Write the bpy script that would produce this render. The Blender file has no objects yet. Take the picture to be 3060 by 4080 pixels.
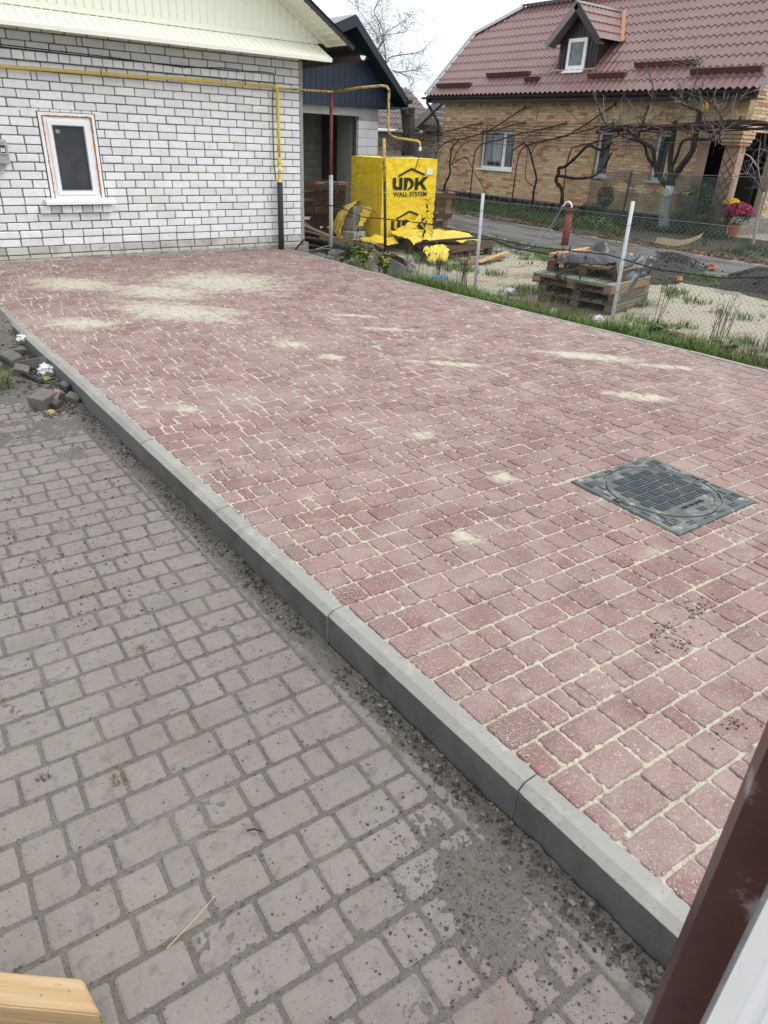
import bpy, bmesh, math, random
import numpy as np
from mathutils import Vector, Matrix, Euler, noise
random.seed(7)
SC = bpy.context.scene
COL = SC.collection
RAD = math.radians
rnd = random.uniform

# ------------------------------------------------------------------ camera
CAM_R = ((0.79685, -0.60279, 0.04076), (-0.25777, -0.40022, -0.87942), (0.54642, 0.69026, -0.4743))
CAM_C = Vector((-6.1978, -10.3129, 1.5173))
cd = bpy.data.cameras.new('camera'); cam = bpy.data.objects.new('camera', cd); COL.objects.link(cam)
cd.sensor_fit = 'VERTICAL'; cd.sensor_height = 36.0; cd.sensor_width = 27.0
cd.lens = 36.0 * 2759.31 / 4080.0
r_, d_, f_ = [Vector(v) for v in CAM_R]
cam.matrix_world = Matrix(((r_.x, -d_.x, -f_.x, CAM_C.x), (r_.y, -d_.y, -f_.y, CAM_C.y), (r_.z, -d_.z, -f_.z, CAM_C.z), (0, 0, 0, 1)))
cd.clip_start = 0.05; cd.clip_end = 600
cd.dof.use_dof = True; cd.dof.focus_distance = 6.5; cd.dof.aperture_fstop = 12.0
SC.camera = cam

# ------------------------------------------------------------------ sky and sun (bright overcast)
SUN_EL, SUN_AZ = RAD(48), RAD(128)          # azimuth clockwise from +Y: light from the right, slightly behind the camera
w = bpy.data.worlds.new('World'); SC.world = w; w.use_nodes = True
nt = w.node_tree; nt.nodes.clear()
sky = nt.nodes.new('ShaderNodeTexSky'); sky.sky_type = 'NISHITA'; sky.sun_disc = False
sky.sun_elevation = SUN_EL; sky.sun_rotation = SUN_AZ; sky.dust_density = 4.0; sky.air_density = 1.0; sky.ozone_density = 1.0
hs = nt.nodes.new('ShaderNodeHueSaturation'); hs.inputs['Saturation'].default_value = 0.22
bg = nt.nodes.new('ShaderNodeBackground'); bg.inputs['Strength'].default_value = 0.15
wo = nt.nodes.new('ShaderNodeOutputWorld')
# cloud cover: a bright even layer over the clear sky, a little dimmer and bluer towards the horizon
tc = nt.nodes.new('ShaderNodeTexCoord'); sx = nt.nodes.new('ShaderNodeSeparateXYZ'); cr = nt.nodes.new('ShaderNodeValToRGB'); mxs = nt.nodes.new('ShaderNodeMix'); mxs.data_type = 'RGBA'
el = cr.color_ramp.elements; el[0].position = 0.0; el[0].color = (0.56, 0.64, 0.67, 1); el[1].position = 0.22; el[1].color = (0.74, 0.765, 0.79, 1)
e2 = el.new(1.0); e2.color = (1.0, 1.01, 1.03, 1)
mul = nt.nodes.new('ShaderNodeVectorMath'); mul.operation = 'SCALE'; mul.inputs['Scale'].default_value = 11.5
mxs.inputs[0].default_value = 0.85
nt.links.new(tc.outputs['Generated'], sx.inputs[0]); nt.links.new(sx.outputs['Z'], cr.inputs[0]); nt.links.new(cr.outputs[0], mul.inputs[0])
nt.links.new(sky.outputs[0], hs.inputs['Color']); nt.links.new(hs.outputs[0], mxs.inputs[6]); nt.links.new(mul.outputs[0], mxs.inputs[7])
nt.links.new(mxs.outputs[2], bg.inputs[0]); nt.links.new(bg.outputs[0], wo.inputs[0])
sd = bpy.data.lights.new('sun', 'SUN'); sd.energy = 1.1; sd.angle = RAD(30); sd.color = (1.0, 0.985, 0.96)
sun = bpy.data.objects.new('sun', sd); COL.objects.link(sun)
sdir = Vector((math.sin(SUN_AZ) * math.cos(SUN_EL), math.cos(SUN_AZ) * math.cos(SUN_EL), math.sin(SUN_EL)))
sun.rotation_euler = sdir.to_track_quat('Z', 'Y').to_euler(); sun.location = (0, 0, 20)
SC.view_settings.view_transform = 'Standard'; SC.view_settings.look = 'None'
SC.view_settings.exposure = 0.1; SC.view_settings.gamma = 1.0; SC.view_settings.use_curve_mapping = False
SC.render.engine = 'CYCLES'; SC.cycles.use_denoising = True; SC.cycles.max_bounces = 6; SC.cycles.transparent_max_bounces = 12

# ------------------------------------------------------------------ helpers
def px_size(p):
    """how large a piece shows: 0 outside the frame"""
    c = Vector(p) - CAM_C
    x, y, z = c.dot(r_), c.dot(d_), c.dot(f_)
    if z < 0.2: return 0.0
    u, v = x / z * 2759.3, y / z * 2759.3
    if abs(u) > 1560 or abs(v) > 2080: return 0.0
    return 1.0 / z

def tagset(o, label=None, cat=None, group=None, kind=None):
    if label: o['label'] = label
    if cat: o['category'] = cat
    if group: o['group'] = group
    if kind: o['kind'] = kind
    return o

def thing(name, label, cat, loc=(0, 0, 0), rot=(0, 0, 0), group=None):
    o = bpy.data.objects.new(name, None); COL.objects.link(o); o.empty_display_size = 0.1
    o.location = loc; o.rotation_euler = rot
    return tagset(o, label, cat, group)

def wloc(o):
    p = Vector((0, 0, 0))
    while o is not None:
        p = p + Vector(o.location); o = o.parent
    return p

def link(name, me, m=None, parent=None, loc=(0, 0, 0), rot=None, scale=None):
    o = bpy.data.objects.new(name, me); COL.objects.link(o)
    if m is not None and me is not None and len(me.materials) == 0: me.materials.append(m)
    if parent is not None: o.parent = parent
    o.location = loc
    if rot is not None: o.rotation_euler = rot
    if scale is not None: o.scale = scale
    return o

class MB:
    def __init__(s): s.v = []; s.f = []; s.r = []
    def add(s, vs, fs, r=None):
        b = len(s.v); s.v.extend([tuple(p) for p in vs]); s.f.extend([tuple(i + b for i in f) for f in fs])
        s.r.extend([random.random() if r is None else r] * len(fs)); return s
    def box(s, a, b, r=None):
        x0, y0, z0 = a; x1, y1, z1 = b
        return s.add([(x0, y0, z0), (x1, y0, z0), (x1, y1, z0), (x0, y1, z0), (x0, y0, z1), (x1, y0, z1), (x1, y1, z1), (x0, y1, z1)],
              [(0, 3, 2, 1), (4, 5, 6, 7), (0, 1, 5, 4), (1, 2, 6, 5), (2, 3, 7, 6), (3, 0, 4, 7)], random.random() if r is None else r)
    def rbox(s, c, size, M=None, bev=0.004, r=None):
        vs, fs = bevbox(size, bev); M = M or Matrix.Identity(3); c = Vector(c)
        return s.add([M @ Vector(p) + c for p in vs], fs, random.random() if r is None else r)
    def tube(s, pts, rad, n=6, caps=True, r=None):
        pts = [Vector(p) for p in pts]; k = len(pts)
        if not hasattr(rad, '__len__'): rad = [rad] * k
        rr = random.random() if r is None else r
        t0 = (pts[1] - pts[0]).normalized(); up = Vector((0, 0, 1)) if abs(t0.z) < 0.9 else Vector((1, 0, 0))
        a = t0.cross(up).normalized(); vs = []; fs = []
        for i, p in enumerate(pts):
            t = ((pts[min(i + 1, k - 1)] - p).normalized() + (p - pts[max(i - 1, 0)]).normalized())
            t = t.normalized() if t.length > 1e-6 else t0
            a = (a - t * a.dot(t)); a = a.normalized() if a.length > 1e-6 else t.orthogonal().normalized()
            b = t.cross(a)
            for j in range(n):
                an = 2 * math.pi * j / n; vs.append(p + (a * math.cos(an) + b * math.sin(an)) * rad[i])
        for i in range(k - 1):
            for j in range(n):
                fs.append((i * n + j, i * n + (j + 1) % n, (i + 1) * n + (j + 1) % n, (i + 1) * n + j))
        if caps: fs.append(tuple(range(n - 1, -1, -1))); fs.append(tuple(range((k - 1) * n, k * n)))
        return s.add(vs, fs, rr)
    def prism(s, poly, vec, r=None):
        n = len(poly); vec = Vector(vec); P = [Vector(p) for p in poly]
        fs = [tuple(range(n - 1, -1, -1)), tuple(range(n, 2 * n))] + [(i, (i + 1) % n, n + (i + 1) % n, n + i) for i in range(n)]
        return s.add(P + [p + vec for p in P], fs, random.random() if r is None else r)
    def lathe(s, c, prof, n=16, r=None):
        c = Vector(c); vs = []; fs = []
        for rr, z in prof:
            for j in range(n): vs.append(c + Vector((rr * math.cos(2 * math.pi * j / n), rr * math.sin(2 * math.pi * j / n), z)))
        for i in range(len(prof) - 1):
            for j in range(n): fs.append((i * n + j, i * n + (j + 1) % n, (i + 1) * n + (j + 1) % n, (i + 1) * n + j))
        fs.append(tuple(range((len(prof) - 1) * n, len(prof) * n)))
        return s.add(vs, fs, random.random() if r is None else r)
    def grid(s, nx, ny, fn, r=0.5):
        vs = [fn(i / nx, j / ny) for j in range(ny + 1) for i in range(nx + 1)]
        fs = [(j * (nx + 1) + i, j * (nx + 1) + i + 1, (j + 1) * (nx + 1) + i + 1, (j + 1) * (nx + 1) + i) for j in range(ny) for i in range(nx)]
        return s.add(vs, fs, r)
    def mesh(s, name):
        me = bpy.data.meshes.new(name); me.from_pydata(s.v, [], s.f)
        at = me.attributes.new('rnd', 'FLOAT', 'FACE'); at.data.foreach_set('value', np.array(s.r, dtype=np.float32))
        me.update(); return me
    def build(s, name, m, parent=None, smooth=False, local=False, kind=None, label=None):
        """world coordinates unless local; the origin goes to the middle of the base"""
        if not s.v: return None
        A = np.array(s.v, dtype=float); lo, hi = A.min(0), A.max(0)
        o = Vector(((lo[0] + hi[0]) / 2, (lo[1] + hi[1]) / 2, lo[2]))
        s.v = [tuple(p) for p in (A - np.array(o))]
        me = s.mesh(name); me.materials.append(m)
        if smooth: me.polygons.foreach_set('use_smooth', [True] * len(me.polygons))
        base = Vector((0, 0, 0)) if (local or parent is None) else wloc(parent)
        ob = link(name, me, None, parent, o - base)
        if kind: ob['kind'] = kind
        if label: ob['label'] = label
        return ob

def bevbox(size, bev):
    a, b, c = [x / 2 for x in size]; e = min(bev, a * .9, b * .9, c * .9); vs = []; fs = []
    ring = []
    for z, i in ((-c, e), (-c + e, 0), (c - e, 0), (c, e)):
        ring.append(len(vs)); A, B = a - i, b - i
        vs += [(-A, -B, z), (A, -B, z), (A, B, z), (-A, B, z)]
    fs.append((3, 2, 1, 0)); fs.append((12, 13, 14, 15))
    for k in range(3):
        for j in range(4): fs.append((ring[k] + j, ring[k] + (j + 1) % 4, ring[k + 1] + (j + 1) % 4, ring[k + 1] + j))
    return vs, fs

def smoothstep(a, b, x):
    t = max(0.0, min(1.0, (x - a) / (b - a))); return t * t * (3 - 2 * t)
def nz(x, y, z=0.0, s=1.0): return noise.noise(Vector((x * s, y * s, z * s)))
def fbm(x, y, s, o=4):
    v = 0; a = 1; t = 0
    for _ in range(o): v += a * noise.noise(Vector((x * s, y * s, 3.7))); t += a; a *= .55; s *= 2.1
    return v / t

# ------------------------------------------------------------------ materials
def _n(nt, t, **kw):
    n = nt.nodes.new(t)
    for k, v in kw.items():
        if k in n.inputs: n.inputs[k].default_value = v
        else: setattr(n, k, v)
    return n

def mk(name, cols, rough=0.85, metal=0.0, spec=0.35, var=0.12, layers=(), bump=(), coord='pos', stretch=None, patches=None, patch_col=None):
    """cols: one colour or several (picked per piece); layers: (colour, scale, lo, hi, amount, detail[, stretch]); bump: (scale, strength, distance[, detail])"""
    m = bpy.data.materials.new(name); m.use_nodes = True; nt = m.node_tree; L = nt.links.new
    bs = nt.nodes['Principled BSDF']; bs.inputs['Roughness'].default_value = rough; bs.inputs['Metallic'].default_value = metal
    bs.inputs['Specular IOR Level'].default_value = spec
    if coord == 'pos': src = _n(nt, 'ShaderNodeNewGeometry').outputs['Position']
    else: src = _n(nt, 'ShaderNodeTexCoord').outputs['Object']
    def vec(st):
        if not st: return src
        mp = _n(nt, 'ShaderNodeVectorMath', operation='MULTIPLY'); mp.inputs[1].default_value = st; L(src, mp.inputs[0]); return mp.outputs[0]
    base = vec(stretch)
    oi = _n(nt, 'ShaderNodeObjectInfo'); at = _n(nt, 'ShaderNodeAttribute', attribute_name='rnd')
    ad = _n(nt, 'ShaderNodeMath', operation='ADD'); L(oi.outputs['Random'], ad.inputs[0]); L(at.outputs['Fac'], ad.inputs[1])
    fr = _n(nt, 'ShaderNodeMath', operation='FRACT'); L(ad.outputs[0], fr.inputs[0]); R = fr.outputs[0]
    if not isinstance(cols[0], (tuple, list)): cols = [cols]
    if len(cols) == 1:
        rg = _n(nt, 'ShaderNodeRGB'); rg.outputs[0].default_value = (*cols[0], 1); c = rg.outputs[0]
    else:
        rp = _n(nt, 'ShaderNodeValToRGB'); rp.color_ramp.interpolation = 'CONSTANT'; el = rp.color_ramp.elements
        while len(el) < len(cols): el.new(0.5)
        for i, cc in enumerate(cols): el[i].position = i / len(cols); el[i].color = (*cc, 1)
        L(R, rp.inputs[0]); c = rp.outputs[0]
    if var:
        m7 = _n(nt, 'ShaderNodeMath', operation='MULTIPLY'); m7.inputs[1].default_value = 7.31; L(R, m7.inputs[0])
        f7 = _n(nt, 'ShaderNodeMath', operation='FRACT'); L(m7.outputs[0], f7.inputs[0])
        mr = _n(nt, 'ShaderNodeMapRange'); mr.inputs['To Min'].default_value = 1 - var; mr.inputs['To Max'].default_value = 1 + var; L(f7.outputs[0], mr.inputs['Value'])
        hv = _n(nt, 'ShaderNodeHueSaturation'); L(mr.outputs[0], hv.inputs['Value']); L(c, hv.inputs['Color']); c = hv.outputs[0]
    for ly in layers:
        lc, sc, lo, hi, amt, det = ly[:6]
        tx = _n(nt, 'ShaderNodeTexNoise'); tx.inputs['Scale'].default_value = sc; tx.inputs['Detail'].default_value = det; tx.inputs['Roughness'].default_value = 0.6
        L(vec(ly[6]) if len(ly) > 6 else base, tx.inputs['Vector'])
        mr = _n(nt, 'ShaderNodeMapRange'); mr.inputs['From Min'].default_value = lo; mr.inputs['From Max'].default_value = hi; mr.inputs['To Max'].default_value = amt
        L(tx.outputs['Fac'], mr.inputs['Value'])
        mx = _n(nt, 'ShaderNodeMix', data_type='RGBA'); L(mr.outputs[0], mx.inputs[0]); L(c, mx.inputs[6]); mx.inputs[7].default_value = (*lc, 1); c = mx.outputs[2]
    if patches:
        acc = None
        for (px, py, a, b, ang) in patches:
            sb = _n(nt, 'ShaderNodeVectorMath', operation='SUBTRACT'); sb.inputs[1].default_value = (px, py, 0); L(src, sb.inputs[0])
            ro = _n(nt, 'ShaderNodeVectorRotate', rotation_type='Z_AXIS'); ro.inputs['Angle'].default_value = -RAD(ang); L(sb.outputs[0], ro.inputs['Vector'])
            sc = _n(nt, 'ShaderNodeVectorMath', operation='MULTIPLY'); sc.inputs[1].default_value = (1 / a, 1 / b, 0); L(ro.outputs[0], sc.inputs[0])
            ln = _n(nt, 'ShaderNodeVectorMath', operation='LENGTH'); L(sc.outputs[0], ln.inputs[0])
            mr = _n(nt, 'ShaderNodeMapRange'); mr.inputs['From Min'].default_value = 1.25; mr.inputs['From Max'].default_value = 0.0; L(ln.outputs['Value'], mr.inputs['Value'])
            if acc is None: acc = mr.outputs[0]
            else:
                mx = _n(nt, 'ShaderNodeMath', operation='MAXIMUM'); L(acc, mx.inputs[0]); L(mr.outputs[0], mx.inputs[1]); acc = mx.outputs[0]
        tx = _n(nt, 'ShaderNodeTexNoise'); tx.inputs['Scale'].default_value = 6.0; tx.inputs['Detail'].default_value = 10.0; tx.inputs['Roughness'].default_value = 0.82
        mpv = _n(nt, 'ShaderNodeVectorMath', operation='MULTIPLY'); mpv.inputs[1].default_value = (1, 1, 0.05); L(src, mpv.inputs[0]); L(mpv.outputs[0], tx.inputs['Vector'])
        s1 = _n(nt, 'ShaderNodeMath', operation='MULTIPLY'); L(acc, s1.inputs[0]); s1.inputs[1].default_value = 0.42
        s2 = _n(nt, 'ShaderNodeMath', operation='ADD'); L(s1.outputs[0], s2.inputs[0]); L(tx.outputs['Fac'], s2.inputs[1])
        mr = _n(nt, 'ShaderNodeMapRange'); mr.inputs['From Min'].default_value = 0.64; mr.inputs['From Max'].default_value = 0.82; mr.inputs['To Max'].default_value = 0.92; L(s2.outputs[0], mr.inputs['Value'])
        mx = _n(nt, 'ShaderNodeMix', data_type='RGBA'); L(mr.outputs[0], mx.inputs[0]); L(c, mx.inputs[6]); mx.inputs[7].default_value = (*patch_col, 1); c = mx.outputs[2]
    L(c, bs.inputs['Base Color'])
    prev = None
    for b in bump:
        tx = _n(nt, 'ShaderNodeTexNoise'); tx.inputs['Scale'].default_value = b[0]; tx.inputs['Detail'].default_value = b[3] if len(b) > 3 else 3.0; L(base, tx.inputs['Vector'])
        bn = _n(nt, 'ShaderNodeBump'); bn.inputs['Strength'].default_value = b[1]; bn.inputs['Distance'].default_value = b[2]; L(tx.outputs['Fac'], bn.inputs['Height'])
        if prev is not None: L(prev, bn.inputs['Normal'])
        prev = bn.outputs[0]
    if prev is not None: L(prev, bs.inputs['Normal'])
    return m

SAND = (0.50, 0.468, 0.385)
SANDP = [(-2.46, -2.2, 0.79, 0.84, -30), (-3.32, -2.47, 0.57, 0.49, -47), (-3.53, -3.42, 0.72, 0.51, -54), (-4.03, -1.74, 0.5, 0.45, -42), (-4.47, -3.53, 0.34, 0.3, -44),
 (-2.07, -5.01, 0.36, 0.12, -39), (-2.0, -4.41, 0.29, 0.1, -40), (-1.61, -7.56, 0.39, 0.16, -47), (-1.06, -6.64, 0.6, 0.25, -49), (-3.15, -5.04, 0.21, 0.2, -45), (-3.06, -5.54, 0.15, 0.13, -29),
 (-3.52, -7.29, 0.07, 0.09, -31), (-4.57, -6.11, 0.07, 0.08, -31), (-3.54, -7.99, 0.14, 0.07, -55), (-4.17, -8.36, 0.09, 0.05, -33), (-2.3, -6.2, .5, .12, -45), (-0.7, -7.2, .4, .12, -45)]
SANDP = [(x, y, max(a * (1.45 if i < 5 else 1.1), .12), max(b * (1.1 if i < 5 else .8), .10), g) for i, (x, y, a, b, g) in enumerate(SANDP)]
SANDP2 = [(-4.86, -8.45, 0.06, 0.10, 0), (-4.88, -8.9, 0.05, 0.06, 0), (-4.89, -9.33, 0.07, 0.09, 0), (-4.9, -8.1, .05, .06, 0)]
MT = {}
MT['red_paver'] = mk('red_paver', [(0.205, 0.118, 0.112), (0.225, 0.134, 0.128), (0.215, 0.136, 0.130), (0.195, 0.105, 0.099), (0.24, 0.152, 0.146)], 0.9, var=.11,
    layers=[((0.33, 0.255, 0.235), 5.0, 0.42, 0.68, 0.62, 4), ((0.44, 0.385, 0.33), 190.0, 0.54, 0.66, 0.62, 2), ((0.09, 0.05, 0.045), 120.0, 0.62, 0.72, 0.5, 2), ((0.40, 0.33, 0.29), 1.1, 0.50, 0.72, 0.36, 5), ((0.46, 0.41, 0.335), 70.0, 0.57, 0.68, 0.5, 4), (SAND, 2.4, 0.59, 0.80, 0.6, 12, (1, 1.9, .1))],
    bump=[(160, 0.35, 0.004), (28, 0.25, 0.006)], patches=SANDP, patch_col=SAND)
MT['joint_sand'] = mk('joint_sand', SAND, 0.95, var=0, layers=[((0.33, 0.28, 0.20), 60, 0.45, 0.7, 0.7, 3), ((0.06, 0.05, 0.04), 11, 0.60, 0.70, 0.75, 4), ((0.60, 0.56, 0.47), 300, 0.5, 0.7, 0.6, 1)], bump=[(180, 0.8, 0.006)])
MT['grey_paver'] = mk('grey_paver', [(0.200, 0.176, 0.160), (0.206, 0.180, 0.165), (0.194, 0.171, 0.156), (0.212, 0.182, 0.167)], 0.92, var=.05,
    layers=[((0.20, 0.12, 0.105), 3.1, 0.60, 0.74, 0.4, 4), ((0.225, 0.207, 0.186), 1.1, 0.45, 0.62, 0.6, 6), ((0.235, 0.217, 0.195), 9, 0.45, 0.7, 0.6, 5), ((0.12, 0.11, 0.10), 3.5, 0.56, 0.76, 0.45, 6), ((0.10, 0.092, 0.083), 24, 0.54, 0.70, 0.5, 5), ((0.06, 0.055, 0.05), 110, 0.62, 0.70, 0.7, 3), ((0.32, 0.30, 0.275), 150, 0.62, 0.72, 0.5, 3)],
    bump=[(120, 0.3, 0.004), (26, 0.3, 0.008)])
MT['soil'] = mk('soil', (0.128, 0.116, 0.10), 0.97, var=0, layers=[((0.165, 0.152, 0.134), 40, 0.42, 0.66, 0.7, 5), ((0.055, 0.05, 0.043), 90, 0.58, 0.72, 0.7, 3), ((0.19, 0.174, 0.155), 3, 0.46, 0.66, 0.6, 5)], bump=[(120, 0.9, 0.01), (35, 0.6, 0.02)])
MT['dark_soil'] = mk('dark_soil', [(0.055, 0.048, 0.04), (0.075, 0.066, 0.055), (0.10, 0.09, 0.075), (0.14, 0.125, 0.105)], 0.97, var=.3, layers=[((0.12, 0.105, 0.085), 60, 0.5, 0.7, 0.6, 4)], bump=[(90, 0.8, 0.01)])
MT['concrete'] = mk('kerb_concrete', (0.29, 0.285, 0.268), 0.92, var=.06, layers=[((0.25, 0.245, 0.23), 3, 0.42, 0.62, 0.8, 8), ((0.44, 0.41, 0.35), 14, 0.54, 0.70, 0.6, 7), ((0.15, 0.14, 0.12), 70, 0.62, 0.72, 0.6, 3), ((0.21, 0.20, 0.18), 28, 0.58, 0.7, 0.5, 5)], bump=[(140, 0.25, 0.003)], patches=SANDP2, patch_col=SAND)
MT['shaded_concrete'] = mk('shaded_concrete', (0.098, 0.097, 0.096), 0.7, var=.05, layers=[((0.062, 0.061, 0.061), 5, 0.42, 0.62, 0.8, 6), ((0.15, 0.145, 0.14), 40, 0.58, 0.72, 0.45, 3), ((0.045, 0.044, 0.043), 130, 0.6, 0.7, 0.5, 2)], bump=[(150, 0.25, 0.003)])  # kerb outer face: shade put into the colour, here and in the paler next
MT['half_shaded_concrete'] = mk('half_shaded_concrete', (0.125, 0.124, 0.122), 0.8, var=.06, layers=[((0.11, 0.11, 0.11), 4, 0.42, 0.62, 0.8, 6), ((0.165, 0.165, 0.16), 30, 0.58, 0.72, 0.4, 3)], bump=[(150, 0.25, 0.003)])
MT['old_concrete'] = mk('old_concrete', (0.28, 0.27, 0.245), 0.95, var=.06, layers=[((0.13, 0.125, 0.105), 9, 0.42, 0.62, 0.8, 6), ((0.38, 0.37, 0.34), 30, 0.56, 0.7, 0.6, 4), ((0.07, 0.07, 0.06), 50, 0.60, 0.7, 0.7, 3)], bump=[(60, 0.8, 0.012)])
MT['white_brick'] = mk('white_brick', [(0.76, 0.775, 0.80), (0.79, 0.80, 0.82), (0.72, 0.735, 0.76), (0.77, 0.775, 0.775), (0.80, 0.81, 0.82)], 0.9, var=.045,
    layers=[((0.60, 0.595, 0.575), 8, 0.50, 0.72, 0.6, 6), ((0.36, 0.35, 0.33), 22, 0.61, 0.72, 0.65, 5), ((0.58, 0.56, 0.51), 1.2, 0.54, 0.76, 0.5, 5)], bump=[(70, 0.2, 0.004)])
MT['grimy_brick'] = mk('grimy_brick', [(0.52, 0.51, 0.47), (0.47, 0.46, 0.42), (0.56, 0.55, 0.51)], 0.92, var=.08, layers=[((0.25, 0.24, 0.2), 6, 0.5, 0.72, 0.8, 6), ((0.14, 0.13, 0.11), 30, 0.6, 0.72, 0.6, 4)], bump=[(70, 0.3, 0.005)])
MT['mortar'] = mk('mortar', (0.21, 0.195, 0.165), 0.95, var=0, layers=[((0.225, 0.19, 0.14), 1.6, 0.45, 0.62, 0.7, 4), ((0.085, 0.082, 0.076), 14, 0.50, 0.66, 0.6, 5)], bump=[(90, 0.6, 0.006)])
MT['render_grey'] = mk('render_grey', (0.34, 0.335, 0.32), 0.95, var=0, layers=[((0.22, 0.215, 0.20), 12, 0.45, 0.65, 0.6, 5)], bump=[(60, 0.4, 0.006)])
MT['cream_metal'] = mk('cream_metal', (0.80, 0.80, 0.69), 0.42, spec=.45, var=0, layers=[((0.75, 0.745, 0.64), 2.5, 0.5, 0.75, 0.5, 4)])
MT['white_plastic'] = mk('white_plastic', (0.84, 0.85, 0.87), 0.35, spec=.5, var=0, layers=[((0.74, 0.75, 0.76), 6, 0.55, 0.75, 0.35, 4)])
MT['white_sheet'] = mk('white_sheet_metal', (0.83, 0.845, 0.87), 0.45, spec=.45, var=0, layers=[((0.6, 0.6, 0.6), 12, 0.62, 0.75, 0.3, 4)])
MT['seal_grey'] = mk('seal_grey', (0.34, 0.35, 0.37), 0.6, var=0)
MT['foam'] = mk('orange_foam', (0.55, 0.22, 0.035), 0.9, var=0, layers=[((0.22, 0.075, 0.012), 45, 0.45, 0.62, 0.8, 4), ((0.62, 0.36, 0.10), 30, 0.56, 0.68, 0.7, 3)], bump=[(110, 0.9, 0.01)])
MT['dark_pane'] = mk('dark_pane', (0.040, 0.045, 0.052), 0.45, spec=.35, var=0, layers=[((0.065, 0.07, 0.078), 3.5, 0.45, 0.62, 0.6, 3)])
MT['glass'] = mk('window_glass', (0.05, 0.06, 0.065), 0.06, spec=.8, var=0, layers=[((0.14, 0.15, 0.155), 7, 0.5, 0.6, 0.6, 2, (1, 1, .12))])
MT['curtain'] = mk('curtain', (0.42, 0.44, 0.46), 0.9, var=0, layers=[((0.2, 0.22, 0.24), 14, 0.4, 0.6, 0.9, 2, (1, 1, .04))])
MT['grey_metal'] = mk('meter_grey', (0.40, 0.41, 0.43), 0.5, spec=.4, var=0, layers=[((0.30, 0.31, 0.325), 14, 0.42, 0.62, 0.8, 5), ((0.58, 0.59, 0.6), 30, 0.6, 0.7, 0.5, 3)])
MT['black_plastic'] = mk('black_plastic', (0.018, 0.018, 0.02), 0.5, var=0)
MT['grey_hose'] = mk('pale_hose', (0.55, 0.54, 0.50), 0.7, var=0)
MT['green_plastic'] = mk('green_seal', (0.02, 0.14, 0.06), 0.5, var=0)
MT['yellow_paint'] = mk('yellow_pipe_paint', (0.62, 0.46, 0.10), 0.5, spec=.45, var=.04, layers=[((0.50, 0.36, 0.07), 14, 0.5, 0.7, 0.6, 4), ((0.10, 0.055, 0.03), 22, 0.66, 0.72, 0.8, 4)])
MT['yellow_rusty'] = mk('yellow_peeling_paint', (0.52, 0.37, 0.10), 0.6, var=.04, layers=[((0.11, 0.05, 0.035), 16, 0.50, 0.58, 0.95, 5), ((0.58, 0.46, 0.22), 28, 0.56, 0.68, 0.6, 3)])
MT['yellow_bright'] = mk('bright_yellow_paint', (0.74, 0.55, 0.03), 0.45, spec=.45, var=0)
MT['bitumen'] = mk('bitumen_wrap', (0.035, 0.039, 0.043), 0.8, var=0, layers=[((0.06, 0.066, 0.07), 40, 0.5, 0.66, 0.8, 4)], bump=[(70, 0.6, 0.006)])
MT['red_oxide'] = mk('red_oxide_paint', (0.22, 0.065, 0.05), 0.7, var=.05, layers=[((0.09, 0.035, 0.03), 18, 0.50, 0.64, 0.9, 5), ((0.27, 0.09, 0.07), 7, 0.5, 0.7, 0.5, 3)], bump=[(60, .3, .003)])
MT['rust'] = mk('rust', (0.13, 0.06, 0.04), 0.9, var=.1, layers=[((0.06, 0.03, 0.025), 20, 0.45, 0.62, 0.8, 5), ((0.22, 0.10, 0.06), 34, 0.58, 0.7, 0.6, 3)], bump=[(80, .5, .004)])
MT['trellis_rust'] = mk('trellis_rust', (0.13, 0.055, 0.045), 0.8, var=.15, layers=[((0.06, 0.03, 0.028), 9, 0.45, 0.62, 0.8, 4)])
MT['white_paint'] = mk('weathered_white_paint', (0.55, 0.57, 0.60), 0.6, var=.06, layers=[((0.30, 0.31, 0.33), 24, 0.56, 0.68, 0.7, 5), ((0.13, 0.07, 0.04), 40, 0.68, 0.73, 0.8, 4)])
MT['peeling_black'] = mk('peeling_black_paint', (0.025, 0.025, 0.027), 0.6, var=0, layers=[((0.42, 0.42, 0.42), 26, 0.62, 0.67, 0.9, 4)])
MT['wire'] = mk('galvanised_wire', (0.20, 0.205, 0.205), 0.6, metal=.2, var=.15, layers=[((0.14, 0.12, 0.1), 3, 0.5, 0.7, 0.5, 4)])
MT['dark_wire'] = mk('dark_wire', (0.05, 0.045, 0.045), 0.7, var=0)
MT['navy_metal'] = mk('navy_metal', (0.021, 0.034, 0.060), 0.45, spec=.40, var=0, layers=[((0.028, 0.043, 0.070), 1.6, 0.45, 0.65, 0.6, 3)])
MT['navy_trim'] = mk('navy_trim', (0.016, 0.025, 0.036), 0.4, spec=.45, var=0)
MT['aac'] = mk('aerated_block', [(0.62, 0.635, 0.66), (0.66, 0.67, 0.69), (0.60, 0.61, 0.63)], 0.95, var=.03, layers=[((0.50, 0.50, 0.50), 5, 0.55, 0.75, 0.5, 4)], bump=[(120, .2, .003)])
MT['block_grey'] = mk('grey_block', [(0.36, 0.36, 0.34), (0.40, 0.40, 0.38)], 0.95, var=.06, layers=[((0.25, 0.25, 0.23), 5, 0.45, 0.65, 0.6, 4)], bump=[(90, .3, .004)])
MT['dark_mortar'] = mk('dark_mortar', (0.10, 0.10, 0.10), 0.95, var=0)
MT['lintel'] = mk('lintel_concrete', (0.30, 0.305, 0.30), 0.95, var=0, layers=[((0.22, 0.225, 0.22), 4, 0.45, 0.65, 0.7, 5)], bump=[(30, .3, .006)])
MT['dark_roof'] = mk('dark_roof_sheet', (0.030, 0.033, 0.038), 0.5, var=0)
MT['grey_roof'] = mk('grey_ridge_metal', (0.30, 0.31, 0.33), 0.4, metal=.2, var=0)
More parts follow.
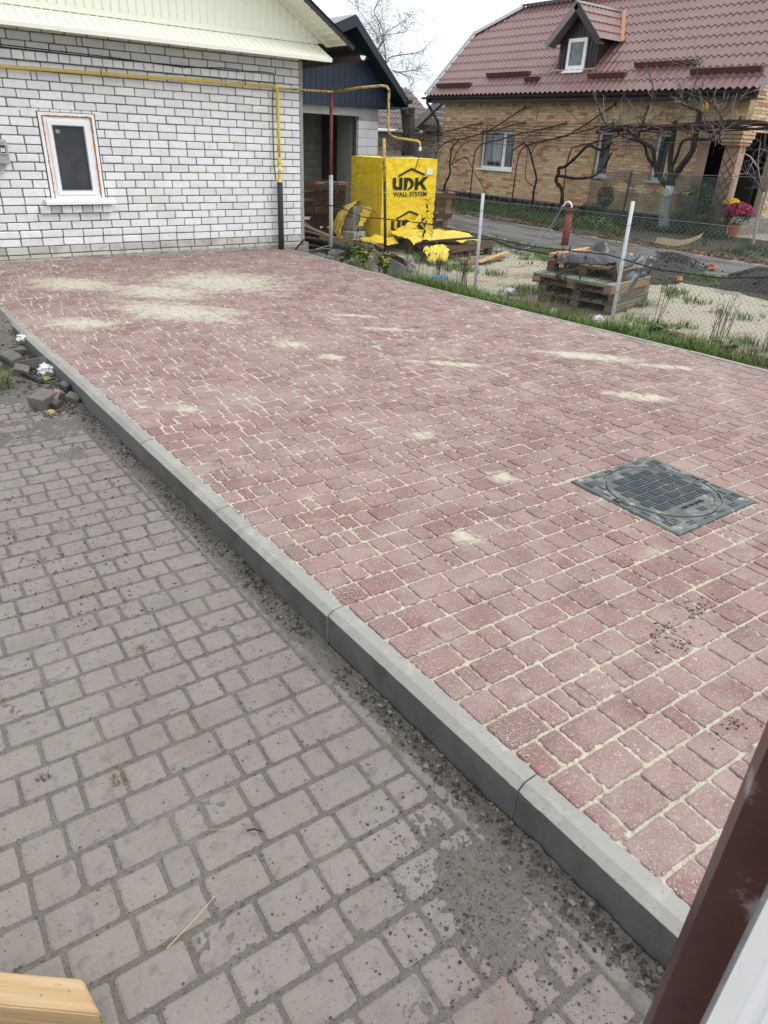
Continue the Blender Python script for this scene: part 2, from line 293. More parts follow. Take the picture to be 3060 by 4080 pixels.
MT['brown_gutter'] = mk('rusty_brown_gutter', (0.050, 0.034, 0.028), 0.6, var=0, layers=[((0.10, 0.06, 0.045), 14, 0.5, 0.66, 0.7, 4)])
MT['roof_tile'] = mk('brown_metal_tile', (0.20, 0.112, 0.102), 0.30, spec=.6, var=.05, layers=[((0.235, 0.145, 0.136), 1.6, 0.42, 0.68, 0.6, 5), ((0.32, 0.25, 0.24), 3.5, 0.66, 0.8, 0.4, 4)])
MT['roof_tile_grey'] = mk('grey_brown_metal_tile', (0.125, 0.092, 0.090), 0.35, spec=.5, var=.05, layers=[((0.20, 0.165, 0.16), 2, 0.5, 0.75, 0.5, 4)])
MT['roof_trim'] = mk('roof_trim_mauve', (0.20, 0.175, 0.185), 0.35, spec=.5, var=0)
MT['brown_trim'] = mk('dark_brown_trim', (0.030, 0.022, 0.023), 0.4, spec=.45, var=0)
MT['snow_guard'] = mk('brown_snow_guard', (0.115, 0.060, 0.055), 0.45, var=.06)
MT['copper'] = mk('copper_orange_flashing', (0.52, 0.24, 0.12), 0.5, var=0, layers=[((0.25, 0.11, 0.06), 12, 0.58, 0.7, 0.7, 3)])
MT['yellow_brick'] = mk('yellow_brick', [(0.63, 0.48, 0.29), (0.60, 0.41, 0.25), (0.66, 0.54, 0.35), (0.60, 0.39, 0.24), (0.61, 0.44, 0.27), (0.64, 0.48, 0.31), (0.66, 0.55, 0.38), (0.61, 0.43, 0.26), (0.65, 0.50, 0.31), (0.46, 0.23, 0.15), (0.60, 0.42, 0.26), (0.63, 0.46, 0.29), (0.54, 0.34, 0.21)], 0.9, var=.07,
    layers=[((0.30, 0.22, 0.14), 9, 0.55, 0.72, 0.5, 4)], bump=[(50, .3, .004)])
MT['pale_mortar'] = mk('pale_mortar', (0.44, 0.36, 0.26), 0.95, var=0, layers=[((0.22, 0.18, 0.13), 5, 0.5, 0.7, 0.6, 4)])
MT['black_stone'] = mk('black_stone', [(0.022, 0.023, 0.026), (0.036, 0.037, 0.04), (0.05, 0.05, 0.053)], 0.85, var=.2, bump=[(30, .6, .015)])
MT['stone_mortar'] = mk('stone_mortar', (0.15, 0.15, 0.148), 0.95, var=0, layers=[((0.06, 0.06, 0.058), 6, 0.45, 0.65, 0.6, 4)])
MT['pink_render'] = mk('pink_render', (0.42, 0.29, 0.225), 0.9, var=0, layers=[((0.34, 0.23, 0.18), 5, 0.5, 0.7, 0.5, 4)])
MT['dark_inside'] = mk('dark_interior', (0.012, 0.013, 0.016), 0.9, var=0)
MT['shed_wall'] = mk('patchy_plaster', (0.42, 0.41, 0.38), 0.95, var=.05, layers=[((0.26, 0.245, 0.22), 2.6, 0.50, 0.57, 0.8, 5)])
MT['udk'] = mk('yellow_wrap_film', (0.80, 0.58, 0.010), 0.34, spec=.5, var=0, layers=[((0.66, 0.44, 0.010), 4.0, 0.5, 0.72, 0.6, 5, (1.6, 1.6, .35)), ((0.45, 0.34, 0.08), 20, 0.68, 0.78, 0.3, 4, (1, 1, .2))], bump=[(6, 0.9, 0.05, 6), (30, .3, .01)])
MT['udk_print'] = mk('black_print', (0.018, 0.015, 0.010), 0.45, var=0)
MT['film'] = mk('torn_yellow_film', (0.76, 0.54, 0.03), 0.38, spec=.5, var=0, layers=[((0.84, 0.68, 0.22), 9, 0.55, 0.75, 0.6, 4), ((0.52, 0.33, 0.01), 12, 0.55, 0.72, 0.5, 4)], bump=[(14, 0.6, 0.02, 3)])
MT['black_film'] = mk('black_film', (0.020, 0.023, 0.029), 0.27, spec=.55, var=0, layers=[((0.07, 0.08, 0.098), 6, 0.52, 0.72, 0.6, 4)], bump=[(14, 0.5, 0.02, 3)])
MT['paper'] = mk('white_paper', (0.66, 0.67, 0.68), 0.8, var=.08, layers=[((0.35, 0.35, 0.37), 40, 0.58, 0.68, 0.6, 3)])
MT['blue_bag'] = mk('blue_plastic_bag', [(0.08, 0.27, 0.50), (0.55, 0.62, 0.64)], 0.4, var=.1, bump=[(30, .6, .01)])
WOODL = lambda d, l: [(d, 6, 0.42, 0.62, 0.75, 5, (.25, 6, 6)), (l, 11, 0.52, 0.68, 0.5, 4, (.2, 5, 5))]
MT['pallet_wood'] = mk('pallet_wood', [(0.26, 0.165, 0.095), (0.21, 0.135, 0.08), (0.30, 0.20, 0.12), (0.18, 0.12, 0.08)], 0.9, var=.15, coord='obj', layers=WOODL((0.14, 0.085, 0.05), (0.36, 0.26, 0.16)), bump=[(40, .3, .004)])
MT['brown_wood'] = mk('dark_brown_wood', [(0.105, 0.058, 0.036), (0.13, 0.075, 0.046), (0.085, 0.048, 0.03)], 0.85, var=.15, coord='obj', layers=WOODL((0.05, 0.028, 0.018), (0.20, 0.125, 0.08)), bump=[(40, .3, .004)])
MT['green_wood'] = mk('mossy_green_wood', [(0.20, 0.25, 0.20), (0.25, 0.29, 0.245), (0.17, 0.22, 0.175)], 0.9, var=.12, coord='obj', layers=WOODL((0.10, 0.15, 0.11), (0.36, 0.38, 0.33)))
MT['damp_wood'] = mk('damp_grey_wood', [(0.20, 0.175, 0.125), (0.16, 0.14, 0.105), (0.235, 0.205, 0.145), (0.13, 0.115, 0.09)], 0.9, var=.15, coord='obj', layers=WOODL((0.08, 0.07, 0.055), (0.29, 0.26, 0.19)), bump=[(40, .3, .004)])
MT['fresh_wood'] = mk('fresh_pine', [(0.56, 0.37, 0.17), (0.52, 0.32, 0.14), (0.60, 0.42, 0.21)], 0.8, var=.08, coord='obj', layers=WOODL((0.42, 0.23, 0.09), (0.66, 0.50, 0.30)))
MT['orange_wood'] = mk('orange_board', (0.55, 0.23, 0.07), 0.8, var=.1, coord='obj', layers=WOODL((0.42, 0.17, 0.05), (0.6, 0.36, 0.18)))
MT['old_log'] = mk('weathered_log', (0.27, 0.26, 0.24), 0.95, var=0, layers=[((0.07, 0.065, 0.06), 14, 0.48, 0.62, 0.9, 5), ((0.42, 0.41, 0.39), 20, 0.56, 0.7, 0.6, 4)], bump=[(40, .9, .02)])
MT['bark'] = mk('dark_bark', (0.034, 0.029, 0.028), 0.95, var=0, layers=[((0.085, 0.078, 0.075), 16, 0.54, 0.70, 0.6, 4, (1, 1, .35)), ((0.03, 0.026, 0.025), 22, 0.5, 0.7, 0.7, 4, (1, 1, .2))], bump=[(45, .8, .02)])
MT['stump_bark'] = mk('stump_bark', (0.045, 0.040, 0.038), 0.95, var=0, layers=[((0.10, 0.09, 0.085), 11, 0.5, 0.66, 0.8, 4, (1, 1, .18))], bump=[(22, 1, .05)])
MT['twig'] = mk('grey_twig', [(0.22, 0.20, 0.19), (0.07, 0.06, 0.056), (0.34, 0.32, 0.30), (0.11, 0.095, 0.09)], 0.9, var=.15)
MT['vine_twig'] = mk('vine_twig', [(0.085, 0.058, 0.05), (0.13, 0.085, 0.07), (0.06, 0.042, 0.04)], 0.9, var=.2)
MT['vine_bark'] = mk('vine_bark', (0.022, 0.019, 0.0185), 0.95, var=0, layers=[((0.085, 0.075, 0.07), 20, 0.52, 0.68, 0.7, 4)], bump=[(50, .8, .015)])
MT['limewash'] = mk('limewash', (0.56, 0.59, 0.61), 0.95, var=0, layers=[((0.20, 0.21, 0.215), 12, 0.46, 0.62, 0.8, 5, (1, 1, .4))], bump=[(40, .8, .015)])
MT['far_twig'] = mk('far_twig', (0.14, 0.155, 0.17), 0.95, var=.1)
MT['grass'] = mk('grass_blades', [(0.075, 0.155, 0.022), (0.095, 0.185, 0.03), (0.06, 0.12, 0.02), (0.13, 0.19, 0.04), (0.085, 0.165, 0.025), (0.20, 0.19, 0.08)], 0.7, var=.2)
MT['lawn'] = mk('lawn_grass', [(0.040, 0.090, 0.020), (0.055, 0.11, 0.025), (0.035, 0.07, 0.018), (0.07, 0.10, 0.03)], 0.8, var=.2)
MT['dry_grass'] = mk('dry_grass', [(0.19, 0.155, 0.085), (0.24, 0.20, 0.115), (0.12, 0.095, 0.06), (0.10, 0.11, 0.04)], 0.85, var=.2)
MT['dry_weed'] = mk('dry_dark_weed', [(0.045, 0.034, 0.027), (0.07, 0.05, 0.04), (0.03, 0.025, 0.022)], 0.9, var=.2)
MT['leaf_yellowgreen'] = mk('yellow_green_leaf', [(0.24, 0.29, 0.045), (0.19, 0.25, 0.045), (0.30, 0.32, 0.075), (0.13, 0.19, 0.04)], 0.6, var=.15)
MT['leaf_green'] = mk('weed_green_leaf', [(0.07, 0.125, 0.045), (0.055, 0.10, 0.035), (0.09, 0.15, 0.055)], 0.6, var=.2)
MT['bush_leaf'] = mk('bush_leaf', [(0.055, 0.11, 0.03), (0.075, 0.13, 0.04), (0.04, 0.08, 0.025)], 0.7, var=.25)
MT['box_leaf'] = mk('boxwood_leaf', [(0.018, 0.038, 0.018), (0.026, 0.05, 0.024), (0.014, 0.028, 0.014)], 0.7, var=.25)
MT['yellow_leaf'] = mk('yellow_leaf', (0.62, 0.36, 0.03), 0.6, var=.15)
MT['dead_leaf'] = mk('dead_leaf', [(0.05, 0.032, 0.026), (0.16, 0.08, 0.04), (0.24, 0.13, 0.06)], 0.9, var=.2)
MT['yellow_flower'] = mk('yellow_flower', [(0.75, 0.55, 0.02), (0.68, 0.46, 0.02)], 0.7, var=.1)
MT['magenta_flower'] = mk('magenta_flower', [(0.30, 0.028, 0.075), (0.36, 0.045, 0.10), (0.22, 0.02, 0.055)], 0.7, var=.15)
MT['terracotta'] = mk('terracotta', (0.42, 0.19, 0.10), 0.85, var=.08)
MT['plant_dark'] = mk('dark_foliage', [(0.02, 0.035, 0.014), (0.03, 0.045, 0.02)], 0.8, var=.2)
MT['ground'] = mk('ground_earth', (0.20, 0.185, 0.15), 0.97, var=0, layers=[((0.11, 0.10, 0.085), 0.9, 0.45, 0.65, 0.7, 6), ((0.26, 0.245, 0.20), 4, 0.5, 0.7, 0.5, 5)], bump=[(15, .6, .03)])
MT['pale_ground'] = mk('pale_sandy_ground', (0.36, 0.335, 0.265), 0.97, var=0, layers=[((0.42, 0.33, 0.19), 0.9, 0.52, 0.64, 0.6, 5), ((0.15, 0.13, 0.10), 1.5, 0.53, 0.63, 0.8, 8, (1, 1.6, 1)), ((0.26, 0.235, 0.185), 14, 0.46, 0.68, 0.6, 5), ((0.10, 0.09, 0.07), 50, 0.62, 0.72, 0.5, 4)], bump=[(30, .7, .02), (7, .5, .04)])
MT['road'] = mk('damp_dirt_road', (0.15, 0.143, 0.137), 0.8, spec=.25, var=0, layers=[((0.07, 0.063, 0.056), 1.1, 0.46, 0.56, 0.85, 9, (2.0, .5, 1)), ((0.225, 0.22, 0.215), 4, 0.53, 0.68, 0.6, 6, (1.6, .6, 1)), ((0.06, 0.055, 0.05), 14, 0.57, 0.68, 0.6, 5, (1.5, .7, 1))], bump=[(25, .8, .03), (6, .7, .06)])
MT['leafy_soil'] = mk('leafy_soil', (0.055, 0.050, 0.042), 0.97, var=0, layers=[((0.035, 0.06, 0.02), 1.4, 0.5, 0.66, 0.7, 6), ((0.16, 0.10, 0.06), 26, 0.64, 0.72, 0.6, 3)], bump=[(30, .8, .03)])
MT['coal_soil'] = mk('dark_heap_soil', (0.055, 0.055, 0.058), 0.97, var=.3, layers=[((0.13, 0.125, 0.12), 30, 0.54, 0.70, 0.6, 5), ((0.02, 0.02, 0.02), 14, 0.5, 0.7, 0.6, 4)], bump=[(30, 1, .04), (90, .7, .01)])
MT['cardboard'] = mk('tan_cardboard', (0.42, 0.35, 0.25), 0.9, var=0, layers=[((0.33, 0.27, 0.19), 5, 0.45, 0.65, 0.5, 4)])
MT['hatch'] = mk('hatch_plastic', (0.085, 0.10, 0.105), 0.6, spec=.35, var=0, layers=[((0.20, 0.205, 0.185), 9, 0.46, 0.62, 0.8, 6), ((0.42, 0.40, 0.32), 12, 0.58, 0.68, 0.8, 6)], bump=[(120, .2, .002)])
MT['hatch_raised'] = mk('hatch_raised', (0.060, 0.078, 0.088), 0.5, spec=.35, var=.06, layers=[((0.15, 0.165, 0.165), 9, 0.54, 0.72, 0.5, 5)])
MT['hatch_dark'] = mk('hatch_gap', (0.012, 0.014, 0.016), 0.8, var=0)
MT['old_kerb'] = mk('old_flush_kerb', (0.20, 0.19, 0.165), 0.95, var=.05, layers=[((0.11, 0.10, 0.085), 10, 0.45, 0.62, 0.7, 5)], bump=[(80, .5, .006)])
MT['rubble'] = mk('rubble_block', [(0.085, 0.078, 0.074), (0.11, 0.10, 0.095), (0.13, 0.12, 0.112), (0.10, 0.085, 0.08)], 0.95, var=.12, layers=[((0.19, 0.175, 0.155), 9, 0.48, 0.66, 0.7, 6), ((0.045, 0.04, 0.037), 40, 0.58, 0.7, 0.6, 3)], bump=[(70, .6, .006)])
MT['pebble'] = mk('soil_crumb', [(0.05, 0.045, 0.04), (0.07, 0.063, 0.055), (0.10, 0.09, 0.08), (0.15, 0.14, 0.125), (0.06, 0.052, 0.045), (0.20, 0.19, 0.17)], 0.95, var=.2)
MT['straw'] = mk('straw', [(0.40, 0.34, 0.13), (0.34, 0.26, 0.15)], 0.8, var=.1)
MT['gate_brown'] = mk('brown_gate_paint', (0.060, 0.025, 0.021), 0.42, spec=.5, var=0, layers=[((0.085, 0.035, 0.029), 9, 0.45, 0.65, 0.6, 5), ((0.36, 0.34, 0.36), 9, 0.615, 0.70, 0.75, 6), ((0.02, 0.012, 0.01), 30, 0.62, 0.72, 0.6, 4)], bump=[(40, .2, .003)])
MT['blue_hose'] = mk('blue_grey_hose', (0.10, 0.15, 0.20), 0.5, var=0)
MT['boulder'] = mk('mossy_stone', (0.19, 0.195, 0.16), 0.95, var=0, layers=[((0.10, 0.125, 0.06), 7, 0.46, 0.62, 0.7, 5), ((0.28, 0.275, 0.25), 16, 0.55, 0.7, 0.5, 4)], bump=[(30, .8, .02)])
MT['net_plain'] = mk('teal_knot', (0.10, 0.42, 0.36), 0.6, var=0)
def translucent(name, col, fac):
    m = bpy.data.materials.new(name); m.use_nodes = True; nt = m.node_tree; L = nt.links.new
    out = nt.nodes['Material Output']; bs = nt.nodes['Principled BSDF']; bs.inputs['Base Color'].default_value = (*col, 1); bs.inputs['Roughness'].default_value = .8
    tr = _n(nt, 'ShaderNodeBsdfTransparent'); mx = _n(nt, 'ShaderNodeMixShader'); mx.inputs[0].default_value = fac
    g = _n(nt, 'ShaderNodeNewGeometry'); tx = _n(nt, 'ShaderNodeTexNoise'); tx.inputs['Scale'].default_value = 2.2; L(g.outputs['Position'], tx.inputs['Vector'])
    mr = _n(nt, 'ShaderNodeMapRange'); mr.inputs['From Min'].default_value = .35; mr.inputs['From Max'].default_value = .65; mr.inputs['To Min'].default_value = fac - .1; mr.inputs['To Max'].default_value = fac + .1
    L(tx.outputs['Fac'], mr.inputs['Value']); L(mr.outputs[0], mx.inputs[0])
    L(tr.outputs[0], mx.inputs[1]); L(bs.outputs[0], mx.inputs[2]); L(mx.outputs[0], out.inputs[0]); return m
MT['net'] = translucent('green_shade_net', (0.04, 0.066, 0.06), 0.48)
# ================================================================== GROUND
mb = MB(); mb.grid(40, 40, lambda u, v: (-150 + 300 * u, -150 + 300 * v, -0.42), 0.5)
tagset(mb.build('ground', MT['ground']), kind='structure')

HEAPS = [(5.0, -3.35, 1.35, 0.75, 0.26), (5.6, -5.0, 1.0, 0.9, 0.30), (6.4, -2.6, 0.8, .6, .12)]
def yard_z(x, y):
    z = -0.25 + 0.035 * fbm(x, y, 0.7) + 0.018 * fbm(x, y, 3.0)
    z += -0.05 * math.exp(-((x - 0.5) / .5) ** 2) * smoothstep(-3, -1, y)
    return z
def yard_grid(name, x0, x1, y0, y1, step, m, dz=0.0, kind='structure', zf=yard_z, xedge=None):
    nx, ny = int((x1 - x0) / step), int((y1 - y0) / step); g = MB()
    def fn(u, v):
        y = y0 + (y1 - y0) * v; a, b = (xedge(y) if xedge else (x0, x1)); x = a + (b - a) * u
        e = min(u, 1 - u) * nx
        return (x, y, zf(x, y) + dz - (0.06 if e < .5 and xedge else 0))
    g.grid(nx, ny, fn); return tagset(g.build(name, m, smooth=True), kind=kind)
yard_grid('yard', -0.25, 40, -16, 40, 0.16, MT['pale_ground'])
def road_edge(y):
    w_ = .25 * fbm(y, 1.3, .8); return (4.95 + .12 * (y + 2) + w_ if y > -2 else 4.95 + .05 * (y + 2) + w_, 7.75 + .10 * y * (1 if y < 0 else .25) + .2 * fbm(y, 5.1, 1.1))
yard_grid('road', 5, 7.7, -16, 30, 0.14, MT['road'], 0.022, xedge=road_edge)
yard_grid('road_verge', 4.2, 5.1, -9, 6, 0.10, MT['leafy_soil'], 0.010, xedge=lambda y: (4.35 + .06 * (y + 2) + .45 * fbm(y, 4.4, 1.3), road_edge(y)[0] + .12 + .2 * fbm(y, 8.8, 2.0)))
yard_grid('garden_soil', 7.6, 11.6, -16, 10.2, 0.14, MT['leafy_soil'], 0.014, xedge=lambda y: (road_edge(y)[1] + .15 * fbm(y, 9, 2), 11.75))

def heap(name, cx, cy, rx, ry, h, m, label, seed=0.0, cat='soil heap'):
    g = MB()
    def fn(u, v):
        a = u * 2 * math.pi; rr = v * 1.15
        kr_ = 1 + .45 * noise.noise(Vector((math.cos(a) * 1.3 + seed, math.sin(a) * 1.3, 2.0))) + .16 * noise.noise(Vector((math.cos(a) * 4 + seed, math.sin(a) * 4, 5.0))); x = cx + rx * rr * kr_ * math.cos(a); y = cy + ry * rr * kr_ * math.sin(a)
        z = h * max(0.0, 1 - rr ** 1.5) * (1 + .7 * fbm(x + seed, y, 2.4)) + .07 * fbm(x, y + seed, 7.0) * max(0, 1.1 - rr)
        return (x, y, yard_z(x, y) + 0.018 + z - .06 * max(0, rr - .95) / .2)
    g.grid(56, 20, lambda u, v: fn(u, 1 - v)); o = g.build(name, m, smooth=True)
    return tagset(o, label, cat)
heap('soil_heap', 5.0, -3.45, 1.15, 0.62, 0.24, MT['coal_soil'], 'low dark soil heap on the road edge behind the pallet stack')
heap('soil_heap', 5.2, -5.35, 0.95, 1.0, 0.30, MT['coal_soil'], 'larger dark soil heap at the right edge of the yard, beside the dirt road', 4.0)
heap('soil_heap', 3.75, -3.9, 0.75, 0.42, 0.10, MT['leafy_soil'], 'small brown rooty mound between the pallet stack and the dark soil heap', 9.0)

# ------------------------------------------------------------------ pavers
ANG = RAD(-3.5); CA, SA = math.cos(ANG), math.sin(ANG)
def uv2xy(u, v): return (u * CA - v * SA, u * SA + v * CA)
def xy2uv(x, y): return (x * CA + y * SA, -x * SA + y * CA)

def paver_mesh(name, w_, l_, h, rc, bev, seg, worn=0.0):
    a, b = w_ / 2, l_ / 2; outline = []
    for sx, sy, st in ((1, 1, 0), (-1, 1, 90), (-1, -1, 180), (1, -1, 270)):
        for k in range(seg + 1):
            an = RAD(st + 90 * k / seg); outline.append((sx * (a - rc), sy * (b - rc), math.cos(an), math.sin(an)))
    jit = [rnd(-1, 1) * .0012 for _ in outline]
    def ring(inset, z): return [(cx + (rc - inset + j) * c, cy + (rc - inset + j) * s, z) for (cx, cy, c, s), j in zip(outline, jit)]
    rings = [ring(0, -h), ring(0, -bev), ring(bev * .3, -bev * .3), ring(bev * 1.05, 0)]
    n = len(outline); vs = [p for r in rings for p in r]; fs = []
    for k in range(3):
        for i in range(n): fs.append((k * n + i, k * n + (i + 1) % n, (k + 1) * n + (i + 1) % n, (k + 1) * n + i))
    fs.append(tuple(range(3 * n, 4 * n)))
    return vs, fs

def pave(parent, rects, zf, mat_, h, rc, bev, joint, nmax=300, group=None):
    """rects: (u0, u1, v0, v1) in paving directions; the pieces that show largest become objects, the rest one part"""
    items = []
    for (u0, u1, v0, v1) in rects:
        w_, l_ = u1 - u0 - joint, v1 - v0 - joint
        if w_ < .02 or l_ < .02: continue
        x, y = uv2xy((u0 + u1) / 2, (v0 + v1) / 2); z = zf(x, y) + rnd(-.0016, .0016)
        items.append((px_size((x, y, z)) ** 2 * w_ * l_, x, y, z, w_, l_))
    items.sort(reverse=True); cache = {}; rest = MB(); base = wloc(parent)
    for i, (s_, x, y, z, w_, l_) in enumerate(items):
        rot = (rnd(-.006, .006), rnd(-.006, .006), ANG + rnd(-.008, .008))
        if i < nmax and s_ > 0:
            key = (round(w_ / .004), round(l_ / .004), random.randrange(2))
            if key not in cache:
                vs, fs = paver_mesh('paver', key[0] * .004, key[1] * .004, h, min(rc, w_ * .4, l_ * .4), bev, 2)
                g = MB(); g.add(vs, fs, 0.0); me = g.mesh('paver'); me.materials.append(mat_)
                cache[key] = me
            link('paver', cache[key], None, parent, Vector((x, y, z)) - base, rot)
        else:
            vs, fs = paver_mesh('p', w_, l_, h, min(rc, w_ * .4, l_ * .4), bev, 1)
            M = Euler(rot).to_matrix(); c = Vector((x, y, z))
            rest.add([M @ Vector(p) + c for p in vs], fs)
    rest.build('paver', mat_, parent, kind='stuff')

# the raised patio
def kerb_right(y): return -0.33 + smoothstep(-3.0, -8.0, y) * 0.27
def patio_z(x, y): return -0.1 + 0.05 * smoothstep(-3.5, 0, y) * max(0, min(1, -x / 4.6))
def sand_bed():
    g = MB()
    def fn(x, y, s): return (x, y, patio_z(x, y) - 0.0068 + .0018 * smoothstep(-8.2, -6.0, y) + 0.006 * nz(x, y, 0, 45) + 0.005 * nz(x, y, 2, 110) + .004 * nz(x, y, 5, 6))
    g.grid(300, 400, lambda u, v: fn(-4.93 + 2.7 * u, -11.0 + 4.0 * v, 1))
    g.grid(150, 130, lambda u, v: fn(-4.93 + (4.93 + kerb_right(-7 + 6.97 * v)) * u, -7.0 + 6.97 * v, 0))
    g.grid(90, 130, lambda u, v: fn(-2.23 + (2.23 + kerb_right(-11 + 4 * v)) * u, -11.0 + 4.0 * v, 0))
    return g.build('patio', MT['joint_sand'])
patio = tagset(sand_bed(), kind='structure')
g = MB(); g.box((-4.93, -11.0, -0.40), (0.0, -0.03, -0.16)); tagset(g.build('patio_base', MT['old_concrete']), kind='structure')
MANC, MANS, MANA = Vector((-2.93, -8.59, 0)), 0.68, RAD(-2.0)
hu, hv = xy2uv(MANC.x, MANC.y); HH = MANS / 2 + .006
def rows(v0, v1, pitch, xl, xr, sizes, hole=None):
    out = []; v = v0
    while v < v1:
        va, vb = v, v + pitch; vm = (va + vb) / 2
        ul = xy2uv(xl, 0)[0]; # start at the left edge of this row
        # x = u*CA - v*SA  ->  u = (x + v*SA)/CA
        ul = (xl + vm * SA) / CA
        y_guess = ul * SA + vm * CA
        ur = ((xr(y_guess) if callable(xr) else xr) + vm * SA) / CA
        u = ul; cuts = [u]; last = None
        while u < ur - .05:
            s_ = random.choice(sizes)
            if s_ == last and random.random() < .5: s_ = random.choice(sizes)
            last = s_; u = min(u + s_, ur); cuts.append(u)
        if ur - cuts[-1] > .0: cuts[-1] = ur
        for a, b in zip(cuts, cuts[1:]):
            if hole and vb > hv - HH and va < hv + HH and b > hu - HH and a < hu + HH:
                la, lb = va, vb
                if va < hv - HH < vb and (hv - HH - va) > .02: out.append((a, b, va, hv - HH))
                if va < hv + HH < vb and (vb - hv - HH) > .02: out.append((a, b, hv + HH, vb))
                ia, ib = max(va, hv - HH), min(vb, hv + HH)
                if a < hu - HH and hu - HH - a > .02: out.append((a, hu - HH, ia, ib))
                if b > hu + HH and b - hu - HH > .02: out.append((hu + HH, b, ia, ib))
            else: out.append((a, b, va, vb))
        v += pitch
    return out
R = rows(-11.2, 0.5, 0.1275, -4.928, kerb_right, (.066, .092, .092, .125, .125, .125, .178, .178), True)
R = [r for r in R if -10.95 < uv2xy((r[0] + r[1]) / 2, (r[2] + r[3]) / 2)[1] < -.075]
pave(patio, R, patio_z, MT['red_paver'], 0.05, 0.009, 0.0055, 0.0108)

# left kerb: 1 m stones, 80 mm wide, chamfered outer edge
kerb = tagset(thing('kerb', None, None, (-4.97, -5, -.25)), kind='structure')
y = -11.49; k = 0
while y < 0:
    y1 = min(y + 1.0, -0.02); g = MB(); o1, o2 = y + .003, y1 - .003; dz = rnd(-.003, .003); dx = rnd(-.004, .004)
    prof = [(-4.932, -.42), (-4.932, -.1015), (-4.935, -.0985), (-4.984, -.0985), (-5.010, -.1165), (-5.012, -.1185), (-5.012, -.42)]
    prof = [(px + dx, pz + dz + patio_z(-4.95, (y + y1) / 2) + .1) for px, pz in prof]
    n = len(prof); NS = 44; vs = []; sd = rnd(0, 99)
    for j in range(NS + 1):
        yy = o1 + (o2 - o1) * j / NS; e = .0035 * max(0, 1 - min(yy - o1, o2 - yy) / .006); ch = max(0, noise.noise(Vector((yy * 23, sd, 0))) - .42) * .020
        for i, (px, pz) in enumerate(prof):
            q = .0011 * noise.noise(Vector((yy * 40, i * 3.1 + sd, 1))); r2 = (ch if i in (3, 4, 5) else 0) + (e if i in (1, 2, 3, 4, 5) else 0)
            vs.append((px + q + (r2 * .8 if i >= 4 and i < 6 else 0), yy, pz + q * .7 - r2 * .6))
    fs = [tuple(range(n)), tuple(range((NS + 1) * n - 1, NS * n - 1, -1))]; sidef = []
    for j in range(NS):
        for i in range(n):
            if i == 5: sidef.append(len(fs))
            fs.append((j * n + i, (j + 1) * n + i, (j + 1) * n + (i + 1) % n, j * n + (i + 1) % n))
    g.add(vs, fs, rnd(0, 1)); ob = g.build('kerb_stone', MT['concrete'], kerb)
    ob.data.materials.append(MT['shaded_concrete'] if y < -6.6 else MT['half_shaded_concrete'])  # painted shade on the outer face, deeper on the near stones
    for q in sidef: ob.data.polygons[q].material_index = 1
    y += 1.0; k += 1
kr = tagset(thing('edging_kerb', None, None, (-.2, -5, -.25)), kind='structure')
y = -11.0
while y < 0.0:
    y1 = min(y + 1.0, 0.0); g = MB(); a, b = kerb_right(y), kerb_right(y1)
    g.prism([(a + .002, y + .003, -.35), (a + .052, y + .003, -.35), (b + .052, y1 - .003, -.35), (b + .002, y1 - .003, -.35)], (0, 0, .254 + rnd(-.003, .003)))
    g.build('kerb_stone', MT['concrete'], kr); y += 1.0

# ------------------------------------------------------------------ grey driveway
DZ = -0.255
def mound(x, y):
    m = 0.175 * math.exp(-((x + 5.12) / .55) ** 2 - ((y + 2.75) / .72) ** 2) * (1 + .5 * fbm(x, y, 3.5)) + .10 * smoothstep(-2.6, -1.2, y)
    m += 0.045 * math.exp(-((x + 5.2) / .28) ** 2 - ((y + 4.25) / .5) ** 2)
    return m
def drive_z(x, y):
    e = smoothstep(-5.16, -5.06, x)      # dirt banked up against the kerb
    bank = e * (0.010 + 0.026 * max(0, .35 + fbm(x * .4, y, 2.2)) + .010 * fbm(x, y, 30, 2))
    far = 0.0075 * smoothstep(-7.0, -5.4, y + .3 * fbm(x, y, 1.5)) * (0.5 + 1.1 * fbm(x, y, 1.9))
    blot = 0.0030 * smoothstep(.10, .50, fbm(x + 11, y, 3.6)) + .009 * math.exp(-((x + 5.25) / .12) ** 2 - ((y + 9.62) / .25) ** 2)
    return DZ - .0046 + bank + far + blot + mound(x, y) + .0035 * nz(x, y, 0, 38) + .0028 * nz(x, y, 3, 95) + .003 * nz(x, y, 7, 9)
g = MB()
g.grid(140, 480, lambda u, v: (lambda x, y: (x, y, drive_z(x, y)))(-6.42 + 1.405 * u, -10.0 + 4.8 * v))
g.grid(90, 170, lambda u, v: (lambda x, y: (x, y, drive_z(x, y)))(-7.2 + 2.185 * u, -5.2 + 5.2 * v))
g.grid(50, 140, lambda u, v: (lambda x, y: (x, y, drive_z(x, y)))(-9.5 + 3.08 * u, -12.5 + 7.3 * v))
g.grid(40, 50, lambda u, v: (lambda x, y: (x, y, drive_z(x, y)))(-6.42 + 1.405 * u, -12.5 + 2.5 * v))
drive = tagset(g.build('driveway', MT['soil'], smooth=True), kind='structure')
g = MB(); g.box((-10, -13, -.41), (-5.02, 0, -.33)); tagset(g.build('driveway_base', MT['ground']), kind='structure')
R = rows(-12.3, 0.2, 0.1235, -8.4, -5.135, (.092, .120, .120, .165, .182, .182))
R = [r for r in R if uv2xy((r[0] + r[1]) / 2, (r[2] + r[3]) / 2)[1] < -3.4]
# a row that ends at the right edge: keep whole stones there, cut ones hide on the far left
pave(drive, R, lambda x, y: DZ + .002 * fbm(x, y, 3), MT['grey_paver'], 0.05, 0.0105, 0.009, 0.010)
